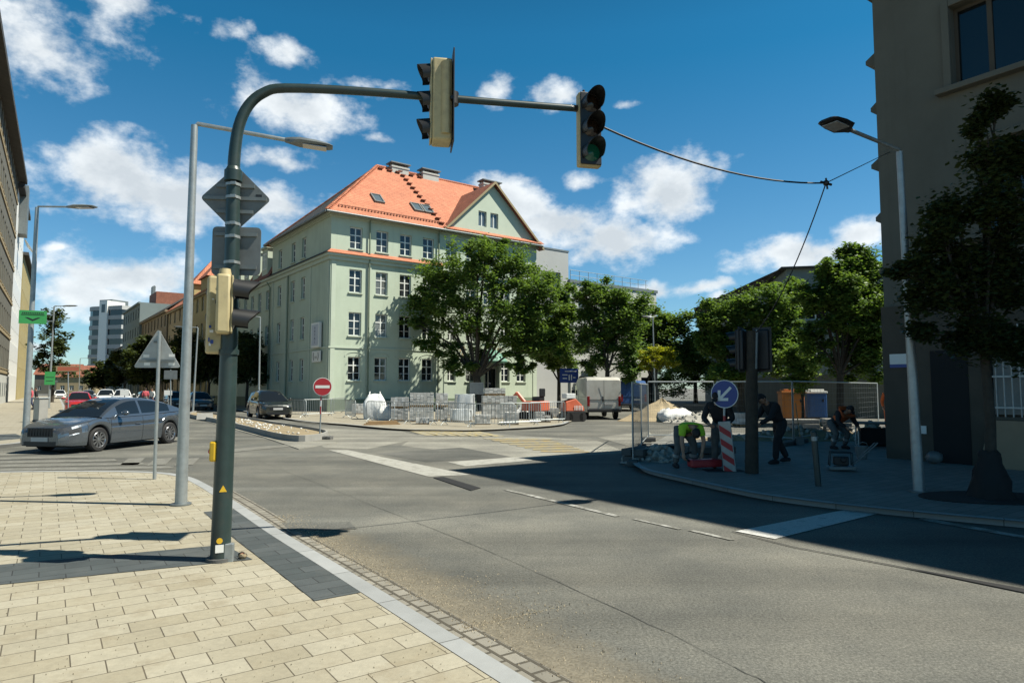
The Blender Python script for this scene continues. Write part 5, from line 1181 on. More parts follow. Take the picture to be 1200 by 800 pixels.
bp=gp(212,591,KZ); Y=bp.y
lamp('street_lamp','slim galvanised street lamp with a straight arm on the cream pavement, behind the green mast',bp,at(228,147,Y),at(390,173,Y+.55),.72)
bp=gp(30,511,lz); Y=bp.y
lamp('street_lamp','tall lamp with a green sign halfway up, on the far pavement behind the silver car',bp,at(43.5,243,Y),at(112,242,Y-.4),1.15,r=(.11,.06),hw=.2)
bp=gp(57,478,lz); Y=bp.y
lamp('street_lamp','second tall lamp down the left pavement, in front of the kerbside tree',bp,at(63.5,359,Y),at(90,358,Y),1.2,r=(.1,.06),hw=.22)
bp=gp(1077,576,fz); Y=bp.y
lamp('street_lamp','galvanised street lamp in the shade before the beige house, head over the road',bp,at(1054,178,Y),at(968,140,Y-1.0),.62,r=(.085,.05),hw=.2,headm='black')
bp=gp(303,485); Y=bp.y
lamp('street_lamp','thin pale lamp post before the shaded side of the green house',bp,at(305,372,Y),at(286,369,Y),.8,r=(.07,.045),hw=.15)
bp=gp(768,485); Y=bp.y
lamp('street_lamp','thin lamp post standing before the golden young tree',bp,at(765,372,Y),at(752,370,Y),.8,r=(.06,.04),hw=.15)
bp=gp(226,483); lamp('street_lamp','street lamp whose pale head shows between the triangle sign and the lamp post',bp,at(232,384,bp.y),at(205,382.5,bp.y),1.1,r=(.08,.05),hw=.18)
for (u,v,k) in ((92,468,1),(120,464,2)):
    bp=gp(u,v); lamp('street_lamp',('distant street lamp among the dark trees left of the triangle sign','distant street lamp beside the banded tower')[k-1],bp,at(u+2,(420,428)[k-1],bp.y),at(u+22,(419,428)[k-1],bp.y),1.2,r=(.09,.05))
# ---- triangle sign seen from behind
bp=gp(181,561,KZ); t=thing('triangle_sign','back of a triangular road sign on a thin post at the pavement edge','road sign',bp); Y=bp.y
tp=at(187,388,Y)-bp; b=MB(); b.tube([(0,0,0),tp],.031,12); b.build('post',M['galv'],t,50)
c=at(185,411,Y+.05)-bp; o,Mx=signplate('sign_plate',c,rounded([(-.43,-.32),(.43,-.32),(0,.42)],.07),Vector((-.1,1,0)),'white','sign_back_pale',t)
b=MB(); b.M=Mx; b.b2(-.32,.32,.014,.034,-.21,-.16); b.b2(-.07,.07,.014,.034,.15,.19); b.build('bracket',M['galv_dark'],o)
b=MB(); b.M=Mx
for x,z in ((-.26,-.09),(.2,-.1),(-.26,-.25),(.18,-.25)): b.b2(x-.055,x+.055,.013,.0145,z-.025,z+.03)
b.build('sticker',M['white'],o)
# ---- no entry sign
bp=gp(374.5,515); t=thing('no_entry_sign','round red no entry sign on a red and white banded pole with a block base','road sign',bp); Y=bp.y
T=at(378,445,Y)-bp; b=MB(); b.tube([(0,0,.1),T],.024,10); b.build('post',M['galv'],t,50)
b=MB(); 
for k,(v0,v1,mm) in enumerate(((485,476,0),(476,469,1),(469,462,0))): b.tube([at(375.6+k*.3,v0,Y)-bp,at(376+k*.3,v1,Y)-bp],.03,10,mm)
b.build('banded_sleeve',[M['red'],M['white']],t,50)
c=at(378,453,Y-.05)-bp; fc=Vector((.25,-.97,0)); disc=lambda r,n=32:[(r*math.cos(2*PI*k/n),r*math.sin(2*PI*k/n)) for k in range(n)]
o,Mx=signplate('sign_plate',c,disc(.315),fc,'white','sign_back',t)
b=MB(); b.M=Mx; b.add([(x,-.004,z) for x,z in disc(.295)],[tuple(range(32))]); b.build('red_disc',M['red'],o)
b=MB(); b.M=Mx; b.quad((-.235,-.008,-.048),(.235,-.008,-.048),(.235,-.008,.048),(-.235,-.008,.048)); b.build('white_bar',M['white'],o)
b=MB(); b.b2(-.42,.42,-.2,.2,0,.12); 
for x in (-.3,-.1,.1,.3): b.b2(x-.05,x+.05,-.205,.205,.03,.13)
b.build('base_block',M['conc_dark'],t,bevel=.02)
# ---- keep left sign + beacon board
bp=gp(846,557); t=thing('keep_left_sign','blue round arrow sign on a banded pole with a tilted red and white board','road sign',bp); Y=bp.y
b=MB(); b.tube([(.06,.05,0),at(849,446,Y+.05)-bp],.026,10); b.build('post',M['galv'],t,50)
b=MB()
for k in range(4): b.tube([at(849,519-k*8.0,Y+.045)-bp,at(849,511-k*8.0,Y+.045)-bp],.031,12,k%2)
b.build('banded_sleeve',[M['white'],M['red']],t,50)
c=at(849,461.5,Y)-bp; fc=Vector((-.62,-.78,0)); o,Mx=signplate('sign_plate',c,disc(.285),fc,'blue','sign_back',t)
b=MB(); b.M=Mx; b.lathe([(.27,0),(.285,0)],32,0,Matrix.Translation((0,-.003,0))@Matrix.Rotation(PI/2,4,'X')); b.build('sign_rim',M['white'],o)
b=MB(); b.M=Mx@Matrix.Rotation(R(225),4,'Y') ; 
ar=[(-.028,-.19),(.028,-.19),(.028,.09),(.11,.0),(.15,.045),(0,.2),(-.15,.045),(-.11,.0),(-.028,.09)]
b.add([(x,-.005,z) for x,z in ar],[(0,1,2,8),(2,3,4,5),(5,6,7,8),(2,5,8)]); b.build('arrow',M['white'],o)
Mb=frm(at(852,524,Y-.12)-bp,Vector((-.55,-.83,0)),Vector((-.10,0,.995)).normalized()); b=MB(); b.M=Mb
b.b2(-.125,.125,0,.035,-.56,.52,0); o=b.build('beacon_board',M['galv'],t,bevel=.012)
b=MB(); b.M=Mb
for k in range(4): z=-.48+k*.27; b.add([(-.11,-.004,z),(.11,-.004,z-.16),(.11,-.004,z-.03),(-.11,-.004,z+.13)],[(0,1,2,3)])
b.build('red_stripe',M['red'],o)
b=MB(); b.b2(-.35,.45,-.22,.25,0,.1); b.build('base_block',M['black_matt'],t,bevel=.02)
# ---- old signal pole on the site corner
bp=gp(881,554,fz); t=thing('site_traffic_signal','dark wooden signal post with two black heads, beside the hunched worker with a pole','traffic light',bp); Y=bp.y
b=MB(); b.tube([(0,0,0),at(881,388,Y)-bp],[.13,.10],10); b.build('pole',M['bark'],t,50)
b=MB(); b.tube([at(887,386,Y-.08)-bp,at(886,432,Y-.08)-bp],.03,8); b.build('conduit',M['galv_dark'],t,50)
head(t,at(894,410,Y+.25)-bp,Vector((.5,.866,0)),3,.27,.27,.14,'black','black',vl=.2,board=.36)
head(t,at(865,410,Y+.15)-bp,Vector((-.8,.6,0)),3,.27,.27,.14,'black','black',vl=.22,board=.34)
# ---- bollard
bp=gp(959,569,fz); t=thing('bollard','dark leaning steel bollard on the kerb before the plate compactor','bollard',bp)
b=MB(); b.tube([(0,0,0),(-.04,.02,.9)],.05,14); b.tube([(-.04,.02,.9),(-.041,.02,.93)],[.05,.03],14); b.build('post',M['pole_green'],t,50)
b=MB(); b.tube([(-.033,.017,.76),(-.036,.018,.83)],.052,14); b.build('reflective_band',M['galv'],t,50)
# ---- small signs down the street
def post_sign(name,label,u,v,vt,sx,sz,face,vc,shape='rect',group=None,back=False,extra=None,z=0,facing=Vector((.3,-.95,0)),cat='road sign'):
    bp=gp(u,v,z); Y=bp.y; t=thing(name,label,cat,bp,0,group); b=MB(); T=at(u,vt,Y)-bp; b.tube([(0,0,0),T],.035,8); b.build('post',M['galv'],t,50)
    c=at(u,vc,Y-.05)-bp; poly=[(-sx/2,-sz/2),(sx/2,-sz/2),(sx/2,sz/2),(-sx/2,sz/2)] if shape=='rect' else disc(sx/2)
    o,Mx=signplate('sign_plate',c,poly,facing,face,'sign_back',t); return t,o,Mx
post_sign('blue_sign','small pale blue square sign on a thin post behind the triangle sign',200,488,433,.75,.55,'sign_back',439)
t,o,Mx=post_sign('direction_sign','red brown direction board on a post in front of the red hatchback',80,487,429,1.35,.36,'tan',432)
b=MB(); b.M=Mx; b.quad((-.6,-.004,-.13),(.6,-.004,-.13),(.6,-.004,.13),(-.6,-.004,.13)); b.build('sign_panel',mat('rust_red_panel',(.36,.10,.05),.5),o)
for u,v,lab in ((146,482,'grey parking board near the white cars, left of the triangle post'),(197,480,'small white board on a post under the street trees')):
    post_sign('street_sign',lab,u,v,455,.6,.4,'white',460,group='small signs down the street')
# green banners on lamp posts: own things
def banner(label,u,v,Y,wd,ht,chev):
    c=at(u,v,Y); t=thing('green_sign',label,'sign',c,0); f=Vector((.45,-.9,0)); o,Mx=signplate('sign_plate',Vector((0,0,0)),[(-wd/2,-ht/2),(wd/2,-ht/2),(wd/2,ht/2),(-wd/2,ht/2)],f,'green_sign','sign_back',t,.03)
    b=MB(); b.M=Mx
    if chev:
        b.add([(-.28*wd,-.005,-.02*ht),(0,-.005,-.3*ht),(.28*wd,-.005,-.02*ht),(.18*wd,-.005,-.02*ht),(0,-.005,-.16*ht),(-.18*wd,-.005,-.02*ht)],[(0,1,4,5),(1,2,3,4)])
        b.b2(-.42*wd,.42*wd,-.006,-.003,.16*ht,.2*ht)
        for k in range(12): x=-.38*wd+k*.066*wd; b.b2(x,x+.035*wd,-.006,-.003,.26*ht,.36*ht)
    else:
        b.b2(-.4*wd,.4*wd,-.006,-.003,.05*ht,.09*ht); b.b2(-.36*wd,.3*wd,-.006,-.003,-.22*ht,-.18*ht)
    b.build('emblem',M['black'],o)
    k=MB(); k.M=Mx; k.b2(-wd/2,wd/2+.2,.032,.07,ht*.2,ht*.28); k.b2(-wd/2,wd/2+.2,.032,.07,-ht*.28,-ht*.2); k.build('bracket',M['galv_dark'],t)
banner('green advertising board with a black arrow fixed halfway up the tall left lamp',38.5,371.5,gp(30,511,lz).y-.25,.80,.46,True)
banner('upright green board low on the second lamp, above the red hatchback',58.5,443,gp(57,478,lz).y-.2,.75,1.1,False)
# utility cabinet and stone bollard on the left pavement
bp=gp(47,494,lz); t=thing('utility_cabinet','grey street cabinet covered in marks on the left pavement beside the lamp','utility box',bp,R(-34)); b=MB(); b.b2(-.32,.32,-.2,.2,.08,1.15); b.build('cabinet',M['concrete'],t,bevel=.015)
b=MB(); b.b2(-.36,.36,-.24,.24,1.15,1.21); b.build('lid',M['galv'],t,bevel=.01); b=MB(); b.b2(-.34,.34,-.22,.22,0,.08); b.build('plinth',M['conc_dark'],t); b=MB(); b.b2(-.29,.29,-.206,-.2005,.13,1.1); b.build('door',M['galv'],t)
# ---- crowd barriers
def barrier_proto():
    t=thing('crowd_barrier','x','barrier',(0,0,0)); L=2.2; b=MB(); r=.02
    fr=[(-L/2,0,.22),(-L/2,0,1.0),(-L/2+.08,0,1.08),(L/2-.08,0,1.08),(L/2,0,1.0),(L/2,0,.22)]; b.tube(fr,r,8); b.bar((-L/2,0,.22),(L/2,0,.22),r)
    b.build('frame',M['galv'],t,50)
    b=MB()
    for k in range(16): x=-L/2+(k+1)*L/17; b.bar((x,0,.22),(x,0,1.08),.011,5)
    b.build('bars',M['galv'],t)
    for x in(-L/2+.25,L/2-.25):
        b=MB(); b.tube([(x,-.28,.02),(x,-.05,.2),(x,.05,.2),(x,.28,.02)],.018,6); b.build('foot',M['galv'],t,50)
    return t
B0=barrier_proto(); first=True
def put(proto,loc,rz,label,group):
    global used
    if id(proto) not in used:
        used.add(id(proto)); proto.location=loc; proto.rotation_euler=(0,0,rz); proto['label']=label; proto['group']=group; return proto
    return dup(proto,loc,rz,label,group)
used=set()
bars=[((330,489),(358,490),'crowd barrier just right of the dark off road car'),((360,489),(386,488),'crowd barrier behind the no entry sign, its left neighbour'),((384,486),(408,484),'crowd barrier nearest the house corner, behind the no entry sign'),((398,489),(424,493),'crowd barrier standing left of the big white bag'),
 ((426,494),(466,496),'crowd barrier across the front of the white bag'),((470,497),(516,499),'crowd barrier in front of the tall double paver stack'),((517,499),(556,501),'crowd barrier before the film wrapped cubes'),((557,502),(592,502),'crowd barrier before the large grey paver block'),((593,500),(626,499),'crowd barrier between the grey paver block and the small white blocks'),((628,497),(655,496),'dark looking crowd barrier left of the orange digger'),((655,496),(665,490),'crowd barrier turned end on beside the orange digger')]
for a,c,lab in bars:
    p,q=gp(*a),gp(*c); d=q-p; put(B0,((p.x+q.x)/2,(p.y+q.y)/2,0),math.atan2(d.y,d.x),lab,'crowd barriers round the paving stacks')
# ---- paver stacks, bags
def pallet(b,wd,dp,z=0):
    for y in (-dp/2+.07,0,dp/2-.07): b.b2(-wd/2,wd/2,y-.05,y+.05,z+.02,z+.09)
    for k in range(6): x=-wd/2+.06+k*(wd-.12)/5; b.b2(x-.05,x+.05,-dp/2,dp/2,z+.09,z+.115)
    for k in range(3): x=-wd/2+.06+k*(wd-.12)/2; b.b2(x-.05,x+.05,-dp/2,dp/2,z,z+.02)
def paver_stack(label,px0,px1,vb,vt,Y=None,z0=0.0,dp=.95,style='pavers',rz=R(8),nx=5,nz=6,cat='paving stack'):
    if Y is None: Y=gp(300,vb).y
    ac=at((px0+px1)/2,455,Y); wd=(px1-px0)/F*Y/ (1.0)*.93; zt=at(600,vt,Y).z; 
    t=thing('paving_stack',label,cat,(ac.x,ac.y+dp/2,z0),rz,'pallets of paving stones'); h=zt-z0-.115
    b=MB(); pallet(b,wd,dp); b.build('pallet',M['wood'],t)
    r2=random.Random(int(px0*7+vb)); b=MB(); bw=wd/nx; bd=dp/4; bh=h/nz
    if style=='pavers':
        for i in range(nx):
            for j in range(4):
                if 0<i<nx-1 and 0<j<3: continue
                for k in range(nz):
                    if k==nz-1 and r2.random()<.06: continue
                    jx=r2.uniform(-.006,.006); jy=r2.uniform(-.008,.008)
                    b.b2(-wd/2+i*bw+.006+jx,-wd/2+(i+1)*bw-.006+jx,-dp/2+j*bd+.004+jy,-dp/2+(j+1)*bd-.004+jy,.117+k*bh,.117+(k+1)*bh-.006,r2.choice((0,0,1)))
        b.build('pavers',[M['stone_a'],M['stone_b']],t)
    else:
        # film wrapped cube: slightly bulging skin with folds
        n=10
        b.b2(-wd/2+.02,wd/2-.02,-dp/2+.02,dp/2-.02,.117,h+.1,0); o=b.build('pavers',[M['stone_a']],t)
        w2=MB(); ring=[]; 
        for k in range(7):
            z=.1+k*(h+.03)/6
            for j in range(32):
                a=2*PI*j/32; cx=max(-1,min(1,1.25*math.cos(a))); cy=max(-1,min(1,1.25*math.sin(a))); jj=r2.uniform(-.018,.018)
                ring.append((cx*(wd/2+.01+jj),cy*(dp/2+.01+jj),z+r2.uniform(-.01,.01)))
        fs=[(k*32+j,k*32+(j+1)%32,(k+1)*32+(j+1)%32,(k+1)*32+j) for k in range(6) for j in range(32)]+[tuple(range(6*32,7*32))]
        w2.add(ring,fs); w2.build('plastic_film',M['wrap'],t,60)
    return t
M['stone_a']=mat('grey_paver',(.44,.44,.415),.9,var=.2,scale=6,bump=.3); M['stone_b']=mat('pale_paver',(.60,.60,.57),.9,var=.12,scale=6,bump=.3)
h1=at(600,476.5,35.5).z
paver_stack('grey paver stack behind the barrier, first right of the white bag',456,478,494,478.5); z=at(600,478.5,gp(300,494).y).z
paver_stack('upper grey paver stack beside the white bag, resting on another pallet',456,478,494,465.5,z0=z,nz=4)
paver_stack('lower grey block stack of the tall double pile, left half',478,508,495.5,477,nx=7); z=at(600,477,gp(300,495.5).y).z
paver_stack('top grey block stack of the tall double pile, left half',478,508,495.5,460,z0=z,nx=7)
paver_stack('lower pale stack of the tall double pile, right half',509,524,494,477,nx=3); z=at(600,477,gp(300,494).y).z
paver_stack('top pale stack of the tall double pile, right half',509,524,494,460.5,z0=z,nx=3)
paver_stack('film wrapped cube of stones low behind the barrier, middle of the row',526,553,495,480,style='film')
paver_stack('shiny film wrapped heap standing behind the low wrapped cubes',532,556,490,462,style='film')
paver_stack('large grey paver block with a lighter end, under the pale top stack',563,606,492,474,nx=8); Yk=gp(300,492).y; z=at(600,474,Yk).z
paver_stack('middle course of the large grey paver block',563,606,492,463.5,z0=z,nx=8,nz=5); z=at(600,463.5,Yk).z
paver_stack('pale stones on the very top of the large grey block',566,592,492,454.5,z0=z,nx=5,nz=4)
paver_stack('beige paver pallet at the front right behind the barriers',592,607,499,483,nx=3)
paver_stack('small white block cube right of the beige pallet',627,638.5,496,482.5,nx=3,nz=4,dp=.6)
paver_stack('lowest little white block pile beside the orange digger',639,645,496,487,nx=2,nz=3,dp=.5)
paver_stack('low dark grey slab pile behind the front barriers, left of the large grey block',556,574,499,486,nx=4,nz=4)
bp=gp(558,489); t=thing('site_notice_board','blank grey board standing among the paving stacks','board',bp)
b=MB(); c=at(558.5,455,bp.y)-bp; b.b2(c.x-.42,c.x+.42,0,.04,c.z-.36,c.z+.36); b.build('panel',M['sign_back'],t,bevel=.01); b=MB()
for x in(-.35,.35): b.bar((c.x+x,.06,0),(c.x+x,.06,c.z+.36),.025)
b.build('post',M['galv_dark'],t)
def sack(label,u,vb,wd,dp,ht,seed,cat='bulk bag'):
    bp=gp(u,vb); t=thing('bulk_bag',label,cat,bp,.2); r2=random.Random(seed); vs=[];fs=[]; n=28; m=9
    for i in range(m):
        f=i/(m-1); z=ht*f; s=1+.16*math.sin(PI*min(1,f*1.15))-(.35*max(0,f-.72)/.28 if f>.72 else 0)
        for j in range(n):
            a=2*PI*j/n; cx=max(-1,min(1,1.3*math.cos(a))); cy=max(-1,min(1,1.3*math.sin(a))); q=1+.05*math.sin(a*7+i*.8+seed)+r2.uniform(-.03,.03)
            vs.append((cx*wd/2*s*q,cy*dp/2*s*q,z+(r2.uniform(-.04,.08) if f>.8 else 0)))
    for i in range(m-1):
        for j in range(n): fs.append((i*n+j,i*n+(j+1)%n,(i+1)*n+(j+1)%n,(i+1)*n+j))
    fs.append(tuple(range((m-1)*n,m*n)))
    b=MB(); b.add(vs,fs); b.build('sack',M['bag'],t,70)
    for sx in(-1,1):
        b=MB(); b.tube([(sx*wd*.3,-dp*.25,ht*.93),(sx*wd*.26,-dp*.1,ht*1.12),(sx*wd*.26,dp*.1,ht*1.1),(sx*wd*.3,dp*.25,ht*.93)],.025,6); b.build('lifting_loop',M['bag'],t,60)
    return t
sack('tall white bulk bag of sand standing behind the barriers',439,492,1.05,1.0,1.4,2); sack('smaller slumped white bulk bag leaning on the tall one',451,493,.7,.8,.8,5)
sack('low white bag in front of the sand heap beyond the mesh fence',791,494,1.5,1.2,.65,9)
# planks at kerb
bp=gp(447,499); t=thing('plank_pile','short pile of wooden planks on the kerb before the white bags','planks',bp,.3); b=MB()
for k in range(4): b.b2(-.9+.1*k,.9-.06*k,-.2+.05*k,.1+.03*k,.02+k*.055,.07+k*.055)
b.build('planks',M['wood'],t)
# ---- orange mini digger and orange dumper behind barriers
bp=gp(671,493.5); t=thing('orange_digger','small orange site loader with a ribbed cover beside the white van','loader',bp,R(20))
b=MB(); b.add([(-.75,-.5,.7),(.75,-.5,.7),(.75,.6,.7),(-.75,.6,.7),(-.72,-.4,1.35),(.1,-.4,1.55),(.72,-.45,1.0),(.72,.55,1.0),(.1,.55,1.55),(-.72,.55,1.35)],[(0,1,6,5,4),(1,2,7,6),(2,3,9,8,7),(3,0,4,9),(4,5,8,9),(5,6,7,8),(3,2,1,0)]); o=b.build('engine_cover',M['orange'],t,None,bevel=.05)
b=MB()
for k in range(6): x=-.05+k*.12; b.box((x,-.515,.93),(.05,.02,.32))
b.build('vent',M['white'],o)
b=MB(); b.b2(-.7,.8,-.55,.65,.35,.7); b.build('chassis',M['black'],t,bevel=.03)
t.scale=(.72,.72,.78)
for sy in(-.55,.62):
    b=MB(); b.tube([(-.55,sy-.1,.3),(-.55,sy+.1,.3)],.3,18); b.tube([(.55,sy-.1,.3),(.55,sy+.1,.3)],.3,18); b.b2(-.55,.55,sy-.1,sy+.1,.02,.58); b.build('track',M['rubber'],t,40)
b=MB(); b.b2(-.65,.1,-.35,.5,1.56,1.9); b.build('seat_box',M['bag'],t,bevel=.03)
bp=gp(628,492); t=thing('orange_excavator','orange mini excavator with a folded arm behind the barriers under the big tree','excavator',bp,R(150))
b=MB(); b.b2(-.6,.6,-.55,.55,.5,1.05); b.build('body',M['orange'],t,bevel=.06)
for sy in(-.5,.5):
    b=MB(); b.tube([(-.55,sy-.12,.24),(-.55,sy+.12,.24)],.24,16); b.tube([(.55,sy-.12,.24),(.55,sy+.12,.24)],.24,16); b.b2(-.55,.55,sy-.12,sy+.12,.02,.46); b.build('track',M['rubber'],t,40)
b=MB(); b.tube([(.55,0,.8),(1.2,0,1.5)],.11,8); b.tube([(1.2,0,1.5),(1.75,0,.95)],.09,8); b.build('boom',M['orange'],t,30)
b=MB(); b.prism([(1.6,-.25),(2.0,-.25),(2.0,.25),(1.6,.25)],.5,.95); b.build('bucket',M['black'],t,bevel=.04); b=MB(); b.b2(-.4,.1,-.3,.3,1.06,1.3); b.b2(-.45,-.35,-.3,.3,1.3,1.75); b.build('seat',M['black'],t,bevel=.04)
# blue sign on post
t,o,Mx=post_sign('blue_board','blue information board on a post under the tree beside the van',667,481.5,434,1.55,1.1,'blue',440)
b=MB(); b.M=Mx
for x,z,w_,h_ in ((-.3,-.18,.3,.07),(-.3,.05,.36,.06),(.16,-.12,.07,.36),(-.0,-.12,.07,.36),(.36,-.12,.16,.07),(.1,.28,.8,.05)): b.b2(x*1.2-w_*.6,x*1.2+w_*.6,-.006,-.003,z*1.2-h_*.6,z*1.2+h_*.6)
b.build('symbol',M['white'],o)
# ---- mesh fence panels
def mesh_proto():
    t=thing('mesh_fence_panel','x','fence',(0,0,0)); L=3.4; H=1.9; b=MB(); r=.021
    b.tube([(-L/2,0,.08),(-L/2,0,H),],r,8); b.tube([(L/2,0,.08),(L/2,0,H)],r,8); b.bar((-L/2,0,H-.02),(L/2,0,H-.02),r,8); b.bar((-L/2,0,.2),(L/2,0,.2),r*.8,8); b.build('frame',M['galv'],t,50)
    b=MB()
    for k in range(1,30): x=-L/2+k*L/30; b.bar((x,0,.2),(x,0,H-.02),.0019,4)
    for k in range(1,9): z=.2+k*(H-.22)/9; b.bar((-L/2,.004,z),(L/2,.004,z),.0022,4)
    b.build('wire_mesh',M['galv_dark'],t)
    for x in(-L/2,L/2):
        b=MB(); b.b2(x-.34,x+.34,-.12,.12,0,.14); b.build('foot',M['conc_dark'],t,bevel=.03)
    return t
MF=mesh_proto()
fl=[(gp(742,545,0),gp(752,527,0),'mesh site fence panel nearest the road, turned end on beside the van'),(gp(752,527,0),gp(760,517,0),'second mesh site fence panel from the road, also turned end on'),(gp(760,517,.08),gp(838,517,.08),'mesh site fence panel behind the bending worker in yellow green'),(gp(841,516,.08),gp(930,521,.08),'mesh site fence panel behind the signal post and hunched worker'),(gp(930,521,.08),gp(1030,503,.08),'mesh site fence panel in front of the toilet cabins')]
for a,c,lab in fl:
    d=c-a; o=put(MF,((a.x+c.x)/2,(a.y+c.y)/2,max(a.z,0)),math.atan2(d.y,d.x),lab,'mesh fence panels round the site'); o.scale=(d.length/3.42,1,1)
# ---- site cabins: toilets, hoarding
def cabin(name,label,u0,u1,vb,vt,mm,roofm,cat='portable toilet',rz=R(-10),white=False):
    bp=gp((u0+u1)/2,vb,.06); Y=bp.y; wd=(u1-u0)/F*Y*.92; h=at(600,vt,Y).z-.06; t=thing(name,label,cat,bp,rz); y=wd/2
    b=MB(); b.b2(-wd/2,wd/2,0,1.1,.1,h-.18); b.build('shell',M[mm],t,bevel=.03)
    b=MB(); b.prism([(-wd/2-.04,-.05),(wd/2+.04,-.05),(wd/2+.04,1.15),(-wd/2-.04,1.15)],h-.18,h-.06); b.prism([(-wd/2+.1,.1),(wd/2-.1,.1),(wd/2-.1,1.0),(-wd/2+.1,1.0)],h-.06,h+.05); b.build('roof',M[roofm],t,bevel=.03)
    b=MB(); b.b2(-wd/2+.12,wd/2-.12,-.03,-.003,.16,h-.3); d=b.build('door',M[mm],t,bevel=.01); b=MB(); b.b2(wd/2-.25,wd/2-.18,-.06,-.03,.95,1.1); b.build('handle',M['black'],d)
    b=MB(); b.b2(-wd/2,wd/2,.02,1.08,0,.1); b.build('skid',M['conc_dark'],t); return t
cabin('orange_cabin','orange site cabin with a round emblem and flat roof beside the blue toilet',917,944,492,457,'orange_box','orange_box','cabin')
cabin('blue_toilet','blue portable toilet with a white roof next to the orange cabin',946,970,491,457,'blue_shell','white') if M.setdefault('blue_shell',mat('blue_shell',(.03,.10,.27),.5,var=.1)) else 0
p0,p1=gp(975,478),gp(1058,474); d=p1-p0; t=thing('green_hoarding','dark green hoarding panels along the far side of the site','hoarding',((p0.x+p1.x)/2,(p0.y+p1.y)/2,0),math.atan2(d.y,d.x)); L=d.length
for k in range(6):
    x=-L/2+(k+.5)*L/6; b=MB(); b.b2(x-L/12+.02,x+L/12-.02,-.02,.02,.1,1.75); b.build('panel',mat('hoarding_green',(.02,.06,.04),.6) if k==0 else bpy.data.materials['hoarding_green'],t)
b=MB()
for k in range(7): x=-L/2+k*L/6; b.b2(x-.05,x+.05,.025,.12,0,1.8)
b.build('post',M['galv_dark'],t)
# ---- heaps
def heap(name,label,px,vb,wx,wy,h,mm,cat,seed,rough=.25,stones=0,kind=None,rz=0):
    bp=gp(px,vb,.05); r2=random.Random(seed); n=40; m=14; vs=[];fs=[]
    ph=[r2.uniform(0,6.3) for _ in range(6)]
    for i in range(m):
        f=i/(m-1)
        for j in range(n):
            a=2*PI*j/n; q=1+.12*math.sin(2*a+ph[0])+.09*math.sin(3*a+ph[1])+.05*math.sin(7*a+ph[2]); z=h*(1-f)**1.15*(1+rough*(.5*math.sin(5*f*3+a*2+ph[3])*f+r2.uniform(-.25,.25)))
            vs.append((wx/2*f*q*math.cos(a),wy/2*f*q*math.sin(a),max(z,0) if i<m-1 else -.03))
    for i in range(m-1):
        for j in range(n): fs.append((i*n+j,(i+1)*n+j,(i+1)*n+(j+1)%n,i*n+(j+1)%n))
    b=MB(); b.add(vs,fs); 
    for k in range(stones):
        a=r2.uniform(0,6.28); f=r2.random()**.6; r=r2.uniform(.04,.12); c=Vector((wx/2*f*math.cos(a),wy/2*f*math.sin(a),h*(1-f)**1.15+r*.3)); rot=Matrix.Rotation(r2.uniform(0,3),3,'Z')@Matrix.Rotation(r2.uniform(0,1),3,'X'); i0=len(b.v); b.ball(c,(r*r2.uniform(.7,1.3),r*r2.uniform(.7,1.2),r*.75),7,1)
        for q in range(i0,len(b.v)): b.v[q]=c+rot@((b.v[q]-c)*r2.uniform(.78,1.18))
    o=b.build(name,[M[mm],M['rubble']],None,45,loc=(bp.x,bp.y,.05),rz=rz); return tag(o,label,cat)
heap('sand_heap','pointed heap of pale sand beyond the mesh fence',776,492,4.2,2.6,1.15,'sand','sand heap',3)
heap('rubble_heap','low heap of broken white stones by the bending worker',772,541,1.7,1.3,.34,'rubble','rubble heap',5,stones=90)
heap('earth_bank','long low bank of dug yellow earth behind the workers',935,517,7.0,1.6,.42,'dirt','earth heap',8,.5,stones=90)
heap('earth_heap','rounded heap of earth beside the crouching worker',1022,516,1.7,1.3,.62,'dirt','earth heap',12,.4,stones=30)
heap('stone_heap','scattered heap of grey stones beyond the fence, right of the sand heap',825,494,4.2,2.2,.5,'rubble','rubble heap',15,.4,stones=110)
# wheelbarrow-like tub, kerbstones, cut kerb stack
def kstones(label,px,vb,n,l,rz,z0=fz,cat='kerbstones'):
    bp=gp(px,vb,z0); t=thing('kerbstone_pile',label,cat,bp,rz); r2=random.Random(px)
    b=MB()
    for k in range(n): z=.02+(k//2)*.17; y=(k%2)*.28-.14; b.box((r2.uniform(-.03,.03),y,z+.075),(l,.24,.15),0,Matrix.Rotation(r2.uniform(-.04,.04),3,'Z'))
    b.build('kerbstones',M['conc_dark'] if n<5 else M['concrete'],t,bevel=.012); return t
kstones('grey kerbstones stacked behind the worker in yellow green',831,540,4,1.0,.1); kstones('pale kerbstones lying before the orange cabin',935,507,6,1.4,-.1); kstones('kerbstones lined up on the road edge by the fence foot',752,541,4,1.1,1.0,.02)
kstones('pale slabs stacked before the blue toilet',980,506,6,1.0,.0)
bp=gp(1030,522,fz); t=thing('site_trestle','low dark trestle table against the house corner','trestle',bp,R(-20)); b=MB(); b.b2(-.65,.65,-.35,.35,.62,.68); b.build('top',M['galv_dark'],t,bevel=.01)
for x in(-.55,.55):
    for y in(-.28,.28): b=MB(); b.bar((x,y,0),(x,y,.62),.025); b.build('leg',M['galv'],t)
b=MB(); b.b2(-.5,.5,-.25,.25,.02,.5); b.build('crate',M['black_matt'],t,bevel=.02)
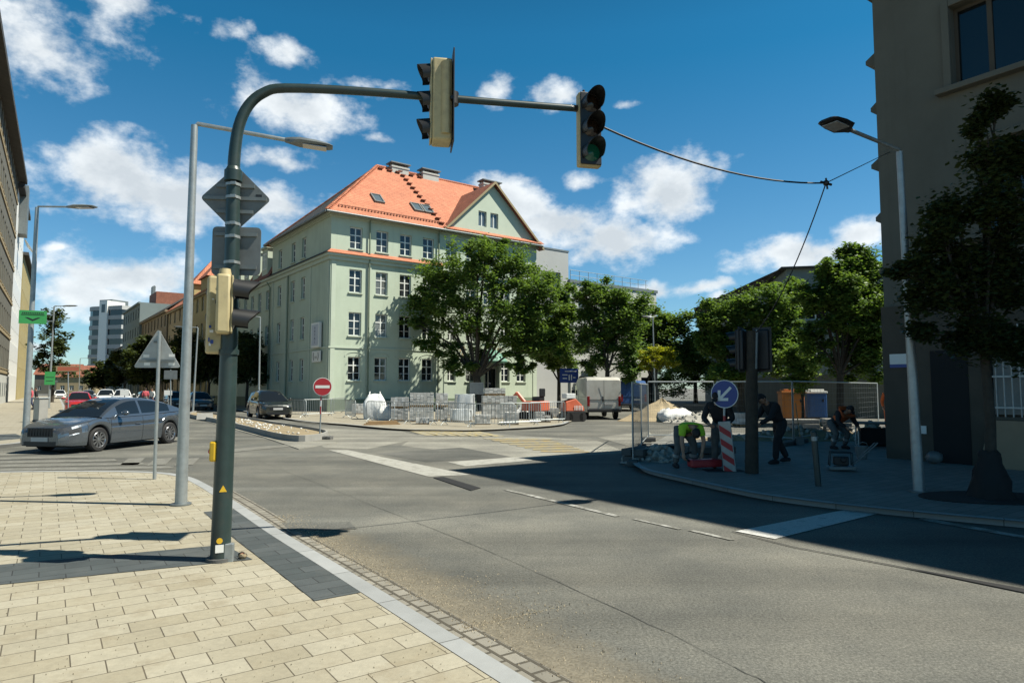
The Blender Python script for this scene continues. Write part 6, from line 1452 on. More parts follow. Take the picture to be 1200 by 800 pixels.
bp=gp(826,549,fz); t=thing('red_tool','red site saw lying on the ground behind the worker in yellow green','power tool',bp,.2); b=MB(); b.b2(-.34,.34,-.12,.12,.04,.2); b.build('body',M['red'],t,bevel=.03); b=MB(); b.tube([(-.34,0,.16),(-.5,0,.3),(-.3,0,.34)],.02,8); b.build('handle',M['black'],t,50); b=MB(); b.lathe([(0,-.01),(.16,-.01),(.16,.01),(0,.01)],20,0,Matrix.Translation((.46,0,.18))@Matrix.Rotation(PI/2,4,'X')); b.build('blade',M['galv'],t)
# ---- plate compactor
bp=gp(986,551,fz); t=thing('plate_compactor','black plate compactor with a long handle in front of the crouching worker','compactor',bp,R(160)); t.scale=(.66,.66,.66)
b=MB(); b.add([(-.36,-.24,.06),(.3,-.24,.02),(.3,.24,.02),(-.36,.24,.06),(-.42,-.24,.16),(.42,-.24,.12),(.42,.24,.12),(-.42,.24,.16)],[(0,3,2,1),(0,1,5,4),(1,2,6,5),(2,3,7,6),(3,0,4,7),(4,5,6,7)]); b.build('base_plate',M['galv_dark'],t,bevel=.015)
b=MB(); b.b2(-.2,.22,-.16,.16,.17,.44); b.tube([(-.05,-.22,.34),(-.05,.22,.34)],.09,12); b.build('engine',M['black'],t,30,bevel=.03)
b=MB(); b.tube([(-.3,-.2,.14),(-.3,-.2,.55),(.3,-.2,.55),(.34,-.2,.14)],.018,8); b.tube([(-.3,.2,.14),(-.3,.2,.55),(.3,.2,.55),(.34,.2,.14)],.018,8); b.build('guard_frame',M['black'],t,50)
b=MB(); b.tube([(-.32,-.15,.2),(-.95,-.12,.85),(-1.0,.12,.87),(-.32,.15,.2)],.018,8); b.build('handle',M['galv_dark'],t,50)
# ---- overhead cables
def cable(name,label,pts,r=.012):
    b=MB(); b.tube(pts,r,6); return tag(b.build(name,M['black'],None,50),label,'cable')
hd_end=at(700,146,Yp+1.2); J=at(968,214.5,10.5)
def sag(a,c,s,n=14): return [a.lerp(c,i/n)-Vector((0,0,s*4*(i/n)*(1-i/n))) for i in range(n+1)]
cable('overhead_cable','thin black cable strung from the far signal head across to the cable joint',sag(hd_end,J,.2),.013)
wall=at(1043,178,15.9); cable('stay_wire','short straight stay wire from the cable joint to the beige house',sag(J,wall,.0),.008)
cable('hanging_cable','black cable drooping from the joint down to the site signal post',sag(J,at(884,392,gp(881,554,fz).y),.28),.011)
b=MB(); b.ball((0,0,0),(.05,.05,.05),8); b.bar((-.09,0,.02),(.09,0,-.03),.02); b.bar((0,0,.08),(.02,0,-.1),.015); tag(b.build('cable_joint',M['black'],None,50,loc=J),'small black cable joint where the three overhead wires meet','cable joint')
# ---- things by the shaded wall
wallpt=lambda s,o,z=fz: Vector((rc.x+ru.x*s-TD.x*o,rc.y+ru.y*s-TD.y*o,z)); wang=math.atan2(ru.y,ru.x)
t=thing('plywood_sheet','brown plywood sheet leaning on the shaded wall under the barred window','board',wallpt(2.9,.2),wang); b=MB(); b.add([(-.95,-.1,0),(1.6,-.1,0),(1.6,.06,.98),(-.75,.06,.98),(-.95,-.08,0),(1.6,-.08,0),(1.6,.08,.98),(-.75,.08,.98)],[(0,1,2,3),(7,6,5,4),(0,4,5,1),(1,5,6,2),(2,6,7,3),(3,7,4,0)]); b.build('sheet',M['plywood'],t)
for s_,o_,mm,lab,k in ((1.15,.45,'bag','crumpled pale rubbish bag at the foot of the shaded wall',1),):
    bp=wallpt(s_,o_); b=MB(); r2=random.Random(k); n=16
    vs=[];fs=[]
    for i in range(7):
        a=PI*i/6
        for j in range(n): q=1+r2.uniform(-.2,.2); vs.append((.17*math.sin(a)*math.cos(6.283*j/n)*q,.15*math.sin(a)*math.sin(6.283*j/n)*q,.14-.14*math.cos(a)))
    for i in range(6):
        for j in range(n): fs.append((i*n+j,i*n+(j+1)%n,(i+1)*n+(j+1)%n,(i+1)*n+j))
    b.add(vs,fs); o=b.build('rubbish_bag',M['sign_back'],None,60,loc=bp); tag(o,lab,'bag')

# small loose things by the mast and on the island
r5=random.Random(9)
bp=gp(283,653,KZ); t=thing('broken_setts','few broken reddish setts lying by the foot of the green mast','stones',bp)
for k in range(5):
    b=MB(); c=Vector((r5.uniform(-.06,.1),r5.uniform(-.05,.07),.025)); i0=0; b.ball(c,(r5.uniform(.025,.045),r5.uniform(.02,.04),.025),8); b.v=[c+(p-c)*r5.uniform(.8,1.2) for p in b.v]; b.build('stone',[M['tiles_old'],M['setts'],M['dirt']][k%3],t)
bp=gp(240,491,.1); t=thing('folded_board','pale folded board leaning at the far end of the traffic island','board',bp,.5)
for s_ in(-1,1):
    b=MB(); b.add([(-.6,s_*.22,0),(.6,s_*.22,0),(.55,s_*.02,.42),(-.55,s_*.02,.42),(-.6,s_*.22+.02,0),(.6,s_*.22+.02,0),(.55,s_*.02+.02,.42),(-.55,s_*.02+.02,.42)],[(0,1,2,3),(7,6,5,4),(0,4,5,1),(1,5,6,2),(2,6,7,3),(3,7,4,0)]); b.build('panel',M['concrete'],t)
t.scale=(.7,.7,.8)
# more site clutter: cones of the crew's tools, shovels, buckets
def shovel(label,u,v,du,dv,z=fz):
    a=gp(u,v,z); t=thing('shovel',label,'shovel',a); e=at(u+du,v+dv,a.y+.2)-a; b=MB(); b.tube([(0,0,.25),e],.016,8); b.build('shaft',M['wood'],t,50); b=MB(); d=e.normalized(); b.add([(-.11,0,.26),(.11,0,.26),(.12,-.01,.05),(0,-.015,-.01),(-.12,-.01,.05),(-.11,.012,.26),(.11,.012,.26),(.12,.002,.05),(0,-.003,-.01),(-.12,.002,.05)],[(0,1,2,3,4),(9,8,7,6,5),(0,5,6,1),(1,6,7,2),(2,7,8,3),(3,8,9,4),(4,9,5,0)]); b.build('blade',M['galv_dark'],t)
shovel('shovel standing in the earth bank between the hunched worker and the orange cabin',938,522,-6,-50)
def bucket(label,u,v,mm,z=fz):
    a=gp(u,v,z); t=thing('bucket',label,'bucket',a); b=MB(); b.lathe([(0,.005),(.11,.005),(.145,.28),(.152,.28),(.152,.29),(.14,.285),(.105,.02),(0,.02)],20); b.build('pail',M[mm],t,40); b=MB(); b.tube([(-.145,0,.27),(-.1,-.05,.36),(0,-.07,.39),(.1,-.05,.36),(.145,0,.27)],.006,6); b.build('handle',M['galv'],t,50)
bucket('black bucket between the bending worker and the mesh fence',786,536,'black'); bucket('grey bucket beside the dark trestle at the house corner',1010,537,'galv_dark')

paver_stack('pale stack of stones right behind the low wrapped cubes, next to the blank board',541,556,486,463,nx=3,nz=8)
paver_stack('pale grey stones set back between the blank board and the orange excavator',607,622,489,474,nx=3,nz=4)
paver_stack('small beige stone pile in front of the tall double pile',486,503,498.5,489.5,nx=4,nz=2,dp=.6)
heap('white_stone_heap','small heap of white stones behind the barriers, left of the orange excavator',611,489,1.6,1.2,.7,'bag','rubble heap',23,.4,stones=50)
heap('spoil_heap','low spoil heap at the house corner behind the crouching worker',968,507,2.6,1.5,.5,'dirt','earth heap',27,.4,stones=60)
paver_stack('pallet of dark stones beyond the mesh fence beside the signal post',865,886,500,484,nx=4,nz=4)
# crumbs of dirt on the pavement
b=MB(); r6=random.Random(21)
for k in range(900):
    u,v=r6.uniform(0,640),r6.uniform(560,800); p=gp(u,v,KZ)
    if not (p.dot(TD.to_3d())<2.2): continue
    r=r6.uniform(.002,.006); b.add([(p.x-r,p.y,KZ),(p.x+r,p.y-r*.4,KZ),(p.x,p.y+r,KZ),(p.x,p.y,KZ+r)],[(0,1,3),(1,2,3),(2,0,3)])
o=b.build('grit',M['dirt']); o['kind']='stuff'

paver_stack('pale paver stack standing between the tall double pile and the blank board, at the back',524,540,488,470,nx=4,nz=5)
paver_stack('grey paver stack at the back left, between the white bag and the house corner',411,426,486,473,nx=4,nz=4)
paver_stack('pale paver stack just left of the orange loader, behind the turned barrier',640,654,490,478,nx=3,nz=4)
# ================================================================== PEOPLE
def skin_mesh(nodes,edges,root,levels=2):
    "grow one closed surface round a skeleton; nodes = {name:(pos, radius)}"
    ks=list(nodes); me=bpy.data.meshes.new('sk'); me.from_pydata([nodes[k][0] for k in ks],[(ks.index(a),ks.index(c)) for a,c in edges],[])
    o=bpy.data.objects.new('sk',me); COL.objects.link(o); md=o.modifiers.new('s','SKIN'); md.use_smooth_shade=True
    if not me.skin_vertices: raise RuntimeError('no skin layer')
    sv=me.skin_vertices[0].data
    for i,k in enumerate(ks):
        r=nodes[k][1]; sv[i].radius=(r,r) if not isinstance(r,tuple) else r; sv[i].use_root=(k==root)
    sb_=o.modifiers.new('d','SUBSURF'); sb_.levels=levels; sb_.render_levels=levels
    dg=bpy.context.evaluated_depsgraph_get(); dg.update(); ev=o.evaluated_get(dg); m2=bpy.data.meshes.new_from_object(ev)
    b=MB(); b.add([v.co.copy() for v in m2.vertices],[tuple(p.vertices) for p in m2.polygons])
    bpy.data.objects.remove(o); bpy.data.meshes.remove(me); bpy.data.meshes.remove(m2); return b
def person(label,loc,rz,J,top='cloth_black',legs='cloth_grey',hat=None,short=False,vest=None,scale=1.0,sleeves=True,group=None,hair=True):
    t=thing('person',label,'person',loc,rz,group); t.scale=(scale,)*3; V={k:Vector(p) for k,p in J.items()}
    if 'hipL' not in V:
        for s_,n in((-1,'L'),(1,'R')): V['hip'+n]=V['pelvis']+Vector((.1*s_,0,-.04))
    md=lambda a,c,f:V[a].lerp(V[c],f)
    nodes={'pelvis':(V['pelvis'],(.145,.11)),'belly':(md('pelvis','chest',.5),(.14,.105)),'chest':(V['chest'],(.165,.12)),'neck0':(V['neck']-(V['neck']-V['chest'])*.25,.075),'neck':(V['neck'],.055),'chin':(md('neck','head',.45),.055)}
    ed=[('pelvis','belly'),('belly','chest'),('chest','neck0'),('neck0','neck'),('neck','chin')]
    for n in 'LR':
        nodes.update({'sh'+n:(V['sh'+n],.072),'el'+n:(V['el'+n],.045),'fa'+n:(md('el'+n,'wr'+n,.3),.046),'wr'+n:(V['wr'+n],.03),'hip'+n:(V['hip'+n],.098),'th'+n:(md('hip'+n,'kn'+n,.4),.085),'kn'+n:(V['kn'+n],.058),'ca'+n:(md('kn'+n,'an'+n,.35),.058),'an'+n:(V['an'+n],.04)})
        ed+=[('chest','sh'+n),('sh'+n,'el'+n),('el'+n,'fa'+n),('fa'+n,'wr'+n),('pelvis','hip'+n),('hip'+n,'th'+n),('th'+n,'kn'+n),('kn'+n,'ca'+n),('ca'+n,'an'+n)]
    thin={k:(p,tuple(q*.74 for q in r) if isinstance(r,tuple) else (r*.82 if k[:2] in('sh','hi','th','kn','ca') else r)) for k,(p,r) in nodes.items()}; b=skin_mesh(thin,ed,'pelvis')
    # head: shaped sphere with brow, nose, chin, ears, eyes
    up=(V['head']-V['neck']).normalized(); fw=V.get('look',Vector((0,1,0)))-up*V.get('look',Vector((0,1,0))).dot(up); fw.normalize(); rt=fw.cross(up)
    vs=[];fs=[];n=18;m=14; hc=V['head']
    for i in range(m+1):
        la=-PI/2+PI*i/m
        for j in range(n):
            lo=2*PI*j/n; x=math.cos(la)*math.sin(lo)*.076; y=math.cos(la)*math.cos(lo)*.095; z=math.sin(la)*.118
            if z<-.03: x*=.86; y=y*.9+(.012 if y>0 else -.0)
            if y>.06 and abs(x)<.02 and -.05<z<.02: y+=.022*(1-abs(z+.02)/.05)
            if y>.06 and .02<z<.05: y+=.005
            if y>.055 and abs(x)>.018 and -.01<z<.02: y-=.008
            vs.append(hc+rt*x+fw*y+up*z)
    for i in range(m):
        for j in range(n): fs.append((i*n+j,i*n+(j+1)%n,(i+1)*n+(j+1)%n,(i+1)*n+j))
    b.add(vs,fs)
    for s_ in(-1,1):
        b.ball(hc+rt*.078*s_+fw*-.005+up*-.01,(.014,.02,.03),8); b.ball(hc+rt*.03*s_+fw*.085+up*.012,.011,8,1)
    b.ball(hc+fw*.088-up*.052,(.022,.008,.007),8,2)
    # hands: palm with five bent fingers
    for s_,n in((-1,'L'),(1,'R')):
        w_=V['wr'+n]; d=(w_-V['el'+n]).normalized(); pn=Vector((-s_,0,0)); pn=(pn-d*pn.dot(d)); pn=pn.normalized() if pn.length>.1 else Vector((0,1,0)); sd_=d.cross(pn)
        b.tube([w_-d*.02,w_+d*.02,w_+d*.06,w_+d*.09],[.026,.034,.04,.034],8)
        for k,(off,l) in enumerate(((-.03,.075),(-.01,.085),(.01,.08),(.029,.062))):
            p0=w_+d*.075+sd_*off; p1=p0+d*l*.45+pn*.008; p2=p1+d*l*.25+pn*l*.3; p3=p2-d*l*.05+pn*l*.3; b.tube([p0,p1,p2,p3],[.0105,.01,.009,.007],6)
        p0=w_+d*.02-sd_*.03; p1=p0+d*.035-sd_*.028+pn*.015; p2=p1+d*.03+pn*.025; b.tube([p0,p1,p2],[.013,.011,.009],6)
    b.build('body',[M['skin'],M['black'],M['skin']],t,60)
    # clothes
    g=lambda k,f=1.14,a=.008:(nodes[k][0],tuple(q*f+a for q in nodes[k][1]) if isinstance(nodes[k][1],tuple) else nodes[k][1]*f+a)
    sn={k:g(k) for k in('pelvis','belly','chest','neck0')}; se=[('pelvis','belly'),('belly','chest'),('chest','neck0')]
    for n in 'LR':
        sn['sh'+n]=g('sh'+n); 
        if short: sn['el'+n]=(V['sh'+n].lerp(V['el'+n],.72),.072)
        else: sn['el'+n]=g('el'+n,1.2,.012); sn['wr'+n]=(V['el'+n].lerp(V['wr'+n],.93),.046); se.append(('el'+n,'wr'+n))
        se+=[('chest','sh'+n),('sh'+n,'el'+n)]
    skin_mesh(sn,se,'chest').build('jacket' if not short else 'shirt',M[top],t,70)
    tn={'pelvis':(V['pelvis'],(.172,.135)),'waist':(V['pelvis'].lerp(nodes['belly'][0],.5),(.168,.13))}; te=[('waist','pelvis')]
    for n in 'LR':
        tn.update({k+n:g(k+n,1.18,.01) for k in('hip','th','kn','ca')}); tn['an'+n]=(V['an'+n],.07); te+=[('pelvis','hip'+n),('hip'+n,'th'+n),('th'+n,'kn'+n),('kn'+n,'ca'+n),('ca'+n,'an'+n)]
    skin_mesh(tn,te,'pelvis').build('trousers',M[legs],t,70)
    if vest:
        vn={'belly':(nodes['belly'][0],(.185,.15)),'chest':(V['chest'],(.21,.165)),'neck0':(nodes['neck0'][0],(.12,.10))}
        skin_mesh(vn,[('belly','chest'),('chest','neck0')],'chest').build('vest',M[vest],t,70)
    if vest or top.startswith('hivis'):
        for n in 'LR':
            a=V['kn'+n].lerp(V['an'+n],.5); d_=(V['an'+n]-V['kn'+n]).normalized(); bb=MB(); bb.tube([a-d_*.03,a+d_*.03],.088,14); bb.build('reflective_band',M['galv'],t,60)
    for n in 'LR':
        a=V['an'+n]; k=V['kn'+n]; td_=V.get('toe'+n); 
        f=(td_-a) if td_ is not None else Vector((0,1,0)); f.z=0; f.normalize(); bb=MB(); z0=a.z-.085
        bb.tube([a-f*.07+Vector((0,0,-.045)),a+f*.02+Vector((0,0,-.03)),a+f*.12+Vector((0,0,-.048)),a+f*.18+Vector((0,0,-.06))],[.04,.055,.045,.022],10); bb.build('shoe',M['cloth_black'],t,60)
    hb=MB(); 
    hv=[];hf=[]
    for i in range(8):
        la=-.25+(PI/2+.25)*i/7
        for j in range(16):
            lo=2*PI*j/16; fr=math.cos(lo); l2=la if fr<.35 else max(la,.42); k=1.09
            hv.append(hc+rt*math.cos(l2)*math.sin(lo)*.078*k+fw*(math.cos(l2)*math.cos(lo)*.095*k-.004)+up*(math.sin(l2)*.12*k+.004))
    for i in range(7):
        for j in range(16): hf.append((i*16+j,i*16+(j+1)%16,(i+1)*16+(j+1)%16,(i+1)*16+j))
    hb.add(hv,hf)
    if hat: 
        pk=[hc+up*.05+fw*.09+rt*-.06,hc+up*.05+fw*.09+rt*.06,hc+up*.035+fw*.165+rt*.04,hc+up*.035+fw*.165+rt*-.04]; hb.slabpoly(pk,up*.008)
    hb.build('cap' if hat else 'hair',M[hat or 'hair'],t,70)
    return t
BEND=dict(pelvis=(0,-.05,.80),chest=(0,.32,.90),neck=(0,.47,.86),head=(0,.58,.76),look=(0,.4,-.9),shL=(-.19,.37,.85),shR=(.19,.37,.85),elL=(-.23,.45,.58),elR=(.23,.42,.58),wrL=(-.16,.5,.34),wrR=(.22,.46,.33),hipL=(-.11,-.05,.77),hipR=(.11,-.05,.77),knL=(-.19,.06,.43),knR=(.17,.08,.43),anL=(-.2,-.03,.085),anR=(.2,-.03,.085))
STAND=dict(pelvis=(0,0,.95),chest=(0,.03,1.32),neck=(0,.04,1.49),head=(0,.06,1.63),look=(0,1,0),shL=(-.19,.03,1.41),shR=(.19,.03,1.41),elL=(-.25,.0,1.13),elR=(.25,.0,1.13),wrL=(-.24,.1,.9),wrR=(.24,.1,.9),knL=(-.11,.03,.51),knR=(.11,.03,.51),anL=(-.12,0,.085),anR=(.12,0,.085))
def pose(base,**k): d=dict(base); d.update(k); return d
bp=gp(804,548,fz)
person('worker bent double in a yellow green top and dark trousers, head down by the rubble',(bp.x,bp.y+.1,fz),PI+.15,BEND,'hivis_y','cloth_grey',short=True)
bp=gp(856,553,fz)
LEAN=pose(STAND,pelvis=(0,-.08,.92),chest=(0,.16,1.22),neck=(0,.27,1.36),head=(0,.36,1.46),look=(0,.8,-.5),shL=(-.19,.18,1.29),shR=(.19,.18,1.29),elL=(-.3,.2,1.03),elR=(.3,.2,1.03),wrL=(-.14,.4,.92),wrR=(.14,.4,.92))
person('worker in black jacket and grey trousers standing half hidden by the blue arrow sign',(bp.x+.05,bp.y+.75,fz),PI-.5,LEAN,'cloth_black','cloth_grey',hat='cloth_black')
bp=gp(913,543,fz)
WALK=pose(STAND,pelvis=(0,-.1,.9),chest=(0,.14,1.20),neck=(0,.25,1.34),head=(0,.35,1.42),look=(0,.7,-.6),shL=(-.18,.14,1.27),shR=(.18,.16,1.27),elL=(-.24,.3,1.02),elR=(.24,.3,1.02),wrL=(-.12,.52,.86),wrR=(.12,.54,.92),knL=(-.1,.08,.49),knR=(.11,-.12,.48),anL=(-.11,.12,.085),anR=(.12,-.34,.10),hipL=(-.1,-.1,.86),hipR=(.1,-.1,.86))
person('worker all in black walking hunched with a pole in his hands, beside the signal post',(bp.x,bp.y+.1,fz),PI/2+.25,WALK,'cloth_black','cloth_black',hat='cloth_black')
t=thing('broom','long pole tool held by the hunched worker in black','tool',(bp.x-.64,bp.y-.0,fz)); b=MB(); b.tube([(0,0,.02),(.17,.0,1.08)],.018,8); b.build('shaft',M['wood'],t,50)
b=MB(); b.box((-.01,0,.04),(.10,.36,.07)); b.build('brush',M['black_matt'],t,bevel=.01)
bp=gp(992,527,fz)
CR=pose(STAND,pelvis=(0,-.22,.70),chest=(0,.1,.93),neck=(0,.25,1.02),head=(0,.34,1.08),look=(0,.8,-.6),shL=(-.19,.14,.98),shR=(.19,.14,.98),elL=(-.3,.22,.74),elR=(.3,.22,.74),wrL=(-.2,.42,.6),wrR=(.2,.42,.6),hipL=(-.11,-.22,.67),hipR=(.11,-.22,.67),knL=(-.19,.08,.43),knR=(.18,.04,.42),anL=(-.18,-.06,.085),anR=(.19,-.1,.085))
person('crouching worker in a black jacket with an orange vest and grey trousers, by the compactor',(bp.x,bp.y+.3,fz),PI+.35,CR,'cloth_black','cloth_grey',hat='cloth_black',vest='hivis_o')
bp=gp(1043,503,fz)
person('worker in orange work clothes standing at the corner of the beige house',(bp.x,bp.y,fz),PI-.3,STAND,'hivis_o','hivis_o',hat='white')
def walker(label,u,v,top,legs,rz,**k):
    bp=gp(u,v,lz if u<50 else 0.03); person(label,bp,rz,pose(STAND,knL=(-.1,.12,.52),anL=(-.11,.16,.10),knR=(.1,-.02,.5),anR=(.11,-.2,.13)),top,legs,**k)
walker('pedestrian in a pink top walking along the left building behind the tall lamp',36.5,479,'cloth_pink','cloth_blue',2.4)
walker('pedestrian in dark clothes next to the one in pink, before the stone office',42,480,'cloth_black','cloth_black',2.2)
walker('pedestrian in a pale shirt seen under the street trees by the triangle post',178,478,'bag','cloth_blue',2.8)
walker('pedestrian in pink and grey beside the pale shirted one under the trees',170,477,'cloth_pink','cloth_grey',.5)
walker('pedestrian in a white top by the green house corner, right of the no entry sign',394,482,'bag','cloth_black',1.2)
# ================================================================== TREES
def tree(name,label,base,H,clumps,lm,lsz,nleaf,trunk=(.18,.9),bark='bark',seed=1,limbs=None,group=None,stemlean=(0,0),loose=1.25):
    """clumps: list of (dx,dy,z,rx,ry,rz,weight) relative to the base; leaves are small bent blades spread through every clump"""
    r=random.Random(seed); t=thing(name,label,'tree',base,0,group)
    b=MB(); fork=trunk[1]; r0=trunk[0]; top=Vector((stemlean[0],stemlean[1],fork))
    b.tube([(0,0,-.05),(0,0,.15),top*.5+Vector((r.uniform(-.05,.05),0,0)),top],[r0*1.5,r0*1.08,r0*.95,r0*.85],12)
    cs=sorted(clumps,key=lambda c:-c[6])
    for c in cs:
        e=Vector((c[0],c[1],c[2])); m1=top.lerp(e,.4)+Vector((r.uniform(-.2,.2),r.uniform(-.2,.2),.12*(e-top).length)); rr_=min(r0*.45,.02+.026*(e-top).length**.7)
        b.tube([top-Vector((0,0,.1)),m1,e],[rr_,rr_*.68,rr_*.25],7)
        for k in range(4):
            d=Vector((r.gauss(0,1),r.gauss(0,1),r.gauss(.2,.8))).normalized(); q=Vector((e.x+d.x*c[3]*.75,e.y+d.y*c[4]*.75,e.z+d.z*c[5]*.75)); s_=m1.lerp(e,r.uniform(.3,1)); b.tube([s_,s_.lerp(q,.5)+Vector((0,0,.1)),q],[rr_*.4,rr_*.25,.008],5)
    b.build('trunk',M[bark],t,60)
    # leaves
    vs=[];fs=[]; tot=sum(c[6] for c in clumps)
    for c in clumps:
        n=int(nleaf*c[6]/tot); sub=[]
        for k in range(max(6,int(26*c[6]))):
            d=Vector((r.gauss(0,1),r.gauss(0,1),r.gauss(0,1))).normalized()*(r.random()**.45); sub.append((Vector((c[0]+d.x*c[3],c[1]+d.y*c[4],c[2]+d.z*c[5])),r.uniform(.14,.36)))
        for k in range(n):
            q,sr=r.choice(sub); sc=sr*loose*min(c[3],c[5],1.9)
            d=Vector((r.gauss(0,.55),r.gauss(0,.55),r.gauss(0,.42)))*sc; p=q+d
            s_=lsz*r.uniform(.6,1.35); a=r.uniform(0,6.283); ti=r.uniform(-.9,.9)
            x=Vector((math.cos(a),math.sin(a),r.uniform(-.7,.35))).normalized(); y=Vector((-math.sin(a),math.cos(a),ti)).normalized(); i=len(vs)
            vs+= [p,p+x*s_*.5+y*s_*.34-Vector((0,0,.06*s_)),p+x*s_,p+x*s_*.5-y*s_*.34-Vector((0,0,.06*s_))]
            fs.append((i,i+1,i+2,i+3))
    me=bpy.data.meshes.new('crown'); me.from_pydata([tuple(p) for p in vs],[],fs); me.materials.append(M[lm]); o=link('crown',me,t); return t
def px_tree(name,label,ub,vb,Y,cl,lm,lsz,nleaf,seed,depth=.8,**k):
    "cl: clumps as (u,v,half width,half height,weight) on the photo grid at distance Y"
    bp=at(ub,455,Y); base=Vector((bp.x,bp.y,0)); r=random.Random(seed*7+1); out=[]
    for u,v,a,b_,w_ in cl:
        p=at(u,v,Y); rx=a/F*Y; rz=b_/F*Y; out.append((p.x-base.x,r.uniform(-.5,.5)*depth*rx*1.2,p.z,rx,rx*depth,rz,w_))
    return tree(name,label,base,0,out,lm,lsz,nleaf,seed=seed,**k)
px_tree('big_tree','biggest broad leafy tree, in front of the green house behind the paving stacks',566,470,51,
 [(520,322,36,30,1.0),(560,308,40,26,1.1),(600,315,38,28,1.1),(505,362,26,28,.8),(545,360,40,34,1.1),(590,362,42,34,1.2),(628,340,26,30,.7),(622,388,32,28,.8),(505,398,18,14,.35),(560,400,26,22,.45),(598,405,26,18,.4),(485,377,16,8,.15),(570,288,26,12,.4),(632,365,24,22,.5),(530,415,24,18,.4),(640,405,24,20,.5),(612,425,22,14,.35),(545,425,20,14,.3),(495,345,16,18,.35)],
 'leaf',.24,62000,11,trunk=(.33,2.6),limbs=None,stemlean=(-.5,0))
px_tree('leafy_tree','smaller bright leafy tree right of the big one, above the orange digger',655,470,54,[(650,345,22,26,.8),(640,385,30,26,1.0),(655,415,28,22,.9),(625,405,22,20,.6),(662,375,18,24,.6)],'leaf2',.24,26000,12,trunk=(.16,2.4))
px_tree('kerbside_tree','tall kerbside tree behind the white van, darker below and pale on top',712,470,50,[(690,345,20,20,.7),(712,352,30,28,1.0),(735,365,26,26,.9),(700,390,28,26,1.0),(735,400,28,30,.9),(690,372,16,22,.5),(745,430,16,26,.5),(702,425,18,20,.4)],'leaf',.23,30000,13,trunk=(.2,3))
px_tree('tall_tree','tall green tree far behind the mesh fence, left of the golden young tree',762,470,64,[(765,385,30,22,1.0),(790,400,30,26,1.0),(745,400,22,30,.8),(775,425,36,26,1.0),(805,420,24,26,.8),(785,378,24,18,.7),(755,372,18,22,.6)],'leaf2',.28,30000,14,trunk=(.22,3))
px_tree('young_tree','small golden yellow young tree by the thin lamp post beyond the sand heap',771,470,38,[(762,416,13,9,.7),(778,412,14,11,1.0),(772,425,20,8,.7),(785,425,11,9,.5),(757,428,9,6,.4)],'leaf_yellow',.14,5000,15,trunk=(.06,1.6),bark='bark_pale')
px_tree('distant_tree','dark distant tree closing the side street right of the golden tree',815,470,80,[(800,415,28,26,1),(822,420,24,30,1),(845,435,26,26,1),(775,445,34,18,.7)],'leaf',.36,14000,16,trunk=(.25,3))
px_tree('broad_tree','broad sunlit tree behind the blue arrow sign and the signal post',868,470,37,[(848,372,28,28,1.0),(885,360,34,30,1.1),(932,350,24,26,.9),(928,400,24,30,.8),(826,385,14,24,.4),(860,405,32,28,1.0),(905,395,28,34,1.0),(838,400,18,26,.6),(890,430,34,22,.8),(850,435,26,18,.6),(915,360,20,20,.5)],'leaf',.2,48000,17,trunk=(.2,2.2))
px_tree('plane_tree','tall dark tree in front of the grey teal house, right of the signal post',985,475,31,[(975,335,26,30,1.0),(1008,325,28,34,1.1),(990,375,34,34,1.1),(1022,370,24,34,.9),(960,360,18,22,.6),(1005,415,30,28,.9),(1025,420,18,26,.5),(975,318,20,16,.4),(1000,302,20,16,.5),(1030,325,20,30,.7),(955,400,20,30,.6),(1020,395,28,34,.9),(940,345,16,20,.4)],'leaf',.18,52000,18,trunk=(.17,2.4))
px_tree('shrub_tree','low bright shrubby tree between the signal post and the grey teal house',940,475,33,[(935,440,18,18,.8),(925,420,14,16,.6),(948,425,14,14,.5)],'leaf2',.17,7000,19,trunk=(.08,1.2))
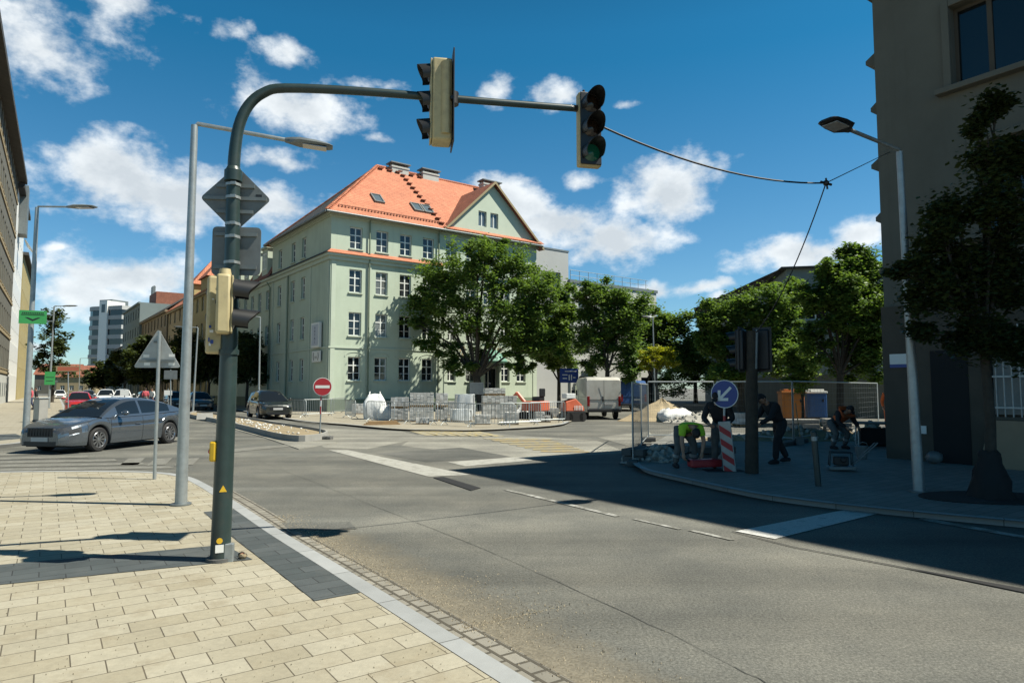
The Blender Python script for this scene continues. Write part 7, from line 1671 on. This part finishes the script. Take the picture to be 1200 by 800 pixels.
# the street tree in the shade at the right edge
bp=gp(1162,583,fz)
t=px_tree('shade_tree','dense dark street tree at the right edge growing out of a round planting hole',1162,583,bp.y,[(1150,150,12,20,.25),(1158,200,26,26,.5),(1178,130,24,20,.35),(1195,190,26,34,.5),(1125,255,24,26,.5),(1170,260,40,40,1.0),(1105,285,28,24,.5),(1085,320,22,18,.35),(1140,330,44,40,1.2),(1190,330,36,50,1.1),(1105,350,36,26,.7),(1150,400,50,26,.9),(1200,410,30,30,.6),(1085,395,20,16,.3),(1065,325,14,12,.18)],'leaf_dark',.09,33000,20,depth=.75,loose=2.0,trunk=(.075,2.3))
t.location=(bp.x,bp.y,fz)
b=MB(); b.lathe([(.31,.0),(.29,.12),(.25,.25),(.21,.38),(.165,.5),(.14,.58),(.15,.64),(.10,.7),(.085,.66)],20); r3=random.Random(4); b.v=[Vector((p.x*(1+r3.uniform(-.2,.16)),p.y*(1+r3.uniform(-.2,.16)),p.z+r3.uniform(-.02,.03) if p.z>.05 else p.z)) for p in b.v]; b.build('trunk_wrap',M['black_matt'],t,70)
b=MB(); c=[(bp.x+1.05*math.cos(2*PI*k/36),bp.y+.62*math.sin(2*PI*k/36)) for k in range(36)]; b.prism(c,fz-.02,fz+.012); structure(b.build('tree_pit_soil',M['hole']))
# dark street trees down the main street
def street(label,u,Y,hv,rx,seed,lm='leaf_street',n=12000,base=470):
    top=at(u,hv,Y).z; w_=rx/F*Y; px_tree('street_tree',label,u,base,Y,[(u,hv+(460-hv)*.42,rx,(460-hv)*.36,1.0),(u-rx*.45,hv+(460-hv)*.62,rx*.6,(460-hv)*.26,.6),(u+rx*.5,hv+(460-hv)*.6,rx*.6,(460-hv)*.28,.6),(u+rx*.1,hv+(460-hv)*.25,rx*.55,(460-hv)*.22,.5)],lm,.08+Y*.0036,n,seed,trunk=(.14,2.2),group='street trees on the right side of the main street')
street('dark street tree nearest the green house, behind the thin pale lamp post',290,60,386,24,31)
street('dark street tree left of the green signal mast, above the grey parked car',245,71,388,26,32)
street('street tree framed between the triangle sign and the slim lamp post',214,82,380,24,33)
street('tallest street tree left of the triangle sign, before the brown house',172,104,392,26,34,'leaf_street')
street('dark street tree above the two white cars',146,126,404,24,35)
street('farthest dark street tree, below the banded tower',122,150,420,22,36)
px_tree('kerbside_tree','airy tree on the left pavement behind the second lamp, against the sky',62,470,80,[(60,372,15,16,.7),(66,395,17,20,1.0),(54,415,15,18,.8),(64,432,18,16,.7),(72,405,10,14,.4)],'leaf_street',.36,5000,41,trunk=(.16,3))
